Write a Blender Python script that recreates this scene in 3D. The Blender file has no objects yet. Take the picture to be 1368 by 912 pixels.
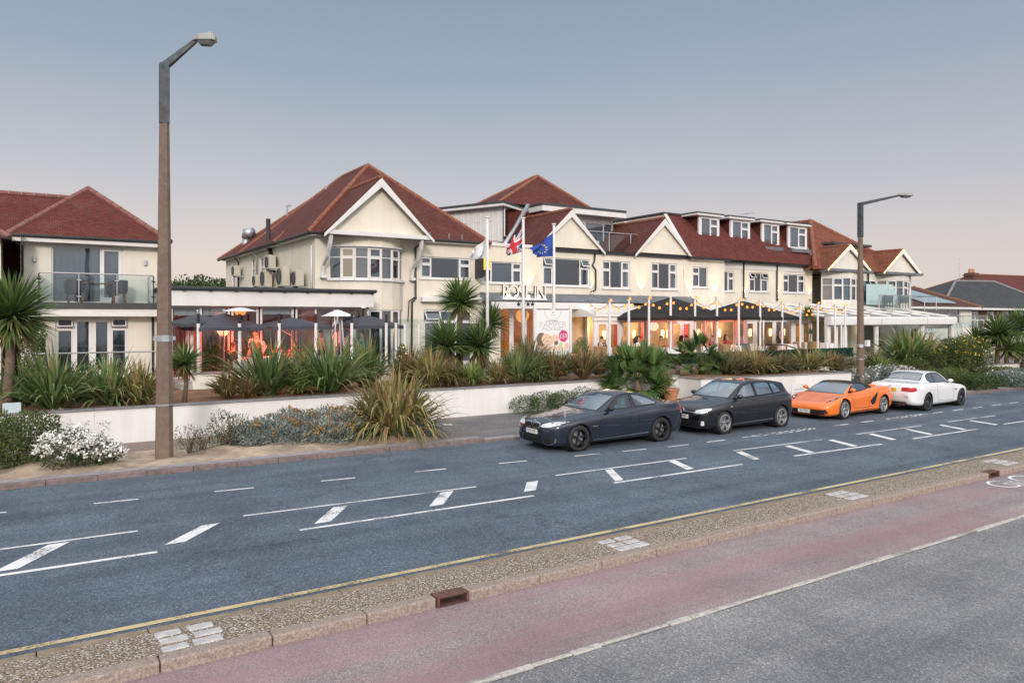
import bpy, bmesh, math, random
from mathutils import Vector, Matrix, noise as mnoise
from mathutils.bvhtree import BVHTree
random.seed(7)
R = random.Random(11)
SC = bpy.context.scene
COL = SC.collection
PI = math.pi
# ---------------------------------------------------------------- camera
FPX, CX, HY, CH = 998.0, 684.0, 425.0, 3.35
TH = math.radians(57.2); S_, C_ = math.sin(TH), math.cos(TH)
def atY(u, v, Y):
    a = (u - CX) / FPX; d = Y / (S_ - C_ * a)
    return d * (C_ + S_ * a), CH - d * (v - HY) / FPX
def xatY(u, Y): return atY(u, HY, Y)[0]
def ground(u, v, z=0.0):
    d = (CH - z) * FPX / (v - HY); a = (u - CX) / FPX
    return d * (C_ + S_ * a), d * (S_ - C_ * a)
cam = bpy.data.cameras.new('camera'); camo = bpy.data.objects.new('camera', cam); COL.objects.link(camo)
camo.location = (0, 0, CH); camo.rotation_euler = (PI / 2, 0, TH - PI / 2)
cam.sensor_width = 36; cam.lens = 36 * FPX / 1368; cam.shift_y = -(456 - HY) / 1368
cam.clip_start = 0.1; cam.clip_end = 5000
SC.camera = camo
SC.view_settings.view_transform = 'Standard'; SC.view_settings.look = 'None'
SC.view_settings.exposure = 0.0; SC.view_settings.gamma = 1.0
SC.render.engine = 'CYCLES'
SC.cycles.use_denoising = True
SC.cycles.max_bounces = 6; SC.cycles.diffuse_bounces = 3; SC.cycles.glossy_bounces = 3
SC.cycles.transmission_bounces = 4; SC.cycles.transparent_max_bounces = 12
SC.cycles.sample_clamp_indirect = 4.0
SC.cycles.caustics_reflective = False; SC.cycles.caustics_refractive = False

# ---------------------------------------------------------------- materials
def hexlin(h):
    h = h.lstrip('#'); o = []
    for i in (0, 2, 4):
        c = int(h[i:i + 2], 16) / 255
        o.append(c / 12.92 if c <= .04045 else ((c + .055) / 1.055) ** 2.4)
    return tuple(o)
def c4(c): return (c[0], c[1], c[2], 1.0)
class NT:
    def __init__(s, m):
        s.m = m; m.use_nodes = True; s.t = m.node_tree; s.t.nodes.clear()
    def n(s, typ, **kw):
        x = s.t.nodes.new(typ)
        for k, v in kw.items():
            if k in x.bl_rna.properties.keys(): setattr(x, k, v)
            else: x.inputs[k.replace('_', ' ')].default_value = v
        return x
    def l(s, a, b): s.t.links.new(a, b)
def ramp(nt, fac, stops, interp='LINEAR'):
    r = nt.n('ShaderNodeValToRGB'); r.color_ramp.interpolation = interp
    e = r.color_ramp.elements
    while len(e) < len(stops): e.new(0.5)
    for el, (p, c) in zip(e, stops): el.position = p; el.color = c4(c)
    nt.l(fac, r.inputs[0]); return r.outputs[0]
def mixc(nt, fac, a, b, mode='MIX'):
    x = nt.n('ShaderNodeMix'); x.data_type = 'RGBA'; x.blend_type = mode
    for sock, v in ((x.inputs[0], fac), (x.inputs[6], a), (x.inputs[7], b)):
        if hasattr(v, 'is_output'): nt.l(v, sock)
        elif isinstance(v, (int, float)): sock.default_value = v
        else: sock.default_value = c4(v)
    return x.outputs[2]
def noise(nt, co, scale, detail=3, rough=.55, out=0):
    x = nt.n('ShaderNodeTexNoise'); x.inputs['Scale'].default_value = scale
    x.inputs['Detail'].default_value = detail; x.inputs['Roughness'].default_value = rough
    nt.l(co, x.inputs['Vector']); return x.outputs[out]
def finish(nt, color, rough=.6, metal=0., spec=.5, bump=None, bstr=.2, bdist=.02, coat=0, emit=None, estr=0, alpha=None, trans=0, sub=0):
    p = nt.n('ShaderNodeBsdfPrincipled'); o = nt.n('ShaderNodeOutputMaterial')
    for k, v in (('Base Color', color), ('Roughness', rough), ('Metallic', metal), ('Specular IOR Level', spec), ('Coat Weight', coat)):
        if hasattr(v, 'is_output'): nt.l(v, p.inputs[k])
        elif isinstance(v, tuple): p.inputs[k].default_value = c4(v)
        else: p.inputs[k].default_value = v
    if coat: p.inputs['Coat Roughness'].default_value = .03
    if emit is not None:
        p.inputs['Emission Color'].default_value = c4(emit); p.inputs['Emission Strength'].default_value = estr
    if bump is not None:
        b = nt.n('ShaderNodeBump'); b.inputs['Strength'].default_value = bstr; b.inputs['Distance'].default_value = bdist
        nt.l(bump, b.inputs['Height']); nt.l(b.outputs[0], p.inputs['Normal'])
    nt.l(p.outputs[0], o.inputs[0]); return p
MATS = {}
def mat(name, col, rough=.6, metal=0., var=.12, scale=2.5, bump=0., bscale=60., spec=.5, coat=0, rand=0., emit=None, estr=0, tint=None, tintamt=.5, streak=0):
    """plain procedural material: base colour with broad noise variation, optional grain bump and per object variation"""
    if name in MATS: return MATS[name]
    m = bpy.data.materials.new(name); nt = NT(m); MATS[name] = m
    tc = nt.n('ShaderNodeTexCoord'); co = tc.outputs['Object']
    lo = tuple(c * (1 - var) for c in col); hi = tuple(min(1, c * (1 + var)) for c in col)
    f = noise(nt, co, scale, 4, .6)
    cc = ramp(nt, f, [(.3, lo), (.7, hi)])
    if tint is not None:
        f2 = noise(nt, co, scale * .37, 3, .6)
        f3 = ramp(nt, f2, [(.45, (0, 0, 0)), (.7, (tintamt,) * 3)])
        cc = mixc(nt, f3, cc, tint)
    if streak:
        mp = nt.n('ShaderNodeMapping'); mp.inputs['Scale'].default_value = (1.5, 1.5, .16); nt.l(co, mp.inputs[0])
        sk_ = ramp(nt, noise(nt, mp.outputs[0], 1.5, 5, .7), [(.35, (1 - streak,) * 3), (.62, (1, 1, 1))]); cc = mixc(nt, 1, cc, sk_, 'MULTIPLY')
    if rand:
        oi = nt.n('ShaderNodeObjectInfo'); hs = nt.n('ShaderNodeHueSaturation')
        mr = nt.n('ShaderNodeMapRange'); nt.l(oi.outputs['Random'], mr.inputs[0]); mr.inputs[3].default_value = 1 - rand; mr.inputs[4].default_value = 1 + rand
        nt.l(mr.outputs[0], hs.inputs['Value']); nt.l(cc, hs.inputs['Color']); cc = hs.outputs[0]
    bm = noise(nt, co, bscale, 3, .6) if bump else None
    finish(nt, cc, rough, metal, spec, bm, bump, .01, coat, emit, estr)
    return m
def leafmat(name, stops, rough=.55, trans=.25, scale=1.3, attr=True):
    """leaf material: colour per leaf from a per face random value stored in the mesh"""
    if name in MATS: return MATS[name]
    m = bpy.data.materials.new(name); nt = NT(m); MATS[name] = m
    at = nt.n('ShaderNodeAttribute'); at.attribute_name = 'leaf'
    n_ = len(stops); col = ramp(nt, at.outputs['Fac'], [(i / max(1, n_ - 1), c) for i, c in enumerate(stops)])
    oi = nt.n('ShaderNodeObjectInfo'); hs = nt.n('ShaderNodeHueSaturation')
    mr = nt.n('ShaderNodeMapRange'); nt.l(oi.outputs['Random'], mr.inputs[0]); mr.inputs[3].default_value = .85; mr.inputs[4].default_value = 1.15
    nt.l(mr.outputs[0], hs.inputs['Value']); nt.l(col, hs.inputs['Color']); col = hs.outputs[0]
    p = nt.n('ShaderNodeBsdfPrincipled'); nt.l(col, p.inputs['Base Color']); p.inputs['Roughness'].default_value = rough
    p.inputs['Specular IOR Level'].default_value = .35
    t = nt.n('ShaderNodeBsdfTranslucent'); nt.l(col, t.inputs[0])
    ms = nt.n('ShaderNodeMixShader'); ms.inputs[0].default_value = trans
    nt.l(p.outputs[0], ms.inputs[1]); nt.l(t.outputs[0], ms.inputs[2])
    o = nt.n('ShaderNodeOutputMaterial'); nt.l(ms.outputs[0], o.inputs[0])
    return m
def glassmat(name, tint, refl=.25, rough=.02, clear=.7, graz=.6):
    """window glass: tinted see-through layer under a mirror layer that grows at grazing angles"""
    if name in MATS: return MATS[name]
    m = bpy.data.materials.new(name); nt = NT(m); MATS[name] = m
    tr = nt.n('ShaderNodeBsdfTransparent'); tr.inputs[0].default_value = c4(tuple(c * clear for c in tint))
    gl = nt.n('ShaderNodeBsdfGlossy'); gl.inputs['Roughness'].default_value = rough; gl.inputs[0].default_value = (.95, .97, 1, 1)
    lw = nt.n('ShaderNodeLayerWeight'); lw.inputs[0].default_value = .25
    mr = nt.n('ShaderNodeMapRange'); nt.l(lw.outputs['Fresnel'], mr.inputs[0]); mr.inputs[3].default_value = refl; mr.inputs[4].default_value = min(1, refl + graz)
    tc = nt.n('ShaderNodeTexCoord'); bp = nt.n('ShaderNodeBump'); bp.inputs['Strength'].default_value = .06; bp.inputs['Distance'].default_value = .05
    nt.l(noise(nt, tc.outputs['Object'], .9, 1), bp.inputs['Height']); nt.l(bp.outputs[0], gl.inputs['Normal'])
    ms = nt.n('ShaderNodeMixShader'); nt.l(mr.outputs[0], ms.inputs[0]); nt.l(tr.outputs[0], ms.inputs[1]); nt.l(gl.outputs[0], ms.inputs[2])
    o = nt.n('ShaderNodeOutputMaterial'); nt.l(ms.outputs[0], o.inputs[0])
    return m
def emitmat(name, col, strength):
    if name in MATS: return MATS[name]
    m = bpy.data.materials.new(name); nt = NT(m); MATS[name] = m
    e = nt.n('ShaderNodeEmission'); e.inputs[0].default_value = c4(col); e.inputs[1].default_value = strength
    o = nt.n('ShaderNodeOutputMaterial'); nt.l(e.outputs[0], o.inputs[0]); return m
def tilemat(name, c1, c2, mortar, bw=.17, rh=.11, moss=None, mossamt=.5, big=False):
    if name in MATS: return MATS[name]
    m = bpy.data.materials.new(name); nt = NT(m); MATS[name] = m
    tc = nt.n('ShaderNodeTexCoord'); uv = tc.outputs['UV']
    b = nt.n('ShaderNodeTexBrick'); nt.l(uv, b.inputs['Vector'])
    b.inputs['Scale'].default_value = 1; b.inputs['Brick Width'].default_value = bw; b.inputs['Row Height'].default_value = rh
    b.inputs['Mortar Size'].default_value = .012; b.inputs['Mortar Smooth'].default_value = .3; b.inputs['Bias'].default_value = -.1
    b.inputs['Color1'].default_value = c4(c1); b.inputs['Color2'].default_value = c4(c2); b.inputs['Mortar'].default_value = c4(mortar)
    f = noise(nt, tc.outputs['Object'], .8, 5, .65)
    cc = mixc(nt, .55, b.outputs['Color'], ramp(nt, f, [(.3, (.62, .60, .60)), (.7, (1, 1, 1))]), 'MULTIPLY')
    f0 = noise(nt, tc.outputs['Object'], 9, 2, .6)
    cc = mixc(nt, .5, cc, ramp(nt, f0, [(.3, (.72, .72, .73)), (.7, (1.0, .98, .97))]), 'MULTIPLY')
    if moss:
        f2 = noise(nt, tc.outputs['Object'], 1.7, 4, .7)
        cc = mixc(nt, ramp(nt, f2, [(.5, (0, 0, 0)), (.68, (mossamt,) * 3)]), cc, moss)
    finish(nt, cc, .85, 0, .25, b.outputs['Fac'], -.5, .03)
    return m

M = {}
M['cream'] = mat('cream_render', (.73, .685, .585), .85, var=.05, scale=1.2, bump=.35, bscale=45, tint=(.55, .515, .44), tintamt=.35, streak=.07)
M['cream2'] = mat('pale_render', (.72, .69, .615), .85, var=.05, scale=1.2, bump=.35, bscale=45, tint=(.54, .52, .465), tintamt=.35, streak=.07)
M['white'] = mat('white_upvc', (.70, .70, .70), .35, var=.04)
M['whitew'] = mat('white_wood', (.66, .655, .64), .5, var=.06)
M['wallwhite'] = mat('white_garden_render', (.73, .725, .715), .8, var=.05, scale=.9, bump=.25, bscale=35, tint=(.56, .55, .53), tintamt=.5, streak=.09)
M['coping'] = mat('grey_coping', (.20, .20, .21), .7, var=.2, scale=6, bump=.3)
M['black'] = mat('black_plastic', (.018, .018, .02), .4, var=.2)
M['felt'] = mat('grey_lead_roof', (.13, .14, .16), .6, var=.25, scale=2)
M['darkfelt'] = mat('dark_roof_felt', (.045, .05, .055), .7, var=.3, scale=2)
M['steel'] = mat('brushed_steel', (.62, .62, .62), .3, 1, var=.08)
M['galv'] = mat('galvanised_metal', (.42, .45, .47), .45, .7, var=.15, scale=8)
M['tile'] = tilemat('red_clay_tiles', (.18, .042, .033), (.115, .030, .027), (.045, .018, .016), moss=(.13, .06, .05), mossamt=.45)
M['tile2'] = tilemat('weathered_red_tiles', (.165, .046, .036), (.10, .032, .029), (.04, .018, .015), moss=(.13, .07, .05), mossamt=.35)
M['tilebig'] = tilemat('ribbed_orange_tiles', (.24, .075, .042), (.17, .055, .035), (.05, .02, .015), bw=.33, rh=.3, moss=(.20, .11, .05), mossamt=.4)
M['tilebrown'] = tilemat('brown_roof_tiles', (.12, .06, .045), (.09, .045, .036), (.03, .02, .017), bw=.33, rh=.3)
M['slate'] = tilemat('grey_slate_tiles', (.075, .08, .088), (.055, .06, .066), (.02, .021, .024), bw=.3, rh=.2)
M['ridge'] = mat('ridge_tiles', (.23, .085, .052), .85, var=.3, scale=5)
M['ridgeg'] = mat('pinkish_ridge_tiles', (.20, .09, .075), .85, var=.25, scale=5)
M['pane'] = glassmat('window_glass', (.70, .84, 1.0), .19, clear=.55)
M['paneclear'] = glassmat('clear_glass', (.90, .97, .97), .10, clear=.93)
M['screen'] = glassmat('balustrade_glass', (.84, .95, .94), .10, clear=.90)
M['frost'] = mat('frosted_glass', (.42, .56, .55), .35, var=.08)
M['curtain'] = mat('curtain_cloth', (.52, .51, .50), .9, var=.1, rand=.15)
M['blind'] = mat('blind_cloth', (.30, .31, .33), .9, var=.1, rand=.3)
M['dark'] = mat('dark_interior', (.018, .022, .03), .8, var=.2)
M['brick'] = tilemat('brown_brick', (.20, .07, .045), (.14, .05, .035), (.16, .13, .11), bw=.23, rh=.075)
M['concrete'] = mat('concrete', (.36, .30, .25), .85, var=.2, scale=4, bump=.4, bscale=60)
M['wood'] = mat('brown_timber', (.16, .075, .035), .6, var=.3, scale=5)

# ---------------------------------------------------------------- mesh builder
class MB:
    def __init__(s, M_=None):
        s.v = []; s.f = []; s.mi = []; s.m = M_; s.cur = 0; s.att = None
    def p(s, q):
        q = Vector(q); s.v.append(s.m @ q if s.m else q); return len(s.v) - 1
    def face(s, pts, mi=None):
        s.f.append([s.p(q) for q in pts]); s.mi.append(s.cur if mi is None else mi); return s
    def box(s, x0, x1, y0, y1, z0, z1, mi=None):
        P = [(x0, y0, z0), (x1, y0, z0), (x1, y1, z0), (x0, y1, z0), (x0, y0, z1), (x1, y0, z1), (x1, y1, z1), (x0, y1, z1)]
        i = [s.p(q) for q in P]
        for a in ((0, 3, 2, 1), (4, 5, 6, 7), (0, 1, 5, 4), (1, 2, 6, 5), (2, 3, 7, 6), (3, 0, 4, 7)):
            s.f.append([i[k] for k in a]); s.mi.append(s.cur if mi is None else mi)
        return s
    def hexa(s, P, mi=None):
        i = [s.p(q) for q in P]
        for a in ((0, 3, 2, 1), (4, 5, 6, 7), (0, 1, 5, 4), (1, 2, 6, 5), (2, 3, 7, 6), (3, 0, 4, 7)):
            s.f.append([i[k] for k in a]); s.mi.append(s.cur if mi is None else mi)
        return s
    def prism(s, poly, off, mi=None):
        """polygon of 3-D points extruded by the vector off, closed"""
        off = Vector(off); n = len(poly)
        a = [s.p(q) for q in poly]; b = [s.p(Vector(q) + off) for q in poly]
        k = s.cur if mi is None else mi
        s.f.append(a[::-1]); s.mi.append(k); s.f.append(b); s.mi.append(k)
        for i in range(n):
            j = (i + 1) % n; s.f.append([a[i], a[j], b[j], b[i]]); s.mi.append(k)
        return s
    def tube(s, path, r, n=8, cap=True, mi=None):
        path = [Vector(q) for q in path]; k = s.cur if mi is None else mi
        rr = r if isinstance(r, (list, tuple)) else [r] * len(path)
        rings = []; up = None
        for i, q in enumerate(path):
            d = (path[min(i + 1, len(path) - 1)] - path[max(i - 1, 0)]).normalized()
            if up is None:
                up = Vector((0, 0, 1)) if abs(d.z) < .9 else Vector((1, 0, 0))
            x = d.cross(up).normalized(); up = x.cross(d).normalized()
            rings.append([s.p(q + (x * math.cos(t) + up * math.sin(t)) * rr[i]) for t in [2 * PI * j / n + PI / n for j in range(n)]])
        for a, b in zip(rings, rings[1:]):
            for j in range(n):
                s.f.append([a[j], a[(j + 1) % n], b[(j + 1) % n], b[j]]); s.mi.append(k)
        if cap:
            s.f.append(rings[0][::-1]); s.mi.append(k); s.f.append(rings[-1]); s.mi.append(k)
        return s
    def lathe(s, prof, n=16, c=(0, 0, 0), ax='z', mi=None, a0=0, a1=2 * PI):
        """profile of (radius, height) turned about an axis"""
        k = s.cur if mi is None else mi; c = Vector(c); rings = []
        full = abs(a1 - a0 - 2 * PI) < 1e-6
        for r, h in prof:
            ring = []
            for j in range(n + (0 if full else 1)):
                t = a0 + (a1 - a0) * j / n; x, y = r * math.cos(t), r * math.sin(t)
                q = (x, y, h) if ax == 'z' else ((x, h, y) if ax == 'y' else (h, x, y))
                ring.append(s.p(c + Vector(q)))
            rings.append(ring)
        for a, b in zip(rings, rings[1:]):
            for j in range(len(a) if full else len(a) - 1):
                jj = (j + 1) % len(a); s.f.append([a[j], a[jj], b[jj], b[j]]); s.mi.append(k)
        return s
    def ball(s, c, r, n=10, m=6, mi=None):
        rx, ry, rz = r if isinstance(r, (tuple, list)) else (r, r, r)
        k = s.cur if mi is None else mi; rings = []
        for i in range(m + 1):
            ph = -PI / 2 + PI * i / m
            rings.append([s.p((c[0] + rx * math.cos(ph) * math.cos(2 * PI * j / n), c[1] + ry * math.cos(ph) * math.sin(2 * PI * j / n), c[2] + rz * math.sin(ph))) for j in range(n)])
        for a, b in zip(rings, rings[1:]):
            for j in range(n):
                s.f.append([a[j], a[(j + 1) % n], b[(j + 1) % n], b[j]]); s.mi.append(k)
        return s
    def build(s, name, mats, parent=None, smooth=False, uv=True, bevel=0, autosmooth=None):
        off = Vector(parent.get('_org', (0, 0, 0))) if parent else Vector((0, 0, 0))
        me = bpy.data.meshes.new(name); me.from_pydata([v - off for v in s.v], [], s.f)
        if not isinstance(mats, (list, tuple)): mats = [mats]
        for m in mats: me.materials.append(m)
        for p, k in zip(me.polygons, s.mi): p.material_index = k
        if uv:
            L = me.uv_layers.new(name='UVMap'); Z = Vector((0, 0, 1))
            for p in me.polygons:
                n = p.normal
                u = Z.cross(n)
                u = u.normalized() if u.length > 1e-3 else Vector((1, 0, 0))
                if abs(u.x) > .3 and u.x < 0 or abs(u.x) <= .3 and u.y < 0: u = -u
                w = n.cross(u) if n.cross(u).z >= 0 else u.cross(n)
                if w.length < 1e-4: w = Vector((0, 1, 0))
                for li in p.loop_indices:
                    q = me.vertices[me.loops[li].vertex_index].co + off
                    L.data[li].uv = (q.dot(u), q.dot(w))
        if s.att is not None:
            a = me.attributes.new('leaf', 'FLOAT', 'FACE'); a.data.foreach_set('value', s.att)
        o = bpy.data.objects.new(name, me); COL.objects.link(o)
        if parent: o.parent = parent; o['_org'] = tuple(off)
        if smooth:
            me.polygons.foreach_set('use_smooth', [True] * len(me.polygons))
        if bevel:
            b = o.modifiers.new('bevel', 'BEVEL'); b.width = bevel; b.segments = 2; b.limit_method = 'ANGLE'
        return o
def tag(o, label=None, cat=None, group=None, kind=None):
    if label: o['label'] = label
    if cat: o['category'] = cat
    if group: o['group'] = group
    if kind: o['kind'] = kind
    return o
def thing(name, label, cat, loc=(0, 0, 0), group=None):
    o = bpy.data.objects.new(name, None); o.empty_display_size = .2; COL.objects.link(o)
    o.location = loc; o['_org'] = tuple(loc); return tag(o, label, cat, group)
def copy_tree(o, parent=None):
    c = o.copy(); COL.objects.link(c)
    if parent: c.parent = parent
    for ch in list(o.children): copy_tree(ch, c)
    return c
def basis(O, U, N):
    U = Vector(U).normalized(); N = Vector(N).normalized()
    m = Matrix(((U.x, N.x, 0, O[0]), (U.y, N.y, 0, O[1]), (U.z, N.z, 1, O[2]), (0, 0, 0, 1))); return m
# ================================================================ people
F0 = 1.15; blk = mat('gloss_black_trim', (.012, .012, .013), .25, var=.1)
skin_m = mat('skin', (.50, .30, .22), .6, var=.06)
def skinmesh(name, verts, edges, rad, m, par, sub=1):
    me = bpy.data.meshes.new(name); me.from_pydata(verts, edges, []); o = bpy.data.objects.new(name, me); COL.objects.link(o)
    s = o.modifiers.new('skin', 'SKIN'); s.use_smooth_shade = True; u = o.modifiers.new('sub', 'SUBSURF'); u.levels = sub; u.render_levels = sub
    for v, r_ in zip(me.skin_vertices[0].data, rad): v.radius = r_ if isinstance(r_, tuple) else (r_, r_)
    me.skin_vertices[0].data[0].use_root = True
    dg = bpy.context.evaluated_depsgraph_get(); new = bpy.data.meshes.new_from_object(o.evaluated_get(dg)); bpy.data.objects.remove(o); new.materials.clear(); new.materials.append(m)
    n = bpy.data.objects.new(name, new); COL.objects.link(n)
    if par: n.parent = par
    return n
def person(loc, rz, pose, label, shirt, legs, hair, longhair=False, lean=0., arms='rest', group='people at the restaurant', sc=1.0):
    T = thing('person', label, 'person', (0, 0, 0), group); T['_org'] = (0, 0, 0)
    sit = pose == 'sit'; ph = .50 if sit else .93
    V, E, Rd = [], [], []
    def add(p, r_, par=None):
        V.append(tuple(p)); Rd.append(r_); 
        if par is not None: E.append((par, len(V) - 1))
        return len(V) - 1
    pel = add((0, 0, ph), (.15, .11)); wst = add((lean * .3, 0, ph + .16), (.13, .10), pel); ch = add((lean * .7, 0, ph + .36), (.155, .11), wst); nk0 = add((lean, 0, ph + .50), (.06, .06), ch); nk = add((lean + .01, 0, ph + .57), .052, nk0)
    h1 = add((lean + .03, 0, ph + .64), (.075, .085), nk); h2 = add((lean + .03, 0, ph + .71), (.078, .098), h1); h3 = add((lean + .02, 0, ph + .77), (.05, .06), h2)
    tor = {}
    J = {}
    for s in (-1, 1):
        sh = add((lean * .9, s * .185, ph + .455), .058, ch)
        if arms == 'rest': el = add((lean * .7 + (.12 if sit else .0), s * .23, ph + .20), .042, sh); wr = add((lean * .6 + (.36 if sit else .10), s * .17, ph + (.22 if sit else -.03)), .03, el); fd = Vector((.9, -s * .15, -.1)) if sit else Vector((.15, 0, -1))
        else: el = add((lean * .7 + .16, s * .22, ph + .22), .042, sh); wr = add((lean * .7 + .34, s * .08, ph + .34), .03, el); fd = Vector((.6, -s * .5, .4))
        fd.normalize(); pw = Vector(V[wr]); pm = add(pw + fd * .05, (.038, .022), wr); sd_ = fd.cross(Vector((0, 0, 1))); sd_ = sd_.normalized() if sd_.length > .1 else Vector((0, 1, 0))
        for k, l in enumerate((.062, .072, .068, .052)):
            b0 = pw + fd * .085 + sd_ * (.022 * (k - 1.5)); f1 = add(b0, .009, pm); f2 = add(b0 + fd * l * .55 + Vector((0, 0, -.008)), .008, f1); add(b0 + fd * l * .9 + Vector((0, 0, -.028)), .006, f2)
        t1 = add(pw + fd * .03 - sd_ * .045 * s, .010, pm); add(pw + fd * .07 - sd_ * .06 * s, .008, t1)
        J[s] = (sh, el, wr)
        hp = add((.0, s * .095, ph - .04), .085, pel)
        if sit: kn = add((.44, s * .11, ph - .02), .058, hp); an = add((.42, s * .11, .09), .04, kn)
        else: kn = add((.02, s * .10, ph - .45), .058, hp); an = add((-.02, s * .10, .08), .04, kn)
        ft = add(Vector(V[an]) + Vector((.16, 0, -.045)), (.036, .03), an); J[s] += (hp, kn, an)
    skinmesh('body', V, E, Rd, skin_m, T, 1)
    # face: nose, eyes, mouth, ears
    hd = Vector((lean + .03, 0, ph + .70))
    b = MB(); b.hexa([hd + Vector(q) for q in ((.088, -.016, -.03), (.112, -.012, -.03), (.112, .012, -.03), (.088, .016, -.03), (.085, -.008, .02), (.093, -.006, .02), (.093, .006, .02), (.085, .008, .02))]); b.build('nose', skin_m, T, uv=False)
    for s in (-1, 1): b = MB(); b.ball(hd + Vector((.083, s * .032, .012)), .011, 6, 4); b.build('eye', blk, T, uv=False); b = MB(); b.ball(hd + Vector((0, s * .096, -.005)), (.022, .01, .032), 6, 4); b.build('ear', skin_m, T, uv=False)
    b = MB(); b.ball(hd + Vector((.086, 0, -.058)), (.008, .024, .006), 8, 4); b.build('mouth', mat('lips', (.40, .14, .12), .6), T, uv=False)
    b = MB(); c = hd + Vector((-.014, 0, .022)); n_ = 14
    for i in range(7):
        for j in range(n_): pass
    for p0 in range(6):
        for j in range(n_):
            q = []
            for pp, jj in ((p0, j), (p0, j + 1), (p0 + 1, j + 1), (p0 + 1, j)):
                a = 2 * PI * jj / n_; lo = 1.05 + .75 * (.5 - .5 * math.cos(a)) ** 1.2 + (.5 if longhair and math.cos(a) < .3 else 0); ph_ = lo * pp / 6
                q.append(c + Vector((.104 * math.sin(ph_) * math.cos(a), .110 * math.sin(ph_) * math.sin(a), .108 * math.cos(ph_))))
            b.face(q)
    if longhair: b.hexa([hd + Vector(q) for q in ((-.13, -.09, -.26), (-.05, -.10, -.26), (-.05, .10, -.26), (-.13, .09, -.26), (-.115, -.095, .03), (-.02, -.105, .0), (-.02, .105, .0), (-.115, .095, .03))])
    b.build('hair', hair, T, smooth=True, uv=False)
    # clothes follow the same skeleton a little wider
    v2, e2, r2 = [], [], []
    def a2(i, r_, par=None, p=None):
        v2.append(tuple(p if p is not None else V[i])); r2.append(r_)
        if par is not None: e2.append((par, len(v2) - 1))
        return len(v2) - 1
    q0 = a2(pel, (.165, .125)); q1 = a2(wst, (.148, .118), q0); q2 = a2(ch, (.172, .126), q1); a2(nk0, (.075, .07), q2)
    for s in (-1, 1):
        sh, el, wr = J[s][:3]; p = a2(sh, .072, q2); a2(el, .056, p)
    skinmesh('shirt', v2, e2, r2, shirt, T, 1)
    v2, e2, r2 = [], [], []
    q0 = a2(pel, (.16, .12))
    for s in (-1, 1):
        hp, kn, an = J[s][3:]; p = a2(hp, .10, q0); p = a2(kn, .074, p); a2(an, .056, p)
    skinmesh('trousers', v2, e2, r2, legs, T, 1)
    for s in (-1, 1):
        an = Vector(V[J[s][5]]); b = MB(); b.hexa([an + Vector(q) for q in ((-.07, -.045, -.085), (.20, -.045, -.085), (.20, .045, -.085), (-.07, .045, -.085), (-.06, -.042, .0), (.12, -.042, -.03), (.12, .042, -.03), (-.06, .042, .0))]); b.build('shoe', blk, T, uv=False, bevel=.015)
    T.location = loc; T.rotation_euler = (0, 0, rz); T.scale = (sc,) * 3; return T
def stripemat():
    m = bpy.data.materials.new('blue_striped_cotton'); nt = NT(m); tc = nt.n('ShaderNodeTexCoord'); w = nt.n('ShaderNodeTexWave'); w.bands_direction = 'Z'; w.inputs['Scale'].default_value = 5; nt.l(tc.outputs['Object'], w.inputs['Vector'])
    finish(nt, ramp(nt, w.outputs['Fac'], [(.0, (.02, .08, .22)), (.6, (.03, .16, .32)), (.8, (.25, .45, .55))]), .8); return m
cl = lambda n, c: mat(n, c, .85, var=.1)
dkh, gyh, blh = cl('dark_hair', (.03, .02, .015)), cl('grey_hair', (.50, .48, .45)), cl('fair_hair', (.35, .22, .10)); jean = cl('blue_denim', (.05, .08, .16)); drk = cl('dark_cloth', (.03, .03, .035)); redc = cl('red_cloth', (.40, .05, .05)); whc = cl('white_cloth', (.65, .63, .60)); orc = cl('orange_cloth', (.50, .16, .05)); gyc = cl('grey_cloth', (.25, .27, .30)); mar = cl('maroon_cloth', (.22, .02, .06)); pnk = cl('pink_cloth', (.55, .25, .25))
def at(u, Y, z=F0): return (xatY(u, Y), Y, z)
person(at(484, 27.75), 2.6, 'stand', 'grey haired man in a blue striped shirt standing under the right charcoal parasol', stripemat(), jean, gyh, arms='hold')
person(at(463, 28.9), -.6, 'stand', 'woman with long hair in a peach top beside the pyramid heater', pnk, drk, dkh, True)
person(at(429, 28.9), .2, 'stand', 'person in a pale floral top standing left of the pyramid heater', whc, drk, dkh)
for k, (u, Y, p_, lab, s_, h_, lg) in enumerate(((333, 28.3, 0, 'seated diner in a grey top lit red, left of the glowing heater', gyc, dkh, False), (341, 28.9, 3.1, 'seated diner in a red top behind the conifer', redc, dkh, True), (311, 28.7, 1.0, 'seated person in a dark jacket next to the conifer', drk, dkh, False), (347, 28.25, 2.2, 'seated person in a maroon top right of the white heater stand', mar, blh, True), (372, 28.9, -1.6, 'small seated figure in red before the black sliding door', redc, dkh, False), (392, 28.9, -1.4, 'seated person in a pale pink top before the third glass bay', pnk, blh, True))):
    person(at(u, Y), p_, 'sit', lab, s_, drk, h_, lg, .05, sc=1.0, group='diners on the left terrace')
person(at(341, 28.95, F0), -1.5, 'stand', 'tall standing man lit orange behind the seated diners', whc, drk, dkh)
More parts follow.
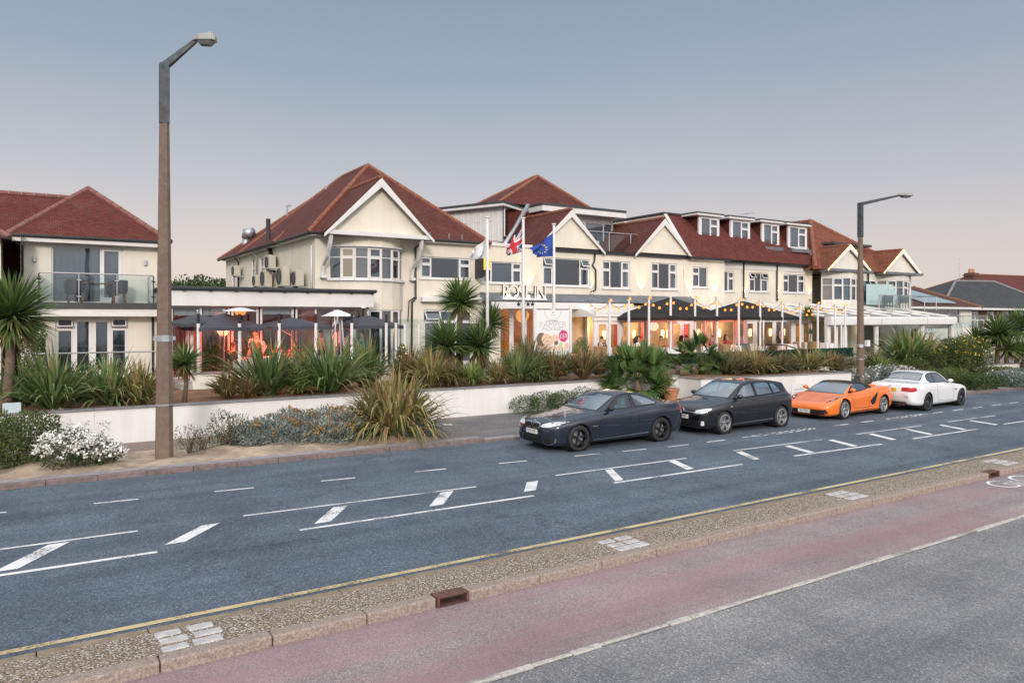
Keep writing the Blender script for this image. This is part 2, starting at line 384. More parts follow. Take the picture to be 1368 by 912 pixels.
for k, (u, Y, p_, lab, s_, h_, lg) in enumerate(((848, 27.7, 0, 'woman in a white top with dark hair seated at the left of the first parasol', whc, dkh, True), (856, 27.9, 3.0, 'man in a grey top seated beside the woman in white', gyc, dkh, False), (882, 27.6, -1.6, 'person in an orange shirt seated just left of the parasol peak post', orc, dkh, False), (909, 27.6, .2, 'woman in a red orange top seated right of the peak post', orc, dkh, True), (919, 27.7, 2.9, 'man in a dark top with bowed head seated opposite the woman in orange', drk, dkh, False), (953, 27.5, 2.6, 'person in a crimson top seated right of the pink heater', mar, dkh, False), (967, 27.9, -1.0, 'person in a maroon top seated before the paired posts', mar, dkh, True), (974, 27.6, 2.8, 'person in a deep red top leaning over the table left of the paired posts', redc, blh, False), (991, 27.5, 3.0, 'person in a pale top seated by the paired posts, facing left', pnk, blh, False), (803, 28.2, .3, 'person in a dark top seated near the entrance doors', drk, dkh, False), (830, 28.2, -.8, 'person in a slate top seated behind the wide tan chair', gyc, blh, True))):
    person(at(u, Y), p_, 'sit', lab, s_, drk, h_, lg, .08, group='diners on the right terrace')
person(at(1044, 28.9), -1.4, 'stand', 'person in a pink top standing by the glass doors right of the spiky bush', pnk, drk, blh)
# ---------------------------------------------------------------- world: dusk sky
W = bpy.data.worlds.new('World'); SC.world = W; W.use_nodes = True
nt = NT.__new__(NT); nt.m = W; nt.t = W.node_tree; nt.t.nodes.clear()
SUN_EL, SUN_AZ = math.radians(21), Vector((-.42, -.90, 0)).normalized()   # glow comes from over the sea, behind the camera
sky = nt.n('ShaderNodeTexSky'); sky.sky_type = 'NISHITA'; sky.sun_disc = False
sky.sun_elevation = math.radians(6); sky.sun_rotation = math.atan2(SUN_AZ.x, SUN_AZ.y)
tc = nt.n('ShaderNodeTexCoord'); sx = nt.n('ShaderNodeSeparateXYZ'); nt.l(tc.outputs['Generated'], sx.inputs[0])
wob = noise(nt, tc.outputs['Generated'], 2.2, 4, .6)
zz = nt.n('ShaderNodeMath'); zz.operation = 'MULTIPLY_ADD'; nt.l(wob, zz.inputs[0]); zz.inputs[1].default_value = .05; nt.l(sx.outputs[2], zz.inputs[2])
zs = nt.n('ShaderNodeMath'); zs.operation = 'SUBTRACT'; nt.l(zz.outputs[0], zs.inputs[0]); zs.inputs[1].default_value = .025
# inland sky (what the photo shows): cream pink low, lilac grey, slate blue high
inland = ramp(nt, zs.outputs[0], [(0, hexlin('#e4d1c8')), (.07, hexlin('#dfd1cb')), (.17, hexlin('#bfbfc7')), (.30, hexlin('#9ba8b7')), (.46, hexlin('#8093a7')), (.62, (.62, .70, .80)), (1, (1, 1, 1))])
# the east (right) side is a little cooler and greyer
dr = nt.n('ShaderNodeVectorMath'); dr.operation = 'DOT_PRODUCT'; nt.l(tc.outputs['Generated'], dr.inputs[0]); dr.inputs[1].default_value = (S_, -C_, 0)
rt = ramp(nt, dr.outputs['Value'], [(.0, (0, 0, 0)), (.75, (.6,) * 3)])
cool = ramp(nt, zs.outputs[0], [(0, hexlin('#cdc5c7')), (.1, hexlin('#c3bfc5')), (.25, hexlin('#a9aeba')), (.45, hexlin('#8295aa')), (.62, (.62, .70, .80)), (1, (1, 1, 1))])
inland = mixc(nt, rt, inland, cool)
# seaward sky after sunset: brighter, warm low down
seaw = ramp(nt, zs.outputs[0], [(0, (.15, .18, .22)), (.07, (.24, .25, .27)), (.2, (.50, .47, .47)), (.42, (.92, .90, .92)), (.7, (1, 1, 1)), (1, (.92, .95, 1))])
ds = nt.n('ShaderNodeVectorMath'); ds.operation = 'DOT_PRODUCT'; nt.l(tc.outputs['Generated'], ds.inputs[0]); ds.inputs[1].default_value = tuple(SUN_AZ)
sf = ramp(nt, ds.outputs['Value'], [(.05, (0, 0, 0)), (.55, (1, 1, 1))])
seaw2 = nt.n('ShaderNodeVectorMath'); seaw2.operation = 'SCALE'; nt.l(seaw, seaw2.inputs[0]); seaw2.inputs['Scale'].default_value = 2.1
base = mixc(nt, sf, inland, seaw2.outputs[0])
ns = nt.n('ShaderNodeVectorMath'); ns.operation = 'SCALE'; nt.l(sky.outputs[0], ns.inputs[0]); ns.inputs['Scale'].default_value = .012
ad = nt.n('ShaderNodeVectorMath'); ad.operation = 'ADD'; nt.l(base, ad.inputs[0]); nt.l(ns.outputs[0], ad.inputs[1])
bg = nt.n('ShaderNodeBackground'); nt.l(ad.outputs[0], bg.inputs[0]); bg.inputs[1].default_value = 1.0
wo = nt.n('ShaderNodeOutputWorld'); nt.l(bg.outputs[0], wo.inputs[0])
sl = bpy.data.lights.new('sun', 'SUN'); so = bpy.data.objects.new('sun', sl); COL.objects.link(so)
sl.energy = 2.0; sl.angle = math.radians(10); sl.color = (1, .88, .78)
so.location = (0, -20, 30)
sd = (SUN_AZ * math.cos(SUN_EL) + Vector((0, 0, math.sin(SUN_EL)))).normalized()
so.rotation_euler = sd.to_track_quat('Z', 'Y').to_euler()

# ---------------------------------------------------------------- ground materials
def asphalt(name, c, speck, tr=True, red=None, scale=1.0):
    m = bpy.data.materials.new(name); nt = NT(m)
    tc = nt.n('ShaderNodeTexCoord'); co = tc.outputs['Object']
    v = nt.n('ShaderNodeTexVoronoi'); nt.l(co, v.inputs['Vector']); v.inputs['Scale'].default_value = 55 * scale
    g = ramp(nt, v.outputs['Color'], [(.0, tuple(x * .55 for x in c)), (.55, c), (.8, tuple(x * 1.35 for x in c)), (.97, speck)])
    big = noise(nt, co, .55, 5, .65)
    col = mixc(nt, 1, g, ramp(nt, big, [(.3, (.72,) * 3), (.7, (1.2, 1.18, 1.15))]), 'MULTIPLY')
    mp = nt.n('ShaderNodeMapping'); mp.inputs['Scale'].default_value = (.035, 1.3, 1); nt.l(co, mp.inputs[0])
    st = noise(nt, mp.outputs[0], 1.0, 4, .6)
    col = mixc(nt, .8, col, ramp(nt, st, [(.3, (.66, .68, .71)), (.5, (1, 1, 1)), (.7, (1.3, 1.24, 1.18))]), 'MULTIPLY')
    if red:
        mp2 = nt.n('ShaderNodeMapping'); mp2.inputs['Scale'].default_value = (.12, .9, 1); nt.l(co, mp2.inputs[0])
        rf = noise(nt, mp2.outputs[0], 1.4, 5, .6)
        col = mixc(nt, ramp(nt, rf, [(.36, (.06,) * 3), (.68, (.72,) * 3)]), col, red)
    sp = noise(nt, co, 7, 2, .5)
    col = mixc(nt, ramp(nt, sp, [(.70, (0, 0, 0)), (.78, (.35,) * 3)]), col, tuple(x * .55 for x in c))
    if tr:  # fine cracks
        v2 = nt.n('ShaderNodeTexVoronoi'); v2.feature = 'DISTANCE_TO_EDGE'; v2.inputs['Scale'].default_value = .32
        wv = nt.n('ShaderNodeVectorMath'); wv.operation = 'ADD'; nt.l(co, wv.inputs[0]); nt.l(noise(nt, co, 1.6, 4, .7, 1), wv.inputs[1]); nt.l(wv.outputs[0], v2.inputs['Vector'])
        col = mixc(nt, ramp(nt, v2.outputs['Distance'], [(.0, (.55,) * 3), (.006, (0, 0, 0))]), col, (.02, .02, .02))
    finish(nt, col, .8, 0, .3, v.outputs['Distance'], .35, .012)
    return m
MG = {}
MG['road'] = asphalt('road_asphalt', (.094, .124, .162), (.22, .26, .29))
MG['prom'] = asphalt('promenade_asphalt', (.20, .204, .22), (.36, .38, .40), False, scale=1.1)
MG['track'] = asphalt('worn_red_cycle_surface', (.255, .235, .245), (.36, .34, .34), False, red=(.335, .19, .205), scale=1.3)
MG['pave'] = asphalt('grey_pavement_tarmac', (.17, .165, .17), (.3, .29, .28))
MG['pinkpave'] = asphalt('pinkish_path', (.24, .19, .17), (.33, .28, .25), False)
MG['kerb'] = mat('granite_kerb', (.31, .25, .215), .85, var=.45, scale=48, bump=.7, bscale=50, tint=(.19, .15, .13), tintamt=.7)
MG['kerbfar'] = mat('dark_kerb', (.17, .13, .125), .85, var=.3, scale=6, bump=.5, bscale=50)
MG['kerbtop'] = mat('grey_kerb_edge', (.27, .25, .26), .85, var=.25, scale=5, bump=.4)
MG['sett'] = mat('granite_sett', (.44, .43, .43), .8, var=.25, scale=9, bump=.5, bscale=40)
MG['concedge'] = mat('stained_concrete_edge', (.24, .185, .13), .9, var=.3, scale=5, bump=.5)
MG['stone'] = mat('pale_edging', (.44, .42, .39), .9, var=.35, scale=12, bump=.8, bscale=30)
MG['sand'] = mat('sand', (.40, .315, .235), .95, var=.3, scale=3.2, bump=1, bscale=24, tint=(.17, .13, .10), tintamt=.85)
MG['soil'] = mat('planting_bed_soil', (.20, .12, .07), .95, var=.35, scale=3, bump=.8, bscale=25)
MG['terr'] = mat('terrace_paving', (.33, .31, .30), .8, var=.15, scale=3)
MG['grass'] = mat('ground_earth', (.12, .12, .075), .95, var=.3, scale=.4)
def paintmat(name, c):
    m = bpy.data.materials.new(name); nt = NT(m); tc = nt.n('ShaderNodeTexCoord'); co = tc.outputs['Object']
    f = noise(nt, co, 26, 5, .75); f2 = noise(nt, co, 1.3, 3, .6)
    s = nt.n('ShaderNodeMath'); s.operation = 'ADD'; nt.l(f, s.inputs[0]); nt.l(f2, s.inputs[1])
    p = nt.n('ShaderNodeBsdfPrincipled'); t = nt.n('ShaderNodeBsdfTransparent'); ms = nt.n('ShaderNodeMixShader')
    nt.l(ramp(nt, f2, [(.3, tuple(x * .8 for x in c)), (.7, c)]), p.inputs['Base Color']); p.inputs['Roughness'].default_value = .7
    nt.l(ramp(nt, s.outputs[0], [(.78, (.08,) * 3), (.96, (1, 1, 1))]), ms.inputs[0]); nt.l(t.outputs[0], ms.inputs[1]); nt.l(p.outputs[0], ms.inputs[2])
    o = nt.n('ShaderNodeOutputMaterial'); nt.l(ms.outputs[0], o.inputs[0]); return m
MG['paint'] = paintmat('worn_white_road_paint', (.78, .79, .80)); MG['yellow'] = paintmat('worn_yellow_road_paint', (.60, .47, .26))
def pebblemat():
    m = bpy.data.materials.new('exposed_pebbles'); nt = NT(m); tc = nt.n('ShaderNodeTexCoord'); co = tc.outputs['Object']
    v = nt.n('ShaderNodeTexVoronoi'); v.inputs['Scale'].default_value = 40; nt.l(co, v.inputs['Vector'])
    sxx = nt.n('ShaderNodeSeparateColor'); nt.l(v.outputs['Color'], sxx.inputs[0])
    col = ramp(nt, sxx.outputs[0], [(.0, (.20, .145, .10)), (.2, (.40, .31, .22)), (.4, (.50, .44, .36)), (.6, (.36, .24, .15)), (.75, (.58, .54, .48)), (1, (.72, .70, .66))])
    col = mixc(nt, ramp(nt, v.outputs['Distance'], [(.35, (0, 0, 0)), (.62, (.9,) * 3)]), col, (.14, .105, .08))
    big = noise(nt, co, 1.1, 4, .6)
    col = mixc(nt, ramp(nt, big, [(.45, (0, 0, 0)), (.75, (.4,) * 3)]), col, (.30, .24, .175))
    inv = nt.n('ShaderNodeMath'); inv.operation = 'SUBTRACT'; inv.inputs[0].default_value = 1; nt.l(v.outputs['Distance'], inv.inputs[1])
    finish(nt, col, .75, 0, .4, inv.outputs[0], .9, .03); return m
MG['pebble'] = pebblemat()

def strip(name, x0, x1, y0, y1, z, m, step=0, jit=0.0, hn=0.0, hs=1.0):
    """a flat sheet, optionally gridded with gentle unevenness"""
    b = MB()
    if not step: b.face([(x0, y0, z), (x1, y0, z), (x1, y1, z), (x0, y1, z)])
    else:
        nx = max(1, int((x1 - x0) / step)); ny = max(1, int((y1 - y0) / step)); idx = {}
        for i in range(nx + 1):
            for j in range(ny + 1):
                x = x0 + (x1 - x0) * i / nx; y = y0 + (y1 - y0) * j / ny
                e = jit * mnoise.noise((x * 1.3, j * 9.1, 3.3)) if j in (0, ny) else 0
                edge = min(1, min(j, ny - j) / 2)
                h = hn * edge * (.6 + mnoise.noise((x * hs, y * hs, 1.7)))
                idx[i, j] = b.p((x, y + e, z + h))
        for i in range(nx):
            for j in range(ny): b.f.append([idx[i, j], idx[i + 1, j], idx[i + 1, j + 1], idx[i, j + 1]]); b.mi.append(0)
    return tag(b.build(name, m, uv=False, smooth=bool(step)), kind='structure')
strip('ground', -900, 900, -40, 1200, -.17, MG['grass'])
strip('sea', -1500, 1500, -1500, -40, -.3, mat('sea_water', (.05, .09, .11), .15, var=.2, bump=.5, bscale=.8))
strip('promenade', -40, 120, -12, 6.1, -.1, MG['prom'])
strip('cycle_track', -40, 120, 6.13, 8.0, -.096, MG['track'])
b = MB()
x = -40.0
while x < 110:      # pale broken stone edging between the promenade and the cycle track
    l = R.uniform(.25, .6); w = R.uniform(.045, .085)
    if R.random() < .93: b.box(x, x + l - .01, 6.12 - w / 2 + R.uniform(-.012, .012), 6.12 + w / 2, -.13, -.088 + R.uniform(0, .01))
    x += l
tag(b.build('edging', MG['stone'], uv=False, bevel=.008), kind='structure')
strip('edging_bed', -40, 120, 6.075, 6.165, -.092, mat('weedy_edge_dirt', (.30, .28, .25), .95, var=.35, scale=7, bump=.7, bscale=30), step=.12, jit=.03)
# kerb stones with a gap where the drain sits
joints = [-.95 - 1.08 * k for k in range(30)][::-1] + [.05, 1.06, 2.14, 3.19, 4.06, 4.50, 5.56, 6.6, 7.62] + [7.62 + 1.08 * k for k in range(1, 70)]
DR2 = min(range(len(joints)), key=lambda i: abs(joints[i] - 17.1))
b = MB()
for i, (a, c) in enumerate(zip(joints, joints[1:])):
    if abs(a - 4.06) < .01: continue
    if i == DR2: a2 = a + .45; b.box(a2, c - .006, 7.95, 8.135, -.15, .022); continue
    b.box(a + .005, c - .005, 7.95 + R.uniform(-.005, .005), 8.135, -.15, .022 + R.uniform(-.005, .005))
tag(b.build('kerb', MG['kerb'], uv=False, bevel=.022), kind='structure')
strip('kerb_joint_bed', -40, 120, 7.965, 8.12, -.01, MG['soil'])
strip('pebble_strip', -40, 120, 8.12, 8.75, .012, MG['pebble'], step=.16, hn=.014, hs=2.2)
b = MB()
for a, c in zip(joints, joints[1:]): b.box(a + .004, c - .004, 8.74, 8.90, -.05, .012 + R.uniform(-.004, .004))
tag(b.build('concrete_channel', MG['concedge'], uv=False, bevel=.015), kind='structure')
strip('road', -40, 130, 8.9, 17.75, 0, MG['road'])
# granite setts let into the pebble strip
for (cx0) in (1.10, 7.1, 12.65, 18.6, 24.6, -4.8):
    b = MB()
    for r in range(3):
        for k in range(2):
            l = .27 + R.uniform(-.02, .03); xx = cx0 + k * .315 + R.uniform(-.012, .012) + (.0 if r != 1 else .02); yy = 8.16 + r * .195
            b.box(xx, xx + l, yy, yy + .155 + R.uniform(-.015, .01), -.04, .026 + R.uniform(-.004, .004))
    tag(b.build('granite_setts', MG['sett'], uv=False, bevel=.02), kind='structure')
# drain inlets through the kerb
for dx0, dx1 in ((4.065, 4.495), (joints[DR2], joints[DR2] + .45)):
    lab = 'rusty iron drain inlet set into the kerb near the white sett patches' if dx0 < 6 else 'small dark drain inlet far along the kerb beside the white cycle mark'
    t = thing('drain_inlet', lab, 'drain', (dx0, 7.95, 0), 'kerb drains')
    rm = mat('rusty_iron', (.13, .06, .05), .8, var=.3, scale=12, bump=.4)
    b = MB(); b.box(dx0 + .004, dx1 - .004, 7.952, 8.13, .012, .027)
    for k in range(9): b.box(dx0 + .02 + k * .045, dx0 + .035 + k * .045, 7.96, 8.12, .027, .030)
    b.build('lid', rm, t)
    b = MB(); b.box(dx0 + .004, dx0 + .03, 7.94, 8.12, -.11, .014); b.box(dx1 - .03, dx1 - .004, 7.94, 8.12, -.11, .014); b.box(dx0 + .03, dx1 - .03, 7.94, 8.12, -.11, -.094); b.build('frame', rm, t)
    b = MB(); b.box(dx0 + .03, dx1 - .03, 8.10, 8.12, -.09, .013); b.build('back_plate', M['black'], t)
# far side: kerb, footway edge, sand, path
def yk(x): return 17.62 - .026 * max(0, x)
b = MB(); bt = MB(); x = -40.0
while x < 110:
    l = .915; y0, y1 = yk(x), yk(x + l - .006)
    low = .05 if 9.5 < x < 16.5 else .11
    b.hexa([(x, y0, -.05), (x + l - .006, y1, -.05), (x + l - .006, y1 + .15, -.05), (x, y0 + .15, -.05), (x, y0, low), (x + l - .006, y1, low), (x + l - .006, y1 + .15, low), (x, y0 + .15, low)])
    bt.hexa([(x, y0 + .155, -.05), (x + l, y1 + .155, -.05), (x + l, y1 + .48, -.05), (x, y0 + .48, -.05), (x, y0 + .155, low - .004), (x + l, y1 + .155, low - .004), (x + l, y1 + .48, low - .004), (x, y0 + .48, low - .004)])
    x += l
tag(b.build('kerb', MG['kerbfar'], uv=False, bevel=.015), kind='structure')
tag(bt.build('kerb_edge', MG['kerbtop'], uv=False), kind='structure')
def yslab(name, x0, x1, ya, yb, z, m, step=.6, hn=0.0, hs=.8, jb=0.0):
    b = MB(); nx = int((x1 - x0) / step); ny = max(2, int((yb - (ya(x0) if callable(ya) else ya)) / .35)); idx = {}
    for i in range(nx + 1):
        x = x0 + (x1 - x0) * i / nx; a = ya(x) if callable(ya) else ya
        e = jb * mnoise.noise((x * .9, 7.7, 1.3))
        for j in range(ny + 1):
            y = a + (yb + e - a) * j / ny; edge = min(1, min(j, ny - j) / 1.5, min(i, nx - i) / 2)
            idx[i, j] = b.p((x, y, z + hn * edge * max(0, .35 + 1.1 * mnoise.noise((x * hs, y * hs, .3)))))
    for i in range(nx):
        for j in range(ny): b.f.append([idx[i, j], idx[i + 1, j], idx[i + 1, j + 1], idx[i, j + 1]]); b.mi.append(0)
    return tag(b.build(name, m, uv=False, smooth=True), kind='structure')
yslab('pavement', -40, 110, lambda x: yk(x) + .4, 22.4, .045, MG['pave'], 1.0)
yslab('path', -40, 9.9, 20.35, 22.3, .075, MG['pinkpave'], 1.0)
yslab('sand', -30, 9.3, lambda x: yk(x) + .44, 20.5, .088, MG['sand'], .3, .16, 1.1, .25)
yslab('sand', 17.5, 70, lambda x: yk(x) + 1.7, 22.2, .06, MG['soil'], .5, .12, .8, .1)
yslab('planting_bed', 30.9, 57, 22.1, 27.7, .10, MG['soil'], .6, .12, .9)
yslab('front_garden', 57, 110, 22.1, 36, .04, MG['pave'], 1.5)
b = MB(); b.face([(9.6, 20.6, .056), (10.9, 20.3, .056), (11.1, 20.7, .056), (9.7, 21.0, .056)]); tag(b.build('pavement_patch', MG['stone'], uv=False), kind='structure')

# ---------------------------------------------------------------- road paint
b = MB(); Z = .005
def line(x0, y0, x1, y1, w): b.face([(x0, y0 - w / 2, Z), (x1, y1 - w / 2, Z), (x1, y1 + w / 2, Z), (x0, y0 + w / 2, Z)])
def slab4(*pts): b.face([(p[0], p[1], Z + .002) for p in pts])
def pl(u0, v0, u1, v1, w): line(*ground(u0, v0), *ground(u1, v1), w)
line(-3.4, 13.18, 1.42, 13.09, .075)
for q in ((325, 689, 636, 650), (742, 635, 917, 612), (980, 602, 1098, 587), (1144, 580, 1231, 568.5), (1266, 563.5, 1330, 555)): pl(*q, .065)
line(-3.4, 11.86, 1.53, 11.76, .10)
for q in ((400, 708, 713, 662), (820, 645, 992, 620), (1061, 609, 1178, 593), (1220, 586, 1306, 573), (1341, 566.5, 1420, 555)): pl(*q, .09)
for (xb, xt, yb, yt) in ((-.42, .22, 11.98, 13.0), (1.66, 2.32, 12.06, 12.86), (3.88, 4.5, 11.97, 12.83), (5.96, 6.62, 11.97, 12.8), (8.0, 8.52, 11.99, 12.66)): slab4((xb, yb), (xb + .28, yb), (xt + .28, yt), (xt, yt))
for (u0, v0, u1, v1) in ((808, 628, 833, 641), (893, 616, 927, 626), (983, 604, 1015, 613), (1048, 596, 1088, 604), (1106, 588, 1146, 595.5), (1160, 580, 1198, 587), (1208, 573.5, 1247, 580), (1254, 568, 1292, 573.5), (1293, 562, 1334, 567)):
    (xt, yt), (xb, yb) = ground(u0, v0), ground(u1, v1); slab4((xb - .22, yb), (xb, yb), (xt + .22, yt), (xt, yt))
x = -1.07
def ybay(x): return 15.55 - .1 * x if x < 14 else 14.12
while x < 40:
    if not (17.2 < x < 20.2 or 24 < x < 26.4): line(x, ybay(x), x + .72, ybay(x + .72), .075)
    x += 2.03 if x < 11 else 1.42
for x0, x1 in ((17.3, 20.0), (24.1, 26.2)):   # worn lettering along the bay line, too faint to read
    x = x0
    while x < x1:
        w = R.uniform(.16, .26); y = ybay(x) - .05
        line(x, y + R.uniform(-.06, .06), x + w, y + R.uniform(-.06, .06), .07); line(x + .02, y + .16, x + w - .03, y + .16 + R.uniform(-.04, .04), .06)
        x += w + .07
tag(b.build('road_markings', MG['paint'], uv=False), kind='structure')
b = MB(); b.face([(-40, 9.0, .005), (120, 9.0, .005), (120, 9.1, .005), (-40, 9.1, .005)]); tag(b.build('yellow_line', MG['yellow'], uv=False), kind='structure')
# white cycle symbol at the right edge of the cycle track
b = MB()
def ring(cx, cy, r, w, n=22):
    for k in range(n):
        t0, t1 = 2 * PI * k / n, 2 * PI * (k + 1) / n
        b.face([(cx + r * math.cos(t) * 1.15, cy + r * math.sin(t), -.091) for t in (t0, t1)] + [(cx + (r - w) * math.cos(t) * 1.15, cy + (r - w) * math.sin(t), -.091) for t in (t1, t0)])
def bar(x0, y0, x1, y1, w=.06):
    d = Vector((x1 - x0, y1 - y0, 0)).normalized(); n_ = Vector((-d.y, d.x, 0)) * w / 2
    b.face([(x0 + n_.x, y0 + n_.y, -.0905), (x1 + n_.x, y1 + n_.y, -.0905), (x1 - n_.x, y1 - n_.y, -.0905), (x0 - n_.x, y0 - n_.y, -.0905)])
bx, by = 16.95, 7.42
ring(bx + .05, by + .1, .3, .06); ring(bx + 1.0, by + .1, .3, .06)
for q in ((.05, .1, .35, -.28), (.35, -.28, .8, -.28), (.8, -.28, 1.0, .1), (.05, .1, .5, .12), (.5, .12, .8, -.28), (.5, .12, .3, -.36), (.2, -.38, .42, -.38), (.8, -.28, .76, -.42), (.7, -.44, .9, -.44)): bar(bx + q[0], by + q[1], bx + q[2], by + q[3])
tag(b.build('cycle_marking', MG['paint'], uv=False), kind='structure')
# ================================================================ building helpers
F0 = 1.15            # hotel floor level
def wall(b, O, U, N, L, z0, z1, openings=(), depth=.12, mi=0):
    """wall face with real openings and reveals; local u along the wall, openings (u0,u1,z0,z1)"""
    m0 = b.m; b.m = basis((O[0], O[1], 0), U, N)
    us = sorted({0, L, *[q for o in openings for q in o[:2]]}); zs = sorted({z0, z1, *[q for o in openings for q in o[2:4]]})
    for a, c in zip(us, us[1:]):
        for e, g in zip(zs, zs[1:]):
            uc, zc = (a + c) / 2, (e + g) / 2
            if any(o[0] < uc < o[1] and o[2] < zc < o[3] for o in openings): continue
            b.face([(a, 0, e), (c, 0, e), (c, 0, g), (a, 0, g)], mi)
    for (a, c, e, g) in openings:
        d = -depth
        b.face([(a, 0, e), (a, d, e), (a, d, g), (a, 0, g)], mi); b.face([(c, 0, e), (c, 0, g), (c, d, g), (c, d, e)], mi)
        b.face([(a, 0, g), (a, d, g), (c, d, g), (c, 0, g)], mi); b.face([(a, 0, e), (c, 0, e), (c, d, e), (a, d, e)], mi)
    b.m = m0
def window(par, O, U, N, w, z0, z1, cols, sill=True, cover='curtain', inset=.06, fw=.055, name='window', pane='pane', back=True, tr=.30):
    """white framed window; cols = list of (width share, kind): 'f' fixed, 't' with a top light, 'T' with its top light tipped open, 'd' door leaf"""
    m = basis((O[0], O[1], 0), U, N); b = MB(m); h = z1 - z0; y0, y1 = -inset - .06, -inset
    b.box(0, w, y0, y1, z0, z0 + fw); b.box(0, w, y0, y1, z1 - fw, z1)
    b.box(0, fw, y0, y1, z0 + fw, z1 - fw); b.box(w - fw, w, y0, y1, z0 + fw, z1 - fw)
    tot = sum(c[0] for c in cols); u = 0; tips = []
    for i, (s, k) in enumerate(cols):
        cw = s / tot * w
        if i: b.box(u - fw / 2, u + fw / 2, y0, y1, z0 + fw, z1 - fw)
        a, c = u + (fw if i == 0 else fw / 2), u + cw - (fw if i == len(cols) - 1 else fw / 2); g = .042
        if k in 'tT':
            zt = z1 - fw - h * tr
            b.box(a, c, y0, y1 + .002, zt - fw / 2, zt + fw / 2)
            for e, gz in ((z0 + fw, zt - fw / 2),) + (((zt + fw / 2, z1 - fw),) if k == 't' else ()):   # opening sashes stand proud
                b.box(a, a + g, y1 - .01, y1 + .018, e, gz); b.box(c - g, c, y1 - .01, y1 + .018, e, gz)
                b.box(a + g, c - g, y1 - .01, y1 + .018, e, e + g); b.box(a + g, c - g, y1 - .01, y1 + .018, gz - g, gz)
            if k == 'T': tips.append((a, c, zt + fw / 2, z1 - fw))
        elif k == 'd':
            g = .09; b.box(a, a + g, y1 - .01, y1 + .02, z0 + fw, z1 - fw); b.box(c - g, c, y1 - .01, y1 + .02, z0 + fw, z1 - fw)
            b.box(a + g, c - g, y1 - .01, y1 + .02, z0 + fw, z0 + fw + .16); b.box(a + g, c - g, y1 - .01, y1 + .02, z1 - fw - g, z1 - fw)
        elif k == 'g': # half height transom grid (top lights only)
            zt = z1 - fw - h * tr; b.box(a, c, y0, y1, zt - .02, zt + .02)
        u += cw
    for (a, c, e, g) in tips:      # tipped top light, hinged at its top edge
        hh = g - e; o_ = .55; q = .04
        def tp(uu, t, n_): return (uu, y1 + t * hh * math.sin(o_) + n_ * math.cos(o_), g - t * hh * math.cos(o_) + n_ * math.sin(o_))
        for (ua, uc, ta, tb) in ((a, a + q, 0, 1), (c - q, c, 0, 1), (a + q, c - q, 0, q / hh), (a + q, c - q, 1 - q / hh, 1)):
            b.hexa([tp(ua, tb, 0), tp(uc, tb, 0), tp(uc, tb, .04), tp(ua, tb, .04), tp(ua, ta, 0), tp(uc, ta, 0), tp(uc, ta, .04), tp(ua, ta, .04)])
    f = b.build(name, M['white'], par, bevel=.006)
    b = MB(m); b.face([(fw * .5, y0 + .025, z0 + fw * .5), (w - fw * .5, y0 + .025, z0 + fw * .5), (w - fw * .5, y0 + .025, z1 - fw * .5), (fw * .5, y0 + .025, z1 - fw * .5)])
    for (a, c, e, g) in tips:
        hh = g - e; b.face([tp(a + .03, .95, .02), tp(c - .03, .95, .02), tp(c - .03, .05, .02), tp(a + .03, .05, .02)])
    b.build('pane', M[pane], f)
    if sill:
        b = MB(m); b.box(-.07, w + .07, -.11, .075, z0 - .07, z0 - .003); b.build('sill', M['white'], f)
    if cover == 'curtain':
        b = MB(m)
        for (ua, uc) in ((.03, w * R.uniform(.16, .26)), (w * R.uniform(.74, .84), w - .03)):
            n = max(6, int((uc - ua) / .045)); pts = [(ua + (uc - ua) * i / n, y0 - .12 + .028 * math.sin(i * 1.9 + R.random()), 0) for i in range(n + 1)]
            for p, q in zip(pts, pts[1:]): b.face([(p[0], p[1], z0 + .03), (q[0], q[1], z0 + .03), (q[0], q[1], z1 - .03), (p[0], p[1], z1 - .03)])
        b.build('curtain', M['curtain'], f, smooth=True)
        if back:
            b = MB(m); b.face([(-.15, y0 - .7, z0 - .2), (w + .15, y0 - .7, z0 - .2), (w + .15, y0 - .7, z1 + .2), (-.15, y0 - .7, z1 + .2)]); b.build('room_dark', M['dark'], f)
    elif cover == 'blind':
        b = MB(m); n = 14
        for i in range(int((z1 - z0 - .06) / .05)):
            z = z1 - .04 - i * .05; b.face([(.03, y0 - .10, z), (w - .03, y0 - .10, z), (w - .03, y0 - .075, z - .046), (.03, y0 - .075, z - .046)])
        b.build('blind', M['blind'], f)
    elif cover == 'lit':
        b = MB(m); b.face([(.03, y0 - .08, z0 + .03), (w - .03, y0 - .08, z0 + .03), (w - .03, y0 - .08, z1 - .03), (.03, y0 - .08, z1 - .03)]); b.build('glow_sheet', emitmat('warm_glow_sheet', (1, .66, .34), .75), f)  # flat sheet with its own warm glow, added behind the pane; no lamp
    elif cover == 'nets':
        b = MB(m); n = int(w / .07)
        pts = [(.03 + (w - .06) * i / n, y0 - .10 + .02 * math.sin(i * 2.1 + 2 * R.random())) for i in range(n + 1)]
        for p, q in zip(pts, pts[1:]): b.face([(p[0], p[1], z0 + .03), (q[0], q[1], z0 + .03), (q[0], q[1], z1 - .03), (p[0], p[1], z1 - .03)])
        b.build('curtain', M['curtain'], f, smooth=True)
    return f
def drop(b, tri, t=.12):
    """roof plane with thickness"""
    b.prism(tri, (0, 0, -t))
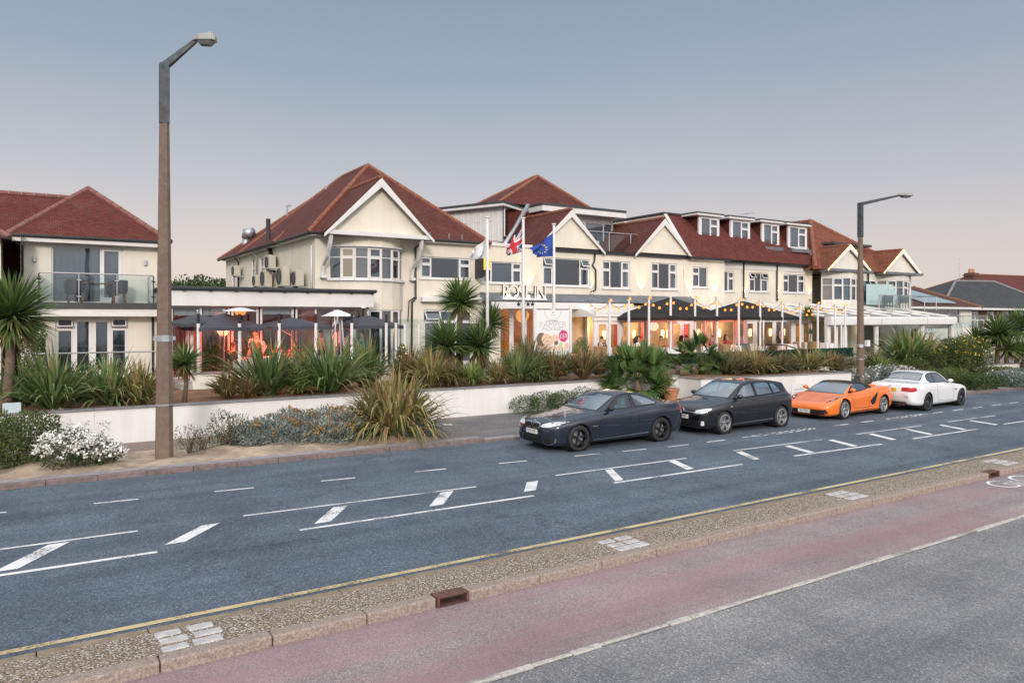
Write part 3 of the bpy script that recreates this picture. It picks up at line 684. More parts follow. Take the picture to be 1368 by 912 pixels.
def hip(par, x0, x1, y0, y1, ze, xa, ya, xb, yb, zr, mt, ridge='ridge', gutter='black', t=.10):
    """hipped roof over a rectangle with ridge from (xa,ya) to (xb,yb)"""
    b = MB(); A, B_ = (xa, ya, zr), (xb, yb, zr); c = [(x0, y0, ze), (x1, y0, ze), (x1, y1, ze), (x0, y1, ze)]
    if abs(ya - yb) >= abs(xa - xb): polys = [[c[0], c[1], A], [c[1], c[2], B_, A], [c[2], c[3], B_], [c[3], c[0], A, B_]]
    else: polys = [[c[0], c[1], B_, A], [c[1], c[2], B_], [c[2], c[3], A, B_], [c[3], c[0], A]]
    for p in polys:
        q = []
        for v in p:
            if not q or (Vector(v) - Vector(q[-1])).length > 1e-4: q.append(v)
        if len(q) > 2 and (Vector(q[0]) - Vector(q[-1])).length < 1e-4: q.pop()
        b.face(q); 
    b.face([(v[0], v[1], v[2] - .03) for v in c])
    r = b.build('roof', M[mt], par)
    segs = [(c[0], A), (c[1], A if abs(ya - yb) >= abs(xa - xb) else B_), (c[2], B_), (c[3], B_ if abs(ya - yb) >= abs(xa - xb) else A)]
    if (Vector(A) - Vector(B_)).length > .05: segs.append((A, B_))
    b = MB()
    for p, q in segs: ridgecap(b, p, q)
    b.build('ridge_tiles', M[ridge], r)
    if gutter:
        b = MB(); e = .06
        for p, q in ((c[0], c[1]), (c[1], c[2]), (c[3], c[0])): b.tube([(p[0], p[1], ze - .04), (q[0], q[1], ze - .04)], .06, 8)
        b.build('gutter', M[gutter], r)
    return r
def ridgecap(b, p, q, r=.11):
    p, q = Vector(p), Vector(q); L = (q - p).length; n = max(1, int(L / .45)); d = (q - p) / n
    for i in range(n): b.tube([p + d * i + Vector((0, 0, -.02)), p + d * (i + .97) + Vector((0, 0, -.02))], [r, r * .93], 8)
def gable(par, xc, hw, y, ze, rise, back, mt, wallm='cream', ridge='ridge', board=.28, ov=.25, gutter=True):
    """projecting front gable: pediment wall, white bargeboards, two roof slopes running back"""
    za = ze + rise; k = rise / hw
    b = MB(); b.face([(xc - hw, y, ze), (xc + hw, y, ze), (xc, y, za)]); b.face([(xc - hw, y, ze), (xc - hw, y + back, ze), (xc + hw, y + back, ze), (xc + hw, y, ze)])
    p = b.build('pediment', M[wallm], par)
    yo = y - ov; b = MB()
    for s in (-1, 1):
        e = (xc + s * (hw + .12), yo, ze - .12 * k)
        drop(b, [e, (xc, yo, za + .02), (xc, y + back, za + .02), (e[0], y + back, e[2])][::s], -.09)
    r = b.build('roof', M[mt], par)
    b = MB(); ridgecap(b, (xc, yo, za + .12), (xc, y + back, za + .12)); b.build('ridge_tiles', M[ridge], r)
    b = MB()
    for s in (-1, 1):
        x = xc + s * (hw + .17); z = ze - .17 * k; v = board * math.sqrt(1 + k * k)
        b.prism([(x, yo - .03, z), (xc, yo - .03, za + .05), (xc, yo - .03, za + .05 - v), (x - s * 0, yo - .03, z - v * .35), ][::s], (0, -.04, 0))
    b.build('bargeboard', M['whitew'], r, bevel=.008)
    return r
def pipe(par, pts, r=.045, m='black', name='drainpipe', mpar=None):
    b = MB(); b.tube(pts, r, 8); return b.build(name, M[m], par, smooth=True)
def box_part(par, name, m, *d, bevel=0):
    b = MB(); b.box(*d); return b.build(name, M[m] if isinstance(m, str) else m, par, bevel=bevel)
UX, UY, NF, NL, NR = (1, 0, 0), (0, 1, 0), (0, -1, 0), (-1, 0, 0), (1, 0, 0)

# ================================================================ 1. house on the left with the balcony
H1 = thing('balcony_house', 'cream house with red hipped roof and a glass balcony, left of the tall lamp post', 'house', (2, 33, 1.1))
G1 = 1.15; YF, YG = 33.0, 31.9
X0, X1 = -.3, 4.3
b = MB()
up = (.96, 3.35, 3.94, 6.1); wall(b, (X0, YF), UX, NF, X1 - X0, 3.9, 6.4, [up]); 
lo = (1.06, 3.42, 1.2, 3.36); wall(b, (X0, YG), UX, NF, X1 - X0, .9, 3.9, [lo])
wall(b, (X0, YF + 7), (0, -1, 0), NL, 8.1, .9, 6.4); wall(b, (X1, YG), UY, NR, 8.1, .9, 6.4)
b.face([(X0, YG, 3.88), (X1, YG, 3.88), (X1, YF, 3.88), (X0, YF, 3.88)])
b.face([(X0, YF + 7, .9), (X1, YF + 7, .9), (X1, YF + 7, 6.4), (X0, YF + 7, 6.4)])
b.build('wall', M['cream2'], H1)
hip(H1, X0 - .42, X1 + .42, YF - .45, YF + 5.2, 6.42, 2.0, 35.4, 2.0, 35.7, 8.72, 'tile', 'ridgeg')
b = MB(); b.box(X0 - .36, X1 + .36, YF - .40, YF - .34, 6.17, 6.36); b.box(X0 - .36, X1 + .36, YF - .34, YF, 6.17, 6.2); b.build('fascia', M['whitew'], H1)
window(H1, (X0 + up[0], YF), UX, NF, up[1] - up[0], up[2], up[3], [(1.62, 'f'), (.75, 'd')], False, 'nets', name='patio_door')
f = window(H1, (X0 + lo[0], YG), UX, NF, lo[1] - lo[0], lo[2], lo[3], [(.58, 'T'), (.62, 'd'), (.62, 'd'), (.58, 'T')], False, 'blind', name='patio_door', tr=.16)
b = MB(); b.box(X0 + .12, X1 + .06, YG - .6, YF, 3.70, 3.92); b.build('balcony_deck', M['darkfelt'], H1)
b = MB(); b.box(X0 + .16, X1 + .02, YG - .55, YG - .5, 3.42, 3.70); b.box(X0 + .16, X1 + .02, YG - .5, YG, 3.42, 3.46); b.build('fascia', M['whitew'], H1)
# balcony balustrade: a glass railing on the deck
br = [(X0 + .55, YF - .1), (X0 + .55, YG - .45), (X1 - .35, YG - .45), (X1 - .35, YF - .1)]
b = MB()
for p, q in zip(br, br[1:]):
    L = math.dist(p, q); n = 3 if L > 2 else 1
    for i in range(n):
        t0, t1 = i / n + .02, (i + 1) / n - .02; a = Vector((p[0] + (q[0] - p[0]) * t0, p[1] + (q[1] - p[1]) * t0, 0)); c = Vector((p[0] + (q[0] - p[0]) * t1, p[1] + (q[1] - p[1]) * t1, 0))
        b.face([a + Vector((0, 0, 4.0)), c + Vector((0, 0, 4.0)), c + Vector((0, 0, 4.92)), a + Vector((0, 0, 4.92))])
bal = MB()
for p, q in zip(br, br[1:]):
    L = math.dist(p, q); n = 3 if L > 2 else 1
    for i in range(n + 1):
        x, y = p[0] + (q[0] - p[0]) * i / n, p[1] + (q[1] - p[1]) * i / n
        bal.tube([(x, y, 3.9), (x, y, 4.95)], .025, 8)
        for zz_ in (4.15, 4.75): bal.box(x - .07, x + .07, y - .02, y + .02, zz_ - .02, zz_ + .02)
bal.tube([(x, y, 4.98) for x, y in br], .028, 8)
o = bal.build('balcony_railing', M['steel'], H1); b.build('glass_panel', M['screen'], o)
for x in (X0 + .42, X1 - .45): # wall lights either side of the door
    b = MB(); b.box(x - .05, x + .05, YF - .1, YF - .002, 5.45, 5.66); b.build('wall_lamp', M['galv'], H1, bevel=.015)
pipe(H1, [(X0 - .36, YF - .4, 6.3), (X0 + .05, YF - .12, 6.0), (X0 + .05, YF - .07, 3.9)], .04)
pipe(H1, [(X1 - .32, YG - .06, 3.4), (X1 - .32, YG - .06, 1.1)], .04)
# wing behind with the long ridge
b = MB(); b.face([(-14, 35.6, 6.3), (1.6, 35.6, 6.3), (1.6, 38.4, 8.66), (-14, 38.4, 8.66)]); b.face([(1.2, 38.4, 8.66), (-14, 38.4, 8.66), (-14, 42, 6), (4, 42, 6)]); b.face([(1.6, 38.4, 8.66), (1.6, 35.6, 6.3), (4, 35.6, 6.3), (4, 42, 6)])
r = b.build('roof', M['tile'], H1); b = MB(); ridgecap(b, (-14, 38.4, 8.70), (1.5, 38.4, 8.70)); ridgecap(b, (1.5, 38.4, 8.70), (2.6, 37.2, 7.9)); b.build('ridge_tiles', M['ridgeg'], r)
box_part(H1, 'recess_wall', 'brick', -1.4, X0 + .2, 36.0, 36.4, 1, 6.4)
# its neighbour at the left edge of the view
H0 = thing('gabled_house', 'cream house cut by the left edge of the photo, behind the bushy palm', 'house', (-3.5, 32.5, 1.1))
b = MB(); wall(b, (-6.5, 32.4), UX, NF, 5.6, .9, 6.3, [(1.0, 4.6, 1.4, 3.3), (3.2, 5.2, 3.95, 5.9)]); wall(b, (-.9, 32.4), UY, NR, 5, .9, 6.3); b.build('wall', M['cream2'], H0)
window(H0, (-5.5, 32.4), UX, NF, 3.6, 1.4, 3.3, [(1, 'd')] * 4, True, 'blind')
window(H0, (-3.3, 32.4), UX, NF, 2.0, 3.95, 5.9, [(1, 't'), (1, 't')], True, 'curtain')
hip(H0, -7, -.62, 32.0, 37.2, 6.25, -3.8, 34.6, -3.8, 35, 8.4, 'tile', 'ridgeg')

# ================================================================ 2. single storey glazed restaurant extension
EX = thing('restaurant_extension', 'long single storey glazed extension with a flat roof and deep white fascia', 'extension', (8, 30, 1.1))
YE = 29.3
b = MB(); b.box(4.05, 12.05, YE - .3, 34.5, 4.40, 4.52); b.build('roof', M['darkfelt'], EX)
b = MB(); b.box(4.15, 11.95, YE - .22, YE - .15, 3.80, 4.40); b.box(4.15, 4.22, YE - .15, 34, 3.80, 4.40); b.box(11.88, 11.95, YE - .15, 31.4, 3.80, 4.40); b.box(4.22, 11.88, YE - .15, 31, 3.82, 3.86); b.build('fascia', M['whitew'], EX, bevel=.01)
b = MB()
for k in range(9): b.box(4.6 + k * .9, 4.7 + k * .9, YE - .32, YE - .22, 4.34, 4.40)
b.tube([(4.1, YE - .3, 4.42), (12.0, YE - .3, 4.42)], .05, 8); b.build('gutter', M['black'], EX)
b = MB(); wall(b, (4.22, YE + 5), (0, -1, 0), NL, 5, 1, 3.9); b.build('wall', M['cream2'], EX)
segs = [(4.25, 6.3), (6.36, 7.35), (7.42, 8.7), (8.78, 10.4), (10.45, 11.85)]
for i, (a, c) in enumerate(segs):
    window(EX, (a, YE), UX, NF, c - a, F0, 3.8, [(1, 'f')] * (2 if i in (0, 3) else 1), False, None, pane='paneclear', fw=.07, name='glass_bay')
b = MB(); b.face([(4.2, 33.5, 1.1), (12, 33.5, 1.1), (12, 33.5, 3.9), (4.2, 33.5, 3.9)]); b.face([(4.2, YE, F0 + .01), (12, YE, F0 + .01), (12, 33.5, F0 + .01), (4.2, 33.5, F0 + .01)])
b.build('interior', mat('dim_restaurant_interior', (.16, .13, .12), .8, var=.3, scale=1), EX)
b = MB(); b.box(4.3, 6.2, YE + .25, YE + .3, 3.45, 3.8); b.box(7.45, 8.65, YE + .2, YE + .25, 3.5, 3.8); b.build('roller_blind', M['blind'], EX)
b = MB(); b.tube([(4.18, YE + 1.2, 3.8), (4.18, YE + 1.2, 1.1)], .05); b.build('drainpipe', M['black'], EX)

# ================================================================ 3. gabled hotel wing with the bow window
W1 = thing('hotel_wing', 'big cream hotel wing with red hipped roof, white front gable and curved bow window', 'hotel', (14, 35, 1.1))
YW = 31.5; XA, XB = 10.26, 18.5; ZE = 7.0
b = MB()
o1 = (15.25 - XA, 17.93 - XA, 5.22, 6.24); o2 = (15.4 - XA, 18.0 - XA, F0 + .05, 3.75)
wall(b, (XA, YW), UX, NF, XB - XA, .9, ZE, [o1, o2])
def yx(u): # point along the left side wall under a photo column
    a = (u - CX) / FPX; d = XA / (C_ + S_ * a); return d * (S_ - C_ * a)
side = []
for (u0, u1, za, zb) in ((310, 316, 4.9, 6.55), (336, 341, 4.95, 6.65), (347, 356, 4.9, 6.6)):
    y1, y0 = yx(u0), yx(u1); side.append((y0 - YW, y1 - YW, za, zb))
wall(b, (XA, YW), UY, NL, 17.4, .9, ZE, side)
b.face([(XA, YW + 17.4, .9), (XB, YW + 17.4, .9), (XB, YW + 17.4, ZE), (XA, YW + 17.4, ZE)]); b.face([(XB, YW, .9), (XB, YW + 17.4, .9), (XB, YW + 17.4, ZE), (XB, YW, ZE)])
b.build('wall', M['cream'], W1)
for (u0, u1, za, zb) in side: window(W1, (XA, YW + u0), UY, NL, u1 - u0, za, zb, [(1, 't')] if u1 - u0 < 1.6 else [(1, 't'), (1, 't')], True, 'blind')
window(W1, (XA + o1[0], YW), UX, NF, o1[1] - o1[0], o1[2], o1[3], [(.55, 't'), (1.5, 'f'), (.6, 't')], True, 'curtain')
window(W1, (XA + o2[0], YW), UX, NF, o2[1] - o2[0], o2[2], o2[3], [(.8, 'T'), (.8, 't'), (.8, 't')], False, 'blind', tr=.2)
hip(W1, XA - .4, XB + .35, YW - .35, YW + 12, ZE + .02, 14.35, 35.7, 14.35, 39.4, 11.1, 'tile2')
hip(W1, XA - .4, XB + .35, YW + 5, YW + 17.8, ZE + .01, 14.35, 41, 14.35, 45.0, 10.55, 'tile2')
b = MB(); b.box(XA - .3, XB, YW - .3, YW, ZE - .12, ZE - .05); b.box(XA - .3, XA, YW, YW + 17, ZE - .12, ZE - .05); b.build('soffit', M['whitew'], W1)
gable(W1, 12.72, 2.36, 30.45, 7.02, 2.32, 5.6, 'tile2', ov=.3)
box_part(W1, 'gable_beam', 'whitew', 10.3, 15.14, 30.15, 30.42, 6.86, 7.04, bevel=.01)
# bow bay, two storeys, on an arc
bx0, bx1, bd = 10.85, 14.35, 1.0; bc = (bx0 + bx1) / 2; hwid = (bx1 - bx0) / 2
rad = (hwid ** 2 + bd ** 2) / (2 * bd); yc = YW - bd + rad; an = math.asin(hwid / rad); nb = 7
arc = [(bc + rad * math.sin(-an + 2 * an * i / nb), yc - rad * math.cos(-an + 2 * an * i / nb)) for i in range(nb + 1)]
b = MB()
for i, (p, q) in enumerate(zip(arc, arc[1:])):
    u = Vector((q[0] - p[0], q[1] - p[1], 0)); L = u.length; n_ = Vector((u.y, -u.x, 0)).normalized()
    wall(b, p, u, n_, L, .9, 6.9, [(0.0, L, 5.05, 6.42), (0.0, L, F0 + .1, 3.72)], .1)
    for (za, zb, cov) in ((5.05, 6.42, 'nets'), (F0 + .1, 3.72, 'nets')):
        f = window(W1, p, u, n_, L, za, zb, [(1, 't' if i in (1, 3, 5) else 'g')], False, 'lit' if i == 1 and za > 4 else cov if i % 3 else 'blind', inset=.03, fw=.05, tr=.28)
b.face([(p[0], p[1], 6.88) for p in arc]); b.build('bay_wall', M['cream'], W1, uv=False)
b = MB()
for (za, t) in ((4.97, .08), (6.44, .05)):
    for p, q in zip(arc, arc[1:]):
        n_ = Vector((p[0] + q[0] - 2 * bc, p[1] + q[1] - 2 * yc, 0)).normalized() * .1
        b.hexa([(p[0], p[1] + .1, za), (q[0], q[1] + .1, za), (q[0] + n_.x, q[1] + n_.y, za), (p[0] + n_.x, p[1] + n_.y, za), (p[0], p[1] + .1, za + t), (q[0], q[1] + .1, za + t), (q[0] + n_.x, q[1] + n_.y, za + t), (p[0] + n_.x, p[1] + n_.y, za + t)])
b.build('bay_sill', M['white'], W1)
for x in (10.55, 14.75): # curved white brackets under the gable ends
    b = MB(); pth = [(x, 30.3, 6.9), (x, 30.45, 6.45), (x, 30.8, 5.95), (x, 31.3, 5.6), (x, 31.45, 5.2)]
    for p, q in zip(pth, pth[1:]): b.hexa([(x - .07, p[1] - .06, p[2]), (x + .07, p[1] - .06, p[2]), (x + .07, p[1] + .1, p[2]), (x - .07, p[1] + .1, p[2]), (x - .07, q[1] - .06, q[2]), (x + .07, q[1] - .06, q[2]), (x + .07, q[1] + .1, q[2]), (x - .07, q[1] + .1, q[2])])
    b.box(x - .1, x + .1, 31.2, 31.5, 5.08, 5.2); b.build('bracket', M['whitew'], W1)
pipe(W1, [(15.3, 31.2, 6.95), (14.95, 31.42, 6.6), (14.95, 31.42, 4.4), (14.95, 31.38, 4.3), (14.75, 31.38, 4.1), (14.75, 31.42, 1.1)], .05)
pipe(W1, [(14.95, 31.4, 4.35), (14.6, 31.38, 4.15), (14.55, 31.4, 3.2)], .025)
pipe(W1, [(10.2, yx(418), 6.5), (10.2, yx(418), 4.4)], .04, 'whitew')
for u in (320, 345): pipe(W1, [(XA - .32, yx(u), 6.95), (XA - .07, yx(u), 6.6), (XA - .07, yx(u), 4.5)], .045, 'black' if u == 320 else 'galv')
pipe(W1, [(XA - .1, yx(361), 8.4), (XA - .1, yx(361), 7.0), (XA - .1, yx(365), 6.5), (XA - .1, yx(370), 6.35), (XA - .1, yx(370), 5.6)], .11, 'black', 'flue_pipe')
for (x, y) in ((13.6, 39.9), (13.2, 45.9)):
    b = MB(); z_ = 10.3 if y < 42 else 10.0; b.tube([(x, y, z_ - .6), (x, y, z_ + .25)], .06); b.tube([(x, y, z_ + .25), (x + .25, y, z_ + .25)], .05); b.build('roof_vent', M['galv'], W1)
b = MB() # round steel extractor cowl behind the far eaves
cx_, cy_ = 11.1, 47.3; b.tube([(cx_, cy_, 7.2), (cx_, cy_, 8.35)], .22, 14); b.tube([(cx_ - .03, cy_, 8.25), (cx_, cy_ - .1, 8.55), (cx_ + .3, cy_ - .4, 8.55)], [.24, .31, .33], 14)
b.build('extractor_cowl', M['galv'], W1, smooth=True)
box_part(W1, 'canopy_ledge', 'white', 15.2, 18.4, 31.2, 31.5, 4.12, 4.34, bevel=.01)
b = MB()
for x in (15.6, 16.6, 17.3): b.tube([(x, 31.25, 7.0), (x, 31.25, 7.35)], .02)
b.build('roof_post', M['galv'], W1)
# air conditioner units along the side wall: each a thing
def aircon(y, z, s, lab, dx=.35):
    t = thing('air_conditioner', lab, 'air conditioner', (XA - dx, y, z), 'air conditioners along the side wall')
    b = MB(); b.box(XA - dx - .18, XA - dx + .16, y - .45 * s, y + .45 * s, z, z + .75 * s); b.build('case', mat('beige_ac_case', (.50, .47, .40), .5, var=.06), t, bevel=.02)
    b = MB(); b.lathe([(.0, -.0), (.27 * s, 0), (.27 * s, -.02), (.30 * s, -.02), (.30 * s, .012)], 18, (XA - dx - .2, y, z + .38 * s), 'x')
    b.build('fan_grille', M['black'], t)
    b = MB(); b.box(XA - dx - .1, XA, y - .4 * s, y - .36 * s, z - .06, z); b.box(XA - dx - .1, XA, y + .36 * s, y + .4 * s, z - .06, z); b.build('bracket', M['galv'], t)
for (u, v, s, lab) in ((324, 369, .8, 'small grey air conditioner far back on the side wall near the flat roof'), (371, 360, .9, 'air conditioner hung higher than the others, right under the black flue pipe'),
                       (365, 384, 1.15, 'large air conditioner standing on the flat roof under the raised unit'), (388, 383, 1.25, 'largest air conditioner in the middle of the row on the flat roof'), (408, 383, .95, 'boxy air conditioner nearest the front corner of the wing'), (353, 383, .8, 'narrow air conditioner leftmost in the row on the flat roof')):
    y = yx(u); d = XA * C_ + y * S_; z = CH - (v - HY) * d / FPX; aircon(y, max(4.56, z), s, lab, .35)

# ================================================================ 4. central hotel block with two gables and the rooftop dormers
HB = thing('hotel_building', 'central cream hotel block with two white front gables, roof terrace and hotel sign', 'hotel', (26, 36, 1.1))
XC, XD, XE = 18.5, 35.8, 45.6
b = MB(); wins = [(18.62, 20.9, 5.1, 6.15, [(.5, 't'), (1.2, 'f'), (.55, 't')]), (22.2, 25.28, 5.05, 6.5, [(.62, 'T'), (1.8, 'f'), (.62, 'T')]), (26.16, 28.15, 5.0, 6.5, [(.58, 't'), (.85, 'f'), (.58, 't')]), (29.76, 31.8, 5.02, 6.53, [(.58, 't'), (.85, 'f'), (.58, 't')])]
gf = [(19.5, 21.9, F0 + .02, 3.9), (22.6, 24.9, F0 + .02, 3.85)]
wall(b, (XC, YW), UX, NF, 32.3 - XC, .9, ZE, [(a - XC, c - XC, e, g) for a, c, e, g, k in wins] + [(a - XC, c - XC, e, g) for a, c, e, g in gf])
b.build('wall', M['cream'], HB); b = MB(); b.face([(XC, 46, .9), (32.3, 46, .9), (32.3, 46, ZE), (XC, 46, ZE)]); b.build('back_wall', M['cream'], HB)
for a, c, e, g, k in wins: window(HB, (a, YW), UX, NF, c - a, e, g, k, True, 'curtain' if a > 19 else 'blind')
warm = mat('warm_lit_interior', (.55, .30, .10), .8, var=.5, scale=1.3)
f = window(HB, (19.5, YW), UX, NF, 2.4, F0 + .02, 3.9, [(.6, 'd'), (.6, 'd'), (.6, 'd')], False, None, pane='paneclear', name='entrance_door')
f = window(HB, (22.6, YW), UX, NF, 2.3, F0 + .02, 3.85, [(.55, 't'), (.6, 'd'), (.55, 't')], False, None, pane='paneclear', name='entrance_door', tr=.2)
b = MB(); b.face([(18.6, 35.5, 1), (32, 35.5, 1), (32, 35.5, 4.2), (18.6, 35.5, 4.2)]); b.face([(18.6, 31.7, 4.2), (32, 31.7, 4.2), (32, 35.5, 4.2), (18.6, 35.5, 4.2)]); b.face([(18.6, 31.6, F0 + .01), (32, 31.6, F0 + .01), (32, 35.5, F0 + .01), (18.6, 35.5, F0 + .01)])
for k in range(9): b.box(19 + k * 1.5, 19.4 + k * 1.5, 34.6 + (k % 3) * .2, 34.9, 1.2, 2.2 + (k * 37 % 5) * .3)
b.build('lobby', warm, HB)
# grey lead canopy band and white fascia over the ground floor
b = MB(); b.hexa([(18.45, YW - .9, 4.18), (32.6, YW - .9, 4.18), (32.6, YW, 4.18), (18.45, YW, 4.18), (18.45, YW - .75, 4.46), (32.6, YW - .75, 4.46), (32.6, YW - .02, 4.62), (18.45, YW - .02, 4.62)]); b.build('canopy', M['felt'], HB)
b = MB(); b.box(18.5, 25.2, YW - 1.0, YW - .92, 3.82, 4.14); b.box(18.5, 25.2, YW - .92, YW, 3.82, 3.86); b.build('entrance_fascia', M['white'], HB, bevel=.008)
for x in (21.95, 24.95, 22.45): box_part(HB, 'pilaster', 'white', x - .06, x + .06, YW - .3, YW, 1.0, 3.85)
# roof terrace felt and main roof with its hipped tower
b = MB(); b.face([(XC, YW + .05, ZE - .05), (32.9, YW + .05, ZE - .05), (32.9, 38, ZE - .05), (XC, 38, ZE - .05)]); b.build('flat_roof', M['felt'], HB)
hip(HB, 22.2, 29.3, 35.9, 39.9, 9.9, 26.1, 37.6, 26.1, 38.2, 12.05, 'tile2', gutter=None)
box_part(HB, 'upper_wall', 'whitew', 22.4, 29.6, 36.3, 44.5, 6.96, 9.84)
gable(HB, 23.85, 2.1, YW - .12, 7.05, 1.92, 6.2, 'tile2', ov=.12)
gable(HB, 30.55, 2.1, YW - .12, 7.05, 1.95, 6.0, 'tile2', ov=.12)
b = MB(); b.box(18.45, 21.5, YW - .08, YW + .1, 6.92, 7.08); b.build('parapet_coping', M['whitew'], HB)
b = MB(); b.box(21.5, 33.0, YW - .16, YW - .02, 6.84, 7.0); b.build('gutter', M['black'], HB)
pipe(HB, [(25.55, YW - .1, 6.85), (25.55, YW - .08, 6.45), (25.4, YW - .08, 6.2), (25.62, YW - .08, 5.95), (25.62, YW - .08, 4.9), (25.3, YW - .1, 4.75)], .05)
# left box dormer, clad in white boards
b = MB(); yD, xD = 35.2, 22.4
b.hexa([(19.6, 41.5, 7.6), (xD - .35, yD, 7.6), (xD + .6, yD + .9, 7.6), (21, 42.5, 7.6), (19.6, 41.5, 9.7), (xD - .35, yD, 9.62), (xD + .6, yD + .9, 9.62), (21, 42.5, 9.7)])
b.build('dormer_wall', M['whitew'], HB)
dv = Vector((xD - .35 - 19.6, yD - 41.5, 0)); dL = dv.length; dn = Vector((dv.y, -dv.x, 0)).normalized()
b = MB(basis((19.6, 41.5, 0), dv, dn))
for k in range(7):
    u = .35 + k * (dL - .5) / 7; w = (dL - .5) / 7 - .14
    for (p, q, e, g) in ((u, u + w, 7.7, 7.74), (u, u + w, 9.4, 9.44), (u, u + .04, 7.74, 9.4), (u + w - .04, u + w, 7.74, 9.4), (u + w * .45, u + w * .45 + .04, 7.74, 9.4), (u, u + w * .45, 8.8, 8.84)): b.box(p, q, 0, .03, e, g)
b.build('cladding_frame', M['white'], HB)
d2 = Vector((.95, .9, 0)); window(HB, (xD - .32, yD + .0), d2, Vector((d2.y, -d2.x, 0)).normalized(), 1.15, 7.9, 9.5, [(1, 'f')], False, 'nets', inset=-.12)
b = MB(); b.prism([(19.2, 41.8, 9.72), (xD - .6, yD - .45, 9.66), (xD + 1.3, yD + .75, 9.66), (22, 42.5, 9.72)], (0, 0, .16)); b.build('dormer_roof', M['darkfelt'], HB)
b = MB(); b.prism([(19.15, 41.75, 9.6), (xD - .62, yD - .52, 9.54), (xD + 1.35, yD + .7, 9.54), (22, 42.5, 9.6)], (0, 0, .115)); b.build('dormer_fascia', M['whitew'], HB)
b = MB(); b.face([(xD + .3, yD + .45, 7.0), (xD + 3.2, yD + .9, 7.0), (xD + 2.9, yD + .9, 9.55), (xD + .3, yD + .5, 9.55)]); b.build('tile_hung_cheek', M['tile'], HB)
pipe(HB, [(20.7, 33.2, 6.9), (22.3, 34.4, 8.2), (23.7, 35.1, 9.75)], .12, 'galv', 'vent_pipe')
b = MB(); ridgecap(b, (24.0, 35.4, 8.2), (25.2, 36.6, 10.6), .15); b.build('valley_ridge', M['ridge'], HB)
# right box dormer with patio windows and the roof terrace
Yd = 35.3; x0, x1 = 25.2, 30.1
b = MB(); wall(b, (x0, Yd), UX, NF, x1 - x0, 7.1, 9.5, [(1.0, 4.95, 7.3, 9.15)]); b.face([(x1, Yd, 7), (x1, 40, 7), (x1, 40, 9.5), (x1, Yd, 9.5)]); b.face([(x0, Yd, 7), (x0, 40, 7), (x0, 40, 9.5), (x0, Yd, 9.5)]); b.build('dormer_wall', M['whitew'], HB)
window(HB, (x0 + 1.0, Yd), UX, NF, 3.95, 7.3, 9.15, [(.8, 'f'), (1, 't'), (1.4, 'f'), (.7, 'f')], False, 'nets')
b = MB(); b.box(x0 - .9, x1 + .5, Yd - .75, 41, 9.76, 9.90); b.build('dormer_roof', M['darkfelt'], HB)
b = MB(); b.box(x0 - .87, x1 + .47, Yd - .72, 41, 9.45, 9.757); b.build('dormer_fascia', M['whitew'], HB)
b = MB(); b.box(x0 - .5, x0 + 1.0, Yd - .3, Yd - .01, 7.1, 9.45); b.build('tile_hung_cheek', M['tile'], HB)
b = MB(); b.tube([(x1 + .3, Yd - .7, 9.2), (x1 + .55, Yd - .9, 9.2), (x1 + .8, Yd - .9, 9.05)], .04); b.build('roof_light', M['galv'], HB)
rl = [(25.6, YW + .9), (29.0, YW + .9), (31.2, YW + .9)]
b = MB()
for x, y in rl + [(27.4, YW + .9)]: b.tube([(x, y, 6.95), (x, y, 8.15)], .03)
b.tube([(25.6, YW + .9, 8.17), (32.2, YW + .9, 8.17)], .03); ro = b.build('terrace_railing', M['steel'], HB)
b = MB()
for x in (25.7, 27.5, 29.1): b.face([(x, YW + .9, 7.1), (x + 1.65, YW + .9, 7.1), (x + 1.65, YW + .9, 8.05), (x, YW + .9, 8.05)])
b.build('glass_panel', M['screen'], ro)

# ================================================================ 5. mansard block with four dormers
DB = thing('dormer_building', 'cream hotel block under a steep red mansard roof with a row of four dormers', 'hotel', (40, 36, 1.1))
YR = 32.3; b = MB()
sm = (33.05, 34.35, 5.2, 6.42)
wall(b, (32.3, YW - .02), UX, NF, XD - 32.3, .9, ZE, [(sm[0] - 32.3, sm[1] - 32.3, sm[2], sm[3])])
b.face([(XD, YW - .02, .9), (XD, YR, .9), (XD, YR, ZE), (XD, YW - .02, ZE)])
w3 = [(36.0, 37.65, 5.05, 6.32, [(.6, 't'), (.55, 'f'), (.55, 't')]), (39.1, 40.95, 5.08, 6.32, [(.5, 'T'), (.55, 'f'), (.6, 'T')]), (42.5, 44.8, 5.08, 6.32, [(.5, 't'), (.85, 'f'), (.6, 't')])]
wall(b, (XD, YR), UX, NF, XE - XD, .9, ZE + .1, [(a - XD, c - XD, e, g) for a, c, e, g, k in w3])
b.face([(XE, YR, .9), (XE, 44, .9), (XE, 44, 9.9), (XE, YR + 1.2, 9.9), (XE, YR, ZE)])
b.build('wall', M['cream'], DB)
window(DB, (sm[0], YW - .02), UX, NF, sm[1] - sm[0], sm[2], sm[3], [(.5, 't'), (.6, 'f')], True, 'nets')
for a, c, e, g, k in w3: window(DB, (a, YR), UX, NF, c - a, e, g, k, True, 'curtain')
xl = 32.6
b = MB(); zt = 9.82; yt = YR + 1.55
b.face([(xl, YW - .25, ZE), (XE + .3, YR - .25, ZE), (XE + .1, yt, zt), (xl + .5, yt, zt)]); b.face([(xl, YW - .25, ZE), (xl + .5, yt, zt), (xl + .5, 43, zt), (xl, 43, ZE)])
b.face([(xl + .5, yt, zt), (XE + .1, yt, zt), (XE + .1, 44, zt), (xl + .5, 44, zt)]); b.face([(XE + .3, YR - .25, ZE), (XE + .1, yt, zt), (XE + .1, 44, zt), (XE + .3, 44, ZE)])
r = b.build('roof', M['tile'], DB)
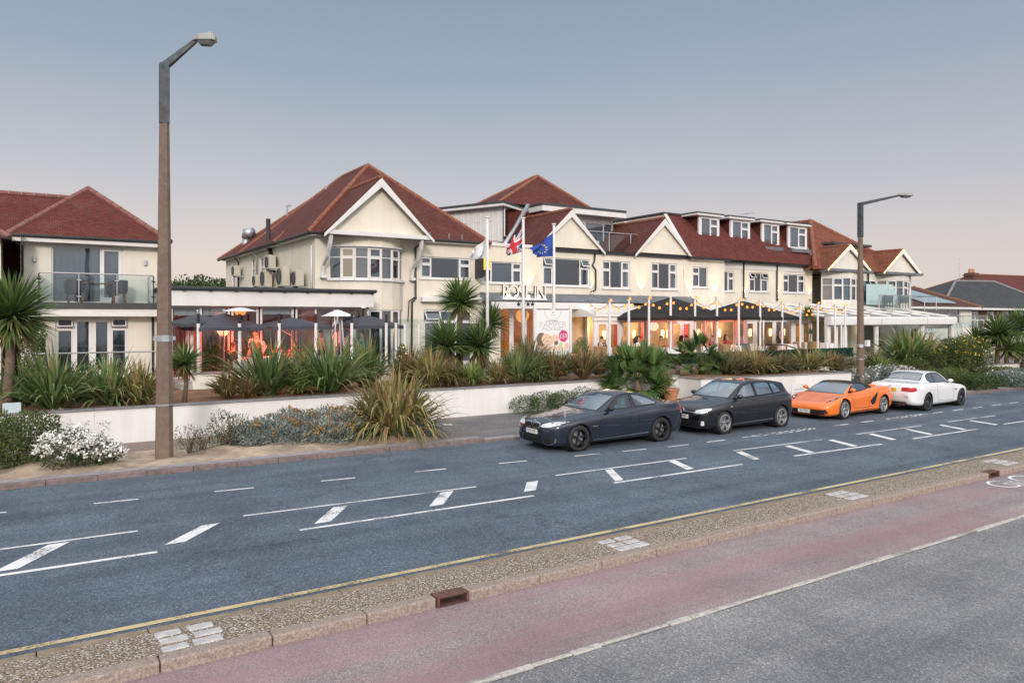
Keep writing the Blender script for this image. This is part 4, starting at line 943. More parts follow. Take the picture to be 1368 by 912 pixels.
b = MB(); b.prism([(xl - .14, YW - .30, ZE), (xl + .1, YW - .30, ZE), (xl + .62, yt - .03, zt + .05), (xl + .36, yt - .03, zt + .05)], (0, .06, .05)); b.build('verge_board', M['whitew'], r)
b = MB(); b.face([(xl - .02, YW - .2, ZE), (xl + .42, yt, zt - .02), (xl + .42 - .02, 43, zt), (xl - .02, 43, ZE)]); b.build('gable_end', M['cream'], DB)
b = MB(); b.prism([(XE + .2, YR - .30, ZE), (XE + .34, YR - .30, ZE), (XE + .16, yt - .03, zt + .05), (XE + .02, yt - .03, zt + .05)], (0, .06, .03)); b.build('verge_board', M['galv'], r)
b = MB(); b.box(xl + .3, XE + .2, yt - .1, 44, zt, zt + .1); b.build('flat_roof', M['darkfelt'], DB)
b = MB(); b.box(32.5, XD + .25, YW - .36, YW - .2, 6.84, 6.98); b.box(XD + .25, XE + .3, YR - .36, YR - .24, 6.88, 7.0); b.build('gutter', M['black'], DB)
b = MB(); b.box(XD, XE, YR - .05, YR - .003, 6.5, 6.86); b.build('fascia', M['whitew'], DB)
for x in (38.45, 41.75): pipe(DB, [(x, YR - .08, 6.9), (x, YR - .08, 4.5)], .05)
for (u0, u1, op) in ((934, 961, ''), (976, 1002, 'o'), (1018, 1041, ''), (1053, 1078, '')):
    Yq = YR + .38; a, c = xatY(u0, Yq), xatY(u1, Yq)
    b = MB(); b.box(a, a + .16, Yq, Yq + 2.2, 8.1, 9.72); b.box(c - .16, c, Yq, Yq + 2.2, 8.1, 9.72); b.box(a + .16, c - .16, Yq, Yq + .1, 8.1, 8.2); b.box(a + .16, c - .16, Yq, Yq + .1, 9.62, 9.72)
    d = b.build('dormer', M['white'], DB)
    b = MB(); b.face([(a - .004, Yq + .12, 8.0), (a - .004, Yq + 2.2, 8.0), (a - .004, Yq + 2.2, 9.7), (a - .004, Yq + .12, 9.7)]); b.build('dormer_cheek', M['tile'], d)
    b = MB(); b.box(a - .45, c + .22, Yq - .25, Yq + 2.4, 9.84, 9.92); b.build('dormer_roof', M['darkfelt'], d)
    b = MB(); b.box(a - .43, c + .20, Yq - .23, Yq + 2.4, 9.723, 9.838); b.build('dormer_fascia', M['whitew'], d)
    b = MB(); b.box(a - .02, c + .02, Yq - .32, Yq, 7.86, 8.09); b.build('dormer_apron', M['felt'], d)
    f = window(DB, (a + .16, Yq), UX, NF, c - a - .32, 8.2, 9.62, [(1, 'f'), (.85, 't')], False, 'nets', inset=-.012)
b = MB(); ax, ay = 42.5, 37.0
b.tube([(ax + 2, ay, 9.9), (ax + 2, ay, 11.2)], .025)
for k in range(5): b.tube([(ax + 1.6 + k * .2, ay - .35, 11.0 + .03 * k), (ax + 1.6 + k * .2, ay + .35, 11.0 + .03 * k)], .012)
b.tube([(ax + 1.5, ay, 11.0), (ax + 2.5, ay, 11.15)], .015); b.build('aerial', M['galv'], DB)

# ================================================================ 6. twin gabled house on the right with lights along the bargeboards
TW = thing('twin_gabled_building', 'cream building with twin white gables edged in warm fairy lights', 'hotel', (51, 36, 1.1))
YT = 31.6; b = MB(); wall(b, (45.6, YT), UX, NF, 11.2, -.2, 6.75); wall(b, (56.8, YT), UY, NR, 9, -.2, 6.75); b.build('wall', M['cream2'], TW)
b = MB(); A, B_ = (50.6, 36.0, 10.87), (50.6, 41.0, 10.87)
b.face([(44.5, 31.3, 6.7), (57.2, 31.3, 6.7), A]); b.face([(57.2, 31.3, 6.7), (57.2, 45, 6.7), B_, A]); b.face([(44.5, 31.3, 6.7), A, B_, (44.5, 45, 6.7)]); b.face([B_, (57.2, 45, 6.7), (44.5, 45, 6.7)])
r = b.build('roof', M['tilebig'], TW); b = MB(); ridgecap(b, (44.5, 31.3, 6.8), (50.6, 36, 10.9), .16); ridgecap(b, A, B_, .14); ridgecap(b, (57.2, 31.3, 6.75), (50.6, 36, 10.9), .14); b.build('ridge_tiles', M['ridge'], r)
glow = emitmat('warm_fairy_light', (1, .62, .22), 5.0)
for (xc, hw) in ((47.75, 2.35), (54.3, 2.3)):
    r = gable(TW, xc, hw, 31.0, 6.72, 1.6, 7, 'tilebig', 'cream2', ov=.15, board=.22)
    b = MB(); k = 1.6 / hw
    for s in (-1, 1): b.tube([(xc + s * (hw + .2), 30.78, 6.72 - .2 * k + .03), (xc, 30.78, 6.72 + 1.6 + .1)], .03, 6)
    b.build('fairy_lights', glow, r)
    b = MB(); b.box(xc - hw - .1, xc + hw + .1, 30.6, 31.6, 6.55, 6.72); b.build('bay_roof', M['felt'], TW)
    bx0, bx1, bd = xc - 2.1, xc + 2.1, .85; hw2 = 2.1; rad = (hw2 ** 2 + bd ** 2) / (2 * bd); yc = 31.6 - bd + rad; an = math.asin(hw2 / rad); nb = 6
    arc = [(xc + rad * math.sin(-an + 2 * an * i / nb), yc - rad * math.cos(-an + 2 * an * i / nb)) for i in range(nb + 1)]
    b = MB()
    for i, (p, q) in enumerate(zip(arc, arc[1:])):
        u = Vector((q[0] - p[0], q[1] - p[1], 0)); L = u.length; n_ = Vector((u.y, -u.x, 0)).normalized()
        wall(b, p, u, n_, L, .9, 6.55, [(0, L, 4.55, 6.15)], .1)
        window(TW, p, u, n_, L, 4.55, 6.15, [(1, 'T' if (i == 4 and xc > 50) else 't' if i % 2 else 'g')], False, 'nets', inset=.03, fw=.06)
    b.build('bay_wall', M['cream2'], TW, uv=False)
window(TW, (50.3, YT), UX, NF, 1.6, 4.5, 6.1, [(1, 'f'), (1, 'T')], False, 'nets', inset=-.07)
b = MB(); wall(b, (49.6, 33.2), UX, NF, 3.4, 6.9, 8.7, [(.3, 2.2, 7.3, 8.5)]); b.box(49.6, 49.7, 33.2, 37, 6.9, 8.7); b.box(52.9, 53, 33.2, 37, 6.9, 8.7); d = b.build('dormer', M['cream2'], TW)
window(TW, (49.9, 33.2), UX, NF, 1.9, 7.3, 8.5, [(1, 'f'), (1, 'f'), (1, 'f')], False, 'nets')
b = MB(); b.box(48.6, 53.4, 32.7, 38, 8.7, 8.86); b.build('dormer_roof', M['darkfelt'], d)
pipe(TW, [(51.0, YT - .1, 6.6), (51.0, YT - .1, 4.4)], .06)
# balcony on the conservatory roof: slanted screens and rail
b = MB(); b.tube([(49.2, 29.6, 3.9), (49.2, 29.6, 4.95), (56.6, 29.6, 4.95)], .035); b.tube([(56.6, 29.6, 4.95), (56.6, 31.5, 4.95)], .035)
for x in (51, 53, 55, 56.6): b.tube([(x, 29.6, 3.9), (x, 29.6, 4.95)], .03)
o = b.build('balcony_railing', M['steel'], TW); b = MB(); b.face([(49.3, 29.62, 4.0), (53.5, 29.62, 4.0), (53.5, 29.62, 4.9), (49.3, 29.62, 4.9)]); b.build('glass_panel', M['screen'], o)
b = MB(); b.face([(49.3, 30.6, 4.3), (53.6, 30.6, 4.3), (52.6, 30.6, 5.8), (49.3, 30.6, 5.75)]); b.build('windbreak', M['frost'], TW)
# ================================================================ garden walls, beds and terraces
def wallrun(name, pts, z0, z1, t, m, copm, label, cat='wall', cop=.05, over=.04):
    T = thing(name, label, cat, (pts[0][0], pts[0][1], z0)); b = MB(); bc_ = MB()
    for p, q in zip(pts, pts[1:]):
        d = Vector((q[0] - p[0], q[1] - p[1], 0)); n = Vector((-d.y, d.x, 0)).normalized() * t; o_ = Vector((-d.y, d.x, 0)).normalized() * over; e = d.normalized() * .02
        def hx(bb, a0, a1, off0, off1, za, zb): bb.hexa([(a0.x + off0.x, a0.y + off0.y, za), (a1.x + off0.x, a1.y + off0.y, za), (a1.x + off1.x, a1.y + off1.y, za), (a0.x + off1.x, a0.y + off1.y, za), (a0.x + off0.x, a0.y + off0.y, zb), (a1.x + off0.x, a1.y + off0.y, zb), (a1.x + off1.x, a1.y + off1.y, zb), (a0.x + off1.x, a0.y + off1.y, zb)])
        P, Q = Vector((p[0], p[1], 0)), Vector((q[0], q[1], 0)); L = d.length; k = max(1, round(L / 5.2))
        for i in range(k):
            a0 = P + (Q - P) * (i / k) + (e * .15 if i else e * 0); a1 = P + (Q - P) * ((i + 1) / k)
            hx(b, a0, a1, Vector((0, 0, 0)), n, z0, z1)
            hx(bc_, a0, a1 - e * .2, -o_, n + o_, z1 + .002, z1 + cop)
    b.build('wall_face', m, T); bc_.build('coping', copm, T, bevel=.006); return T
wallrun('garden_wall', [(-30, 22.0), (22.3, 22.0)], .0, .97, .22, M['wallwhite'], M['coping'], 'long low white rendered garden wall with grey coping, left of the parked cars')
wallrun('garden_wall', [(22.3, 21.99), (22.25, 20.75), (30.6, 19.7), (30.7, 21.2)], .0, .93, .2, M['wallwhite'], M['coping'], 'low white garden wall behind the black hatchback, nearer the road', cop=.03)
yslab('planting_bed', -30, 22.3, 22.2, 27.2, .92, MG['soil'], .5, .12, .9)
yslab('planting_bed', 22.3, 31, 20.8, 25.4, .88, MG['soil'], .5, .12, .9)
yslab('front_garden', -30, 4.4, 27.2, 33.0, .95, MG['soil'], .8, .05, .9)
b = MB(); b.box(4.25, 18.7, 27.2, 31.45, .5, F0); b.box(18.7, 41.0, 25.25, 31.45, .5, F0 - .004); tag(b.build('terrace', MG['terr']), kind='structure')
b = MB(); b.box(41.0, 57, 27.6, 31.5, -.2, .93); tag(b.build('terrace', MG['terr']), kind='structure')
wallrun('terrace_wall', [(4.6, 27.0), (13.4, 27.0)], .85, 1.45, .2, M['cream2'], M['coping'], 'low cream terrace wall carrying the glass windbreak, left of the flagpoles', cop=.06)
wallrun('terrace_wall', [(19.0, 25.15), (30.9, 25.1)], .6, F0, .1, mat('mauve_block', (.26, .24, .27), .85, var=.2), M['coping'], 'grey block terrace edge below the dark green box hedges', cop=.03, over=.02)
b = MB(); b.box(30.55, 31.2, 21.2, 25.4, 0, 1.1); o = b.build('wall_pier', M['wallwhite'], bevel=.01); tag(o, 'short white wall end beside the dark gate, left of the thinner lamp post', 'wall')
wallrun('garden_wall', [(48.2, 22.9), (63, 22.6)], 0, .42, .2, M['wallwhite'], M['coping'], 'very low white wall under the palms near the right edge')
# gate and hand rail beside it
t = thing('garden_gate', 'dark narrow gate with a sloping handrail at the end of the white wall', 'gate', (31.5, 22, 0))
b = MB()
for x in (31.3, 31.5, 31.7, 31.9): b.box(x - .02, x + .02, 22.0, 22.05, 0, 1.5)
b.box(31.28, 31.92, 22.0, 22.06, 1.4, 1.46); b.build('gate_bars', M['black'], t)
b = MB(); b.tube([(31.3, 22.0, 1.6), (31.8, 24.0, 2.0), (31.8, 25.2, 2.0)], .03); b.tube([(31.8, 24, .6), (31.8, 24, 2.0)], .025); b.build('handrail', M['black'], t)

# ================================================================ glass windbreak on the left terrace
GS = thing('glass_windbreak', 'frameless glass windbreak on white posts around the left terrace', 'glass screen', (8, 27.1, 1.5))
ZC = 1.51; gp = MB()
def gpost(x, y, z0, z1, stub=0):
    b = MB(); b.tube([(x, y, z0), (x, y, z1)], .055, 10); b.tube([(x, y, z1 - .02), (x, y, z1 + .02)], .062, 10); o = b.build('post', M['white'], GS, smooth=False)
    if stub: b = MB(); b.tube([(x, y, z1 + .02), (x, y, z1 + stub)], .05, 10); b.build('post_lamp', M['black'], o)
front = [(u, xatY(u, 27.1)) for u in (265, 320, 373, 422, 470, 516, 529)]
gpost(4.77, 29.1, 1.15, 3.15); gpost(4.77, 28.2, 1.15, 3.15)
for i, (u, x) in enumerate(front): gpost(x, 27.1, ZC, 3.15, .36 if u in (265, 320, 373, 422, 470, 516) else 0)
xs = [x for u, x in front]
for a, c in zip(xs, xs[1:]): gp.face([(a + .05, 27.1, ZC + .03), (c - .05, 27.1, ZC + .03), (c - .05, 27.1, 2.95), (a + .05, 27.1, 2.95)])
gp.face([(4.77, 27.2, ZC), (4.77, 29.1, ZC), (4.77, 29.1, 3.1), (4.77, 27.2, 3.1)])
for (u, y) in ((541, 26.6), (560, 26.0), (589, 25.6)): gpost(xatY(u, y), y, .95, 3.1)
q = [(12.1, 27.1), (xatY(541, 26.6), 26.6), (xatY(560, 26.0), 26.0), (xatY(589, 25.6), 25.6)]
for a, c in zip(q, q[1:]): gp.face([(a[0], a[1], 1.0), (c[0], c[1], 1.0), (c[0], c[1], 3.32), (a[0], a[1], 3.32)])
gp.build('glass_panel', M['screen'], GS)
# terrace handrail in front of the balcony house
t = thing('handrail', 'thin steel garden handrail in front of the balcony house french doors', 'railing', (0, 28.5, 1))
b = MB(); b.tube([(xatY(45, 28.5), 28.5, 2.2), (4.6, 28.5, 2.2)], .025)
b.build('rail', M['steel'], t)
for x in (.6, 2.2, 4.2): b = MB(); b.tube([(x, 28.5, .9), (x, 28.5, 2.2)], .022); b.build('post', M['steel'], t)

# ================================================================ restaurant conservatory under the parasols
CV = thing('conservatory', 'white framed restaurant conservatory with warm lit interior behind the black parasols', 'conservatory', (33, 29.3, 1.1))
YV = 29.3; xv0 = xatY(795, YV); xv1 = xatY(1106, YV)
n = 11; wv = (xv1 - xv0) / n
for i in range(n):
    a = xv0 + wv * i
    window(CV, (a + .06, YV), UX, NF, wv - .12, F0 + (.02 if i in (0, 4) else .45), 3.22, [(1, 'f')] if i % 3 else [(1, 'd'), (1, 'd')], False, None, pane='paneclear' if i < 8 else 'pane', fw=.09, inset=.02, name='glass_bay')
    if i not in (0, 4): box_part(CV, 'plinth', 'white', a + .06, a + wv - .06, YV + .0, YV + .06, F0, F0 + .445)
b = MB()
for i in range(n + 1): b.box(xv0 + wv * i - .06, xv0 + wv * i + .06, YV - .02, YV + .1, F0, 3.22)
b.box(xv0 - .1, xv1 + .1, YV - .06, YV + .1, 3.222, 3.42); b.build('frame', M['white'], CV, bevel=.006)
b = MB(); b.hexa([(xv0 - .1, YV - .1, 3.422), (xv1 + .1, YV - .1, 3.422), (xv1 + .1, 31.45, 3.422), (xv0 - .1, 31.45, 3.422), (xv0 - .1, YV - .1, 3.5), (xv1 + .1, YV - .1, 3.5), (xv1 + .1, 31.3, 4.15), (xv0 - .1, 31.3, 4.15)]); b.build('roof', M['whitew'], CV)
b = MB()
for k in range(4): b.box(xv0 - .05, xv0 + 2.4, YV - .14 - .0 * k, YV - .10, 3.44 + k * .17, 3.59 + k * .17)
b.build('cladding', M['white'], CV)
inn = mat('taupe_lit_wall', (.34, .27, .22), .8, var=.3, scale=1.5)
b = MB(); b.face([(xv0 - .2, 31.42, F0), (xv1, 31.42, F0), (xv1, 31.42, 3.42), (xv0 - .2, 31.42, 3.42)]); b.build('interior', inn, CV)
sconce = emitmat('warm_wall_lamp', (1, .60, .22), 6.0)
for u in (808, 829, 848, 886, 893, 934, 962, 1003, 1030, 1048):
    x = xatY(u, 31.3); b = MB(); b.lathe([(.02, 2.2), (.08, 2.24), (.10, 2.62), (.05, 2.68)], 10, (x, 31.36, 0), a0=-PI, a1=0); b.build('wall_lamp', sconce, CV)
for u in (822, 858, 913): # red curtain panels
    x = xatY(u, 31.0); b = MB()
    for k in range(6): b.face([(x + k * .08, 31.1 + .04 * (k % 2), F0), (x + k * .08 + .08, 31.1 + .04 * ((k + 1) % 2), F0), (x + k * .08 + .08, 31.1 + .04 * ((k + 1) % 2), 3.2), (x + k * .08, 31.1 + .04 * (k % 2), 3.2)])
    b.build('drape', mat('red_drape', (.45, .05, .06), .8, var=.2), CV)

CR = thing('dining_pavilion', 'white dining pavilion with a sloping beamed roof and big clear windows, right of the parasols', 'conservatory', (48, 28, .9))
YP = 28.0; x0, x1 = xatY(1107, YP), xatY(1271, YP); px_ = [x0, xatY(1130, YP), xatY(1172, YP), xatY(1233.5, YP), x1]
for x in px_: box_part(CR, 'post', 'white', x - .12, x + .12, YP - .02, YP + .2, .9, 2.95, bevel=.01)
box_part(CR, 'side_beam', 'white', x1 - .12, x1 + .1, YP + .21, 31.3, 2.6, 2.95)
b = MB()
prof = [(YP - .29, 2.93), (YP - .30, 3.0), (YP - .30, 3.34), (YP - .26, 3.42), (YP - .18, 3.45), (YP + .2, 3.45), (YP + .2, 2.93)]
b.prism([(x0 - .15, y, z) for y, z in prof], (x1 - x0 + .35, 0, 0)); b.build('awning_cassette', M['white'], CR)
b = MB()
for x in px_[2:4]: b.box(x - .015, x + .015, YP - .312, YP - .25, 2.95, 3.36)
b.build('cassette_joint', M['galv'], CR)
rs = mat('pale_pavilion_roof', (.25, .24, .225), .6, var=.12, scale=1); b = MB()
def rz(y): return 3.46 + (y - YP) * (4.22 - 3.46) / 3.3
b.face([(x0 - 2.5, YP + .1, 3.44), (x1, YP + .1, 3.44), (x1 - 4.6, 31.4, 4.2), (x0 - 2.5, 31.4, 4.2)]); b.build('roof', rs, CR)
for k in range(8):
    xa = x0 - 2.5 + (x1 - x0 + 2.6) * k / 7; xb = max(x0 - 2.5, xa - 4.4)
    b = MB(); b.hexa([(xa - .05, YP + .3, 3.40), (xa + .05, YP + .3, 3.40), (xb + .07, 31.3, 4.2), (xb - .07, 31.3, 4.2), (xa - .05, YP + .3, 3.56), (xa + .05, YP + .3, 3.56), (xb + .07, 31.3, 4.35), (xb - .07, 31.3, 4.35)]); b.build('roof_beam', M['whitew'], CR)
for y in (29.0, 30.0, 31.0):
    b = MB(); xe = x1 - (y - YP) * 1.36; b.box(x0 - 2.4, xe - .1, y - .04, y + .04, rz(y) + .01, rz(y) + .06); b.build('awning_bar', M['galv'] if y == 30 else M['whitew'], CR)
for i, (a, c) in enumerate(zip(px_, px_[1:])):
    window(CR, (a + .12, YP + .05), UX, NF, c - a - .24, .95, 2.93, [(1, 'd'), (1, 'd')] if i == 0 else [(1, 'f')], False, None, pane='paneclear', fw=.05, inset=.0, name='glass_bay')
b = MB(); b.face([(x1, YP + .2, .95), (x1, 31.3, .95), (x1, 31.3, 2.6), (x1, YP + .2, 2.6)]); b.build('side_glass', M['paneclear'], CR)
b = MB(); b.face([(x0 - 2, 31.45, .9), (x1 + .1, 31.45, .9), (x1 + .1, 31.45, 4.1), (x0 - 2, 31.45, 4.1)]); b.build('interior', mat('dim_teal_interior', (.17, .20, .20), .7, var=.45, scale=.9), CR)
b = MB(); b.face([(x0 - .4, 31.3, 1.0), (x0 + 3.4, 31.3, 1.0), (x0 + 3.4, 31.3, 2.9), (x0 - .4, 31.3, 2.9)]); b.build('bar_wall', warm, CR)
b = MB()
for a, c in ((1276, 1279), (1280.5, 1285.5)):
    b.face([(xatY(a, 27.6), 27.6, .9), (xatY(c, 27.6), 27.6, .9), (xatY(c, 27.6), 27.6, 3.0), (xatY(a, 27.6), 27.6, 3.0)])
o = thing('glass_screen', 'narrow clear glass screen standing at the right end of the dining pavilion', 'glass screen', (56.5, 27.6, .9)); b.build('glass_panel', M['screen'], o)
b = MB()
for u in (1275.5, 1280, 1286): b.box(xatY(u, 27.6) - .03, xatY(u, 27.6) + .03, 27.58, 27.64, .9, 3.0)
b.build('frame', M['white'], o)

# ================================================================ parasols
def parasol(x, y, zb, ze, zp, hw, m, label, group, rot=0., valance=.16, name='parasol', sides=4):
    t = thing(name, label, 'parasol', (x, y, zb), group); b = MB(Matrix.Translation((x, y, 0)) @ Matrix.Rotation(rot, 4, 'Z'))
    n = sides; k = 6; cor = [(hw * math.sqrt(2) * math.cos(PI / 4 + 2 * PI * i / n), hw * math.sqrt(2) * math.sin(PI / 4 + 2 * PI * i / n)) for i in range(n)] if n == 4 else [(hw * math.cos(2 * PI * i / n), hw * math.sin(2 * PI * i / n)) for i in range(n)]
    for i in range(n):
        p, q = cor[i], cor[(i + 1) % n]
        def pt(s, tt):   # s along the edge, tt from peak to edge
            ex, ey = p[0] + (q[0] - p[0]) * s, p[1] + (q[1] - p[1]) * s; sag = -.10 * math.sin(PI * s) * tt * (1 - tt * .35)
            return (ex * tt * (1 - .02 * math.sin(PI * s)), ey * tt, zp + (ze - zp) * tt ** 1.08 + sag * (zp - ze) * 1.2 + (.05 * math.sin(PI * s) if tt > .99 else 0))
        for a in range(4):
            for c in range(k): 
                s0, s1, t0, t1 = a / 4, (a + 1) / 4, c / k, (c + 1) / k
                b.face([pt(s0, t0), pt(s1, t0), pt(s1, t1), pt(s0, t1)] if c else [pt(s0, 0), pt(s1, t1), pt(s0, t1)])
            e0, e1 = pt(a / 4, 1), pt((a + 1) / 4, 1); b.face([e0, e1, (e1[0], e1[1], e1[2] - valance), (e0[0], e0[1], e0[2] - valance)])
    b.build('canopy', m, t)
    b = MB(); b.tube([(x, y, zb), (x, y, zp + .08)], .03, 8); b.ball((x, y, zp + .1), .045, 8, 5); b.build('pole', M['galv'] if hw < 1.8 else M['white'], t)
    b = MB(); b.lathe([(0, zb), (.3, zb), (.3, zb + .06), (.06, zb + .1), (.06, zb + .3)], 12, (x, y, 0)); b.build('base', M['black'], t)
    b = MB(Matrix.Translation((x, y, 0)) @ Matrix.Rotation(rot, 4, 'Z'))
    for p in cor: b.tube([(0, 0, zp - .1), (p[0] * .97, p[1] * .97, ze - .02)], .012, 5); b.tube([(0, 0, ze - .35), (p[0] * .5, p[1] * .5, (ze + zp) / 2 - .08)], .01, 5)
    b.build('ribs', M['galv'], t); return t
cloth_k = mat('black_canvas', (.012, .011, .012), .85, var=.3); cloth_g = mat('charcoal_canvas', (.055, .058, .075), .85, var=.2)
parasol(27.3, 27.5, F0, 3.42, 4.42, 2.05, cloth_k, 'large black square parasol nearer the entrance, hung with bulbs', 'black terrace parasols')
parasol(32.9, 27.6, F0, 3.42, 4.30, 2.05, cloth_k, 'large black square parasol farther right, beside the spiky tree in lights', 'black terrace parasols')
# the four on the left terrace
def px_par(u, Y, v_pk, v_ed, hw, lab, rot, sides=4):
    x, zp = atY(u, v_pk, Y); ze = atY(u, v_ed, Y)[1]; parasol(x, Y, F0, ze, zp, hw, cloth_g, lab, 'charcoal parasols on the left terrace', rot, .12, sides=sides)
px_par(264, 28.4, 419, 432, .85, 'charcoal parasol leftmost on the terrace, next to the tall lamp post', .2)
px_par(299, 28.15, 418, 437, 1.15, 'wide charcoal parasol beside the white glowing heater', .1)
px_par(390, 28.3, 424, 436, 1.15, 'charcoal parasol alone between the two patio heaters', .1)
px_par(491, 28.4, 421, 435, 1.05, 'charcoal parasol above the man in the striped shirt', .1)

# ================================================================ patio heaters
def heater(x, y, z, h, label, lit, pyramid, cap='white'):
    t = thing('patio_heater', label, 'patio heater', (x, y, z), 'patio heaters')
    if pyramid:
        for sx_, sy_ in ((-1, -1), (1, -1), (1, 1), (-1, 1)):
            b = MB(); b.tube([(x + sx_ * .26, y + sy_ * .26, z + .1), (x + sx_ * .11, y + sy_ * .11, z + h - .25)], .028, 6); b.build('leg', M['white'] if cap == 'white' else M['steel'], t)
        b = MB(); b.tube([(x, y, z + .6), (x, y, z + h - .28)], .06, 10); b.build('flame_tube', M['paneclear'] if not lit else emitmat('pink_heater_glow', (1, .2, .16), 1.4), t)
        b = MB(); b.box(x - .27, x + .27, y - .27, y + .27, z, z + .65); b.build('base', M['steel'], t, bevel=.02)
        b = MB(); b.hexa([(x - .5, y - .5, z + h - .24), (x + .5, y - .5, z + h - .24), (x + .5, y + .5, z + h - .24), (x - .5, y + .5, z + h - .24), (x - .06, y - .06, z + h), (x + .06, y - .06, z + h), (x + .06, y + .06, z + h), (x - .06, y + .06, z + h)]); b.build('reflector', M[cap], t)
    else:
        b = MB(); b.lathe([(0, z), (.28, z), (.26, z + .7), (.1, z + .74), (.045, z + .78), (.045, z + h - .45)], 14, (x, y, 0)); b.build('stand', M['white'], t)
        b = MB(); b.lathe([(.08, z + h - .44), (.10, z + h - .40), (.10, z + h - .26)], 14, (x, y, 0)); b.build('burner', M['black'], t)
        b = MB(); b.lathe([(.13, z + h - .25), (.2, z + h - .16), (.2, z + h - .13)], 14, (x, y, 0)); b.build('glow_ring', emitmat('orange_heater_glow', (1, .14, .03), 3), t)
        b = MB(); b.lathe([(.56, z + h - .13), (.54, z + h - .10), (.2, z + h - .01), (.0, z + h + .02)], 20, (x, y, 0)); b.lathe([(.55, z + h - .135), (0, z + h - .06)], 20, (x, y, 0)); b.build('reflector', M[cap], t)
    return t
hx_, hz_ = atY(321, 411, 27.7); heater(hx_, 27.7, F0, hz_ - F0, 'white topped patio heater glowing orange among the red lit diners', 1, False)
x_, z_ = atY(451, 414, 27.8); heater(x_, 27.8, F0, z_ - F0, 'white pyramid patio heater without a flame, left of the striped shirt man', 0, True)
x_, z_ = atY(943.5, 420, 26.6); heater(x_, 26.6, F0, z_ - F0, 'steel pyramid patio heater glowing pink below the first black parasol', 1, True, 'galv')
x_, z_ = atY(982, 414, 28.4); heater(x_, 28.4, F0, z_ - F0, 'patio heater glowing red under the second black parasol', 1, False, 'galv')

# ================================================================ white festoon posts and bulb strings
FP = [(u, v) for u, v in ((814.5, 403), (840, 401), (867, 399), (896, 397), (928.5, 399), (957.8, 399), (987, 400), (1015.5, 401), (1045, 403), (1069, 404.5), (1092.5, 406), (1115.6, 407), (1129, 408))]
tops = []
for i, (u, v) in enumerate(FP):
    x, z = atY(u, v, 25.6); tops.append((x, 25.6, z))
    b = MB(); b.tube([(x, 25.6, F0 - .1), (x, 25.6, z)], .055, 10); b.tube([(x, 25.6, z), (x, 25.6, z + .03)], .075, 10)
    o = b.build('festoon_post', M['white'], uv=False)
    tag(o, ['white festoon post first on the left, beside the glass doors', 'white festoon post in front of the left corner of the first black parasol', 'white festoon post between the left corner and the peak of the first black parasol', 'white festoon post right under the peak of the first black parasol', 'white festoon post just left of the pink glowing pyramid heater', 'white festoon post where the two black parasols meet',
            'white festoon post left of the paired posts under the second parasol', 'white festoon post at the peak side of the second parasol, next to a thinner post', 'white festoon post right of the spiky grass bush on the terrace', 'white festoon post at the right corner of the second black parasol', 'white festoon post just right of the slim tree with bulbs', 'white festoon post in front of the pavilion doors', 'white festoon post nearest the thinner street lamp'][i], 'post', 'white posts carrying the festoon lights')
for u, v, Y, lab in ((994, 401, 28.6, 'thin rear white post beside the red glowing heater'), (1020, 404, 28.8, 'thin rear white post just right of a taller front post'), (1124, 434, 25.7, 'short white post by the handrail before the pavilion doors')):
    x, z = atY(u, v, Y); b = MB(); b.tube([(x, Y, F0 - .1), (x, Y, z)], .05, 10); b.tube([(x, Y, z), (x, Y, z + .03)], .07, 10); tag(b.build('festoon_post', M['white'], uv=False), lab, 'post', 'white posts carrying the festoon lights')
bulbm = emitmat('festoon_bulb', (1, .29, .05), 2.5)
bb = MB(); bb.lathe([(0, -.085), (.045, -.07), (.062, -.03), (.045, .015), (.02, .05)], 10); bulb0 = None
def festoon(pts, sag, per, label, group='festoon light strings', name='festoon_lights', r=.012):
    global bulb0
    t = thing(name, label, 'string lights', pts[0], group); b = MB(); cand = []
    for p, q in zip(pts, pts[1:]):
        p, q = Vector(p), Vector(q); n = 10; prev = None; sg = sag * R.uniform(.75, 1.25)
        f = lambda s: p + (q - p) * s - Vector((0, 0, 4 * sg * s * (1 - s)))
        b.tube([f(i / n) for i in range(n + 1)], r, 5)
        for k in range(per): cand.append(f((k + .5) / per + R.uniform(-.03, .03)))
    b.build('cable', M['black'], t)
    for c in cand:
        if bulb0 is None: bulb0 = bb.build('bulb', bulbm, None, smooth=True, uv=False); o = bulb0
        else: o = bulb0.copy(); COL.objects.link(o)
        o.parent = t; o.location = c - Vector(t.location) - Vector((0, 0, .05))
    return t
x_, z_ = atY(785, 400, 28.5)
festoon([(x_, 28.5, z_)] + tops[:4], .38, 3, 'festoon bulbs from the entrance to the peak of the first black parasol')
festoon(tops[3:7], .42, 4, 'festoon bulbs along the posts across the right half of the first black parasol')
festoon(tops[6:10], .40, 4, 'festoon bulbs along the posts in front of the second black parasol')
festoon(tops[9:], .36, 3, 'festoon bulbs from the second parasol to the thinner street lamp')
rear = [(30.5, 29.0, 3.75), (32.4, 28.7, 3.95), (34.6, 28.8, 3.9), (36.6, 28.9, 3.8)]
festoon(rear, .35, 5, 'rear festoon bulbs under the second black parasol near the conservatory')
for q in tops[::2] + [tops[1], tops[6]]:   # bulb on top of the post belongs to the nearest string
    o = bulb0.copy(); COL.objects.link(o); rt_ = bulb0.parent; o.parent = rt_; o.location = Vector(q) - Vector(rt_.location) + Vector((.0, -.08, .08))

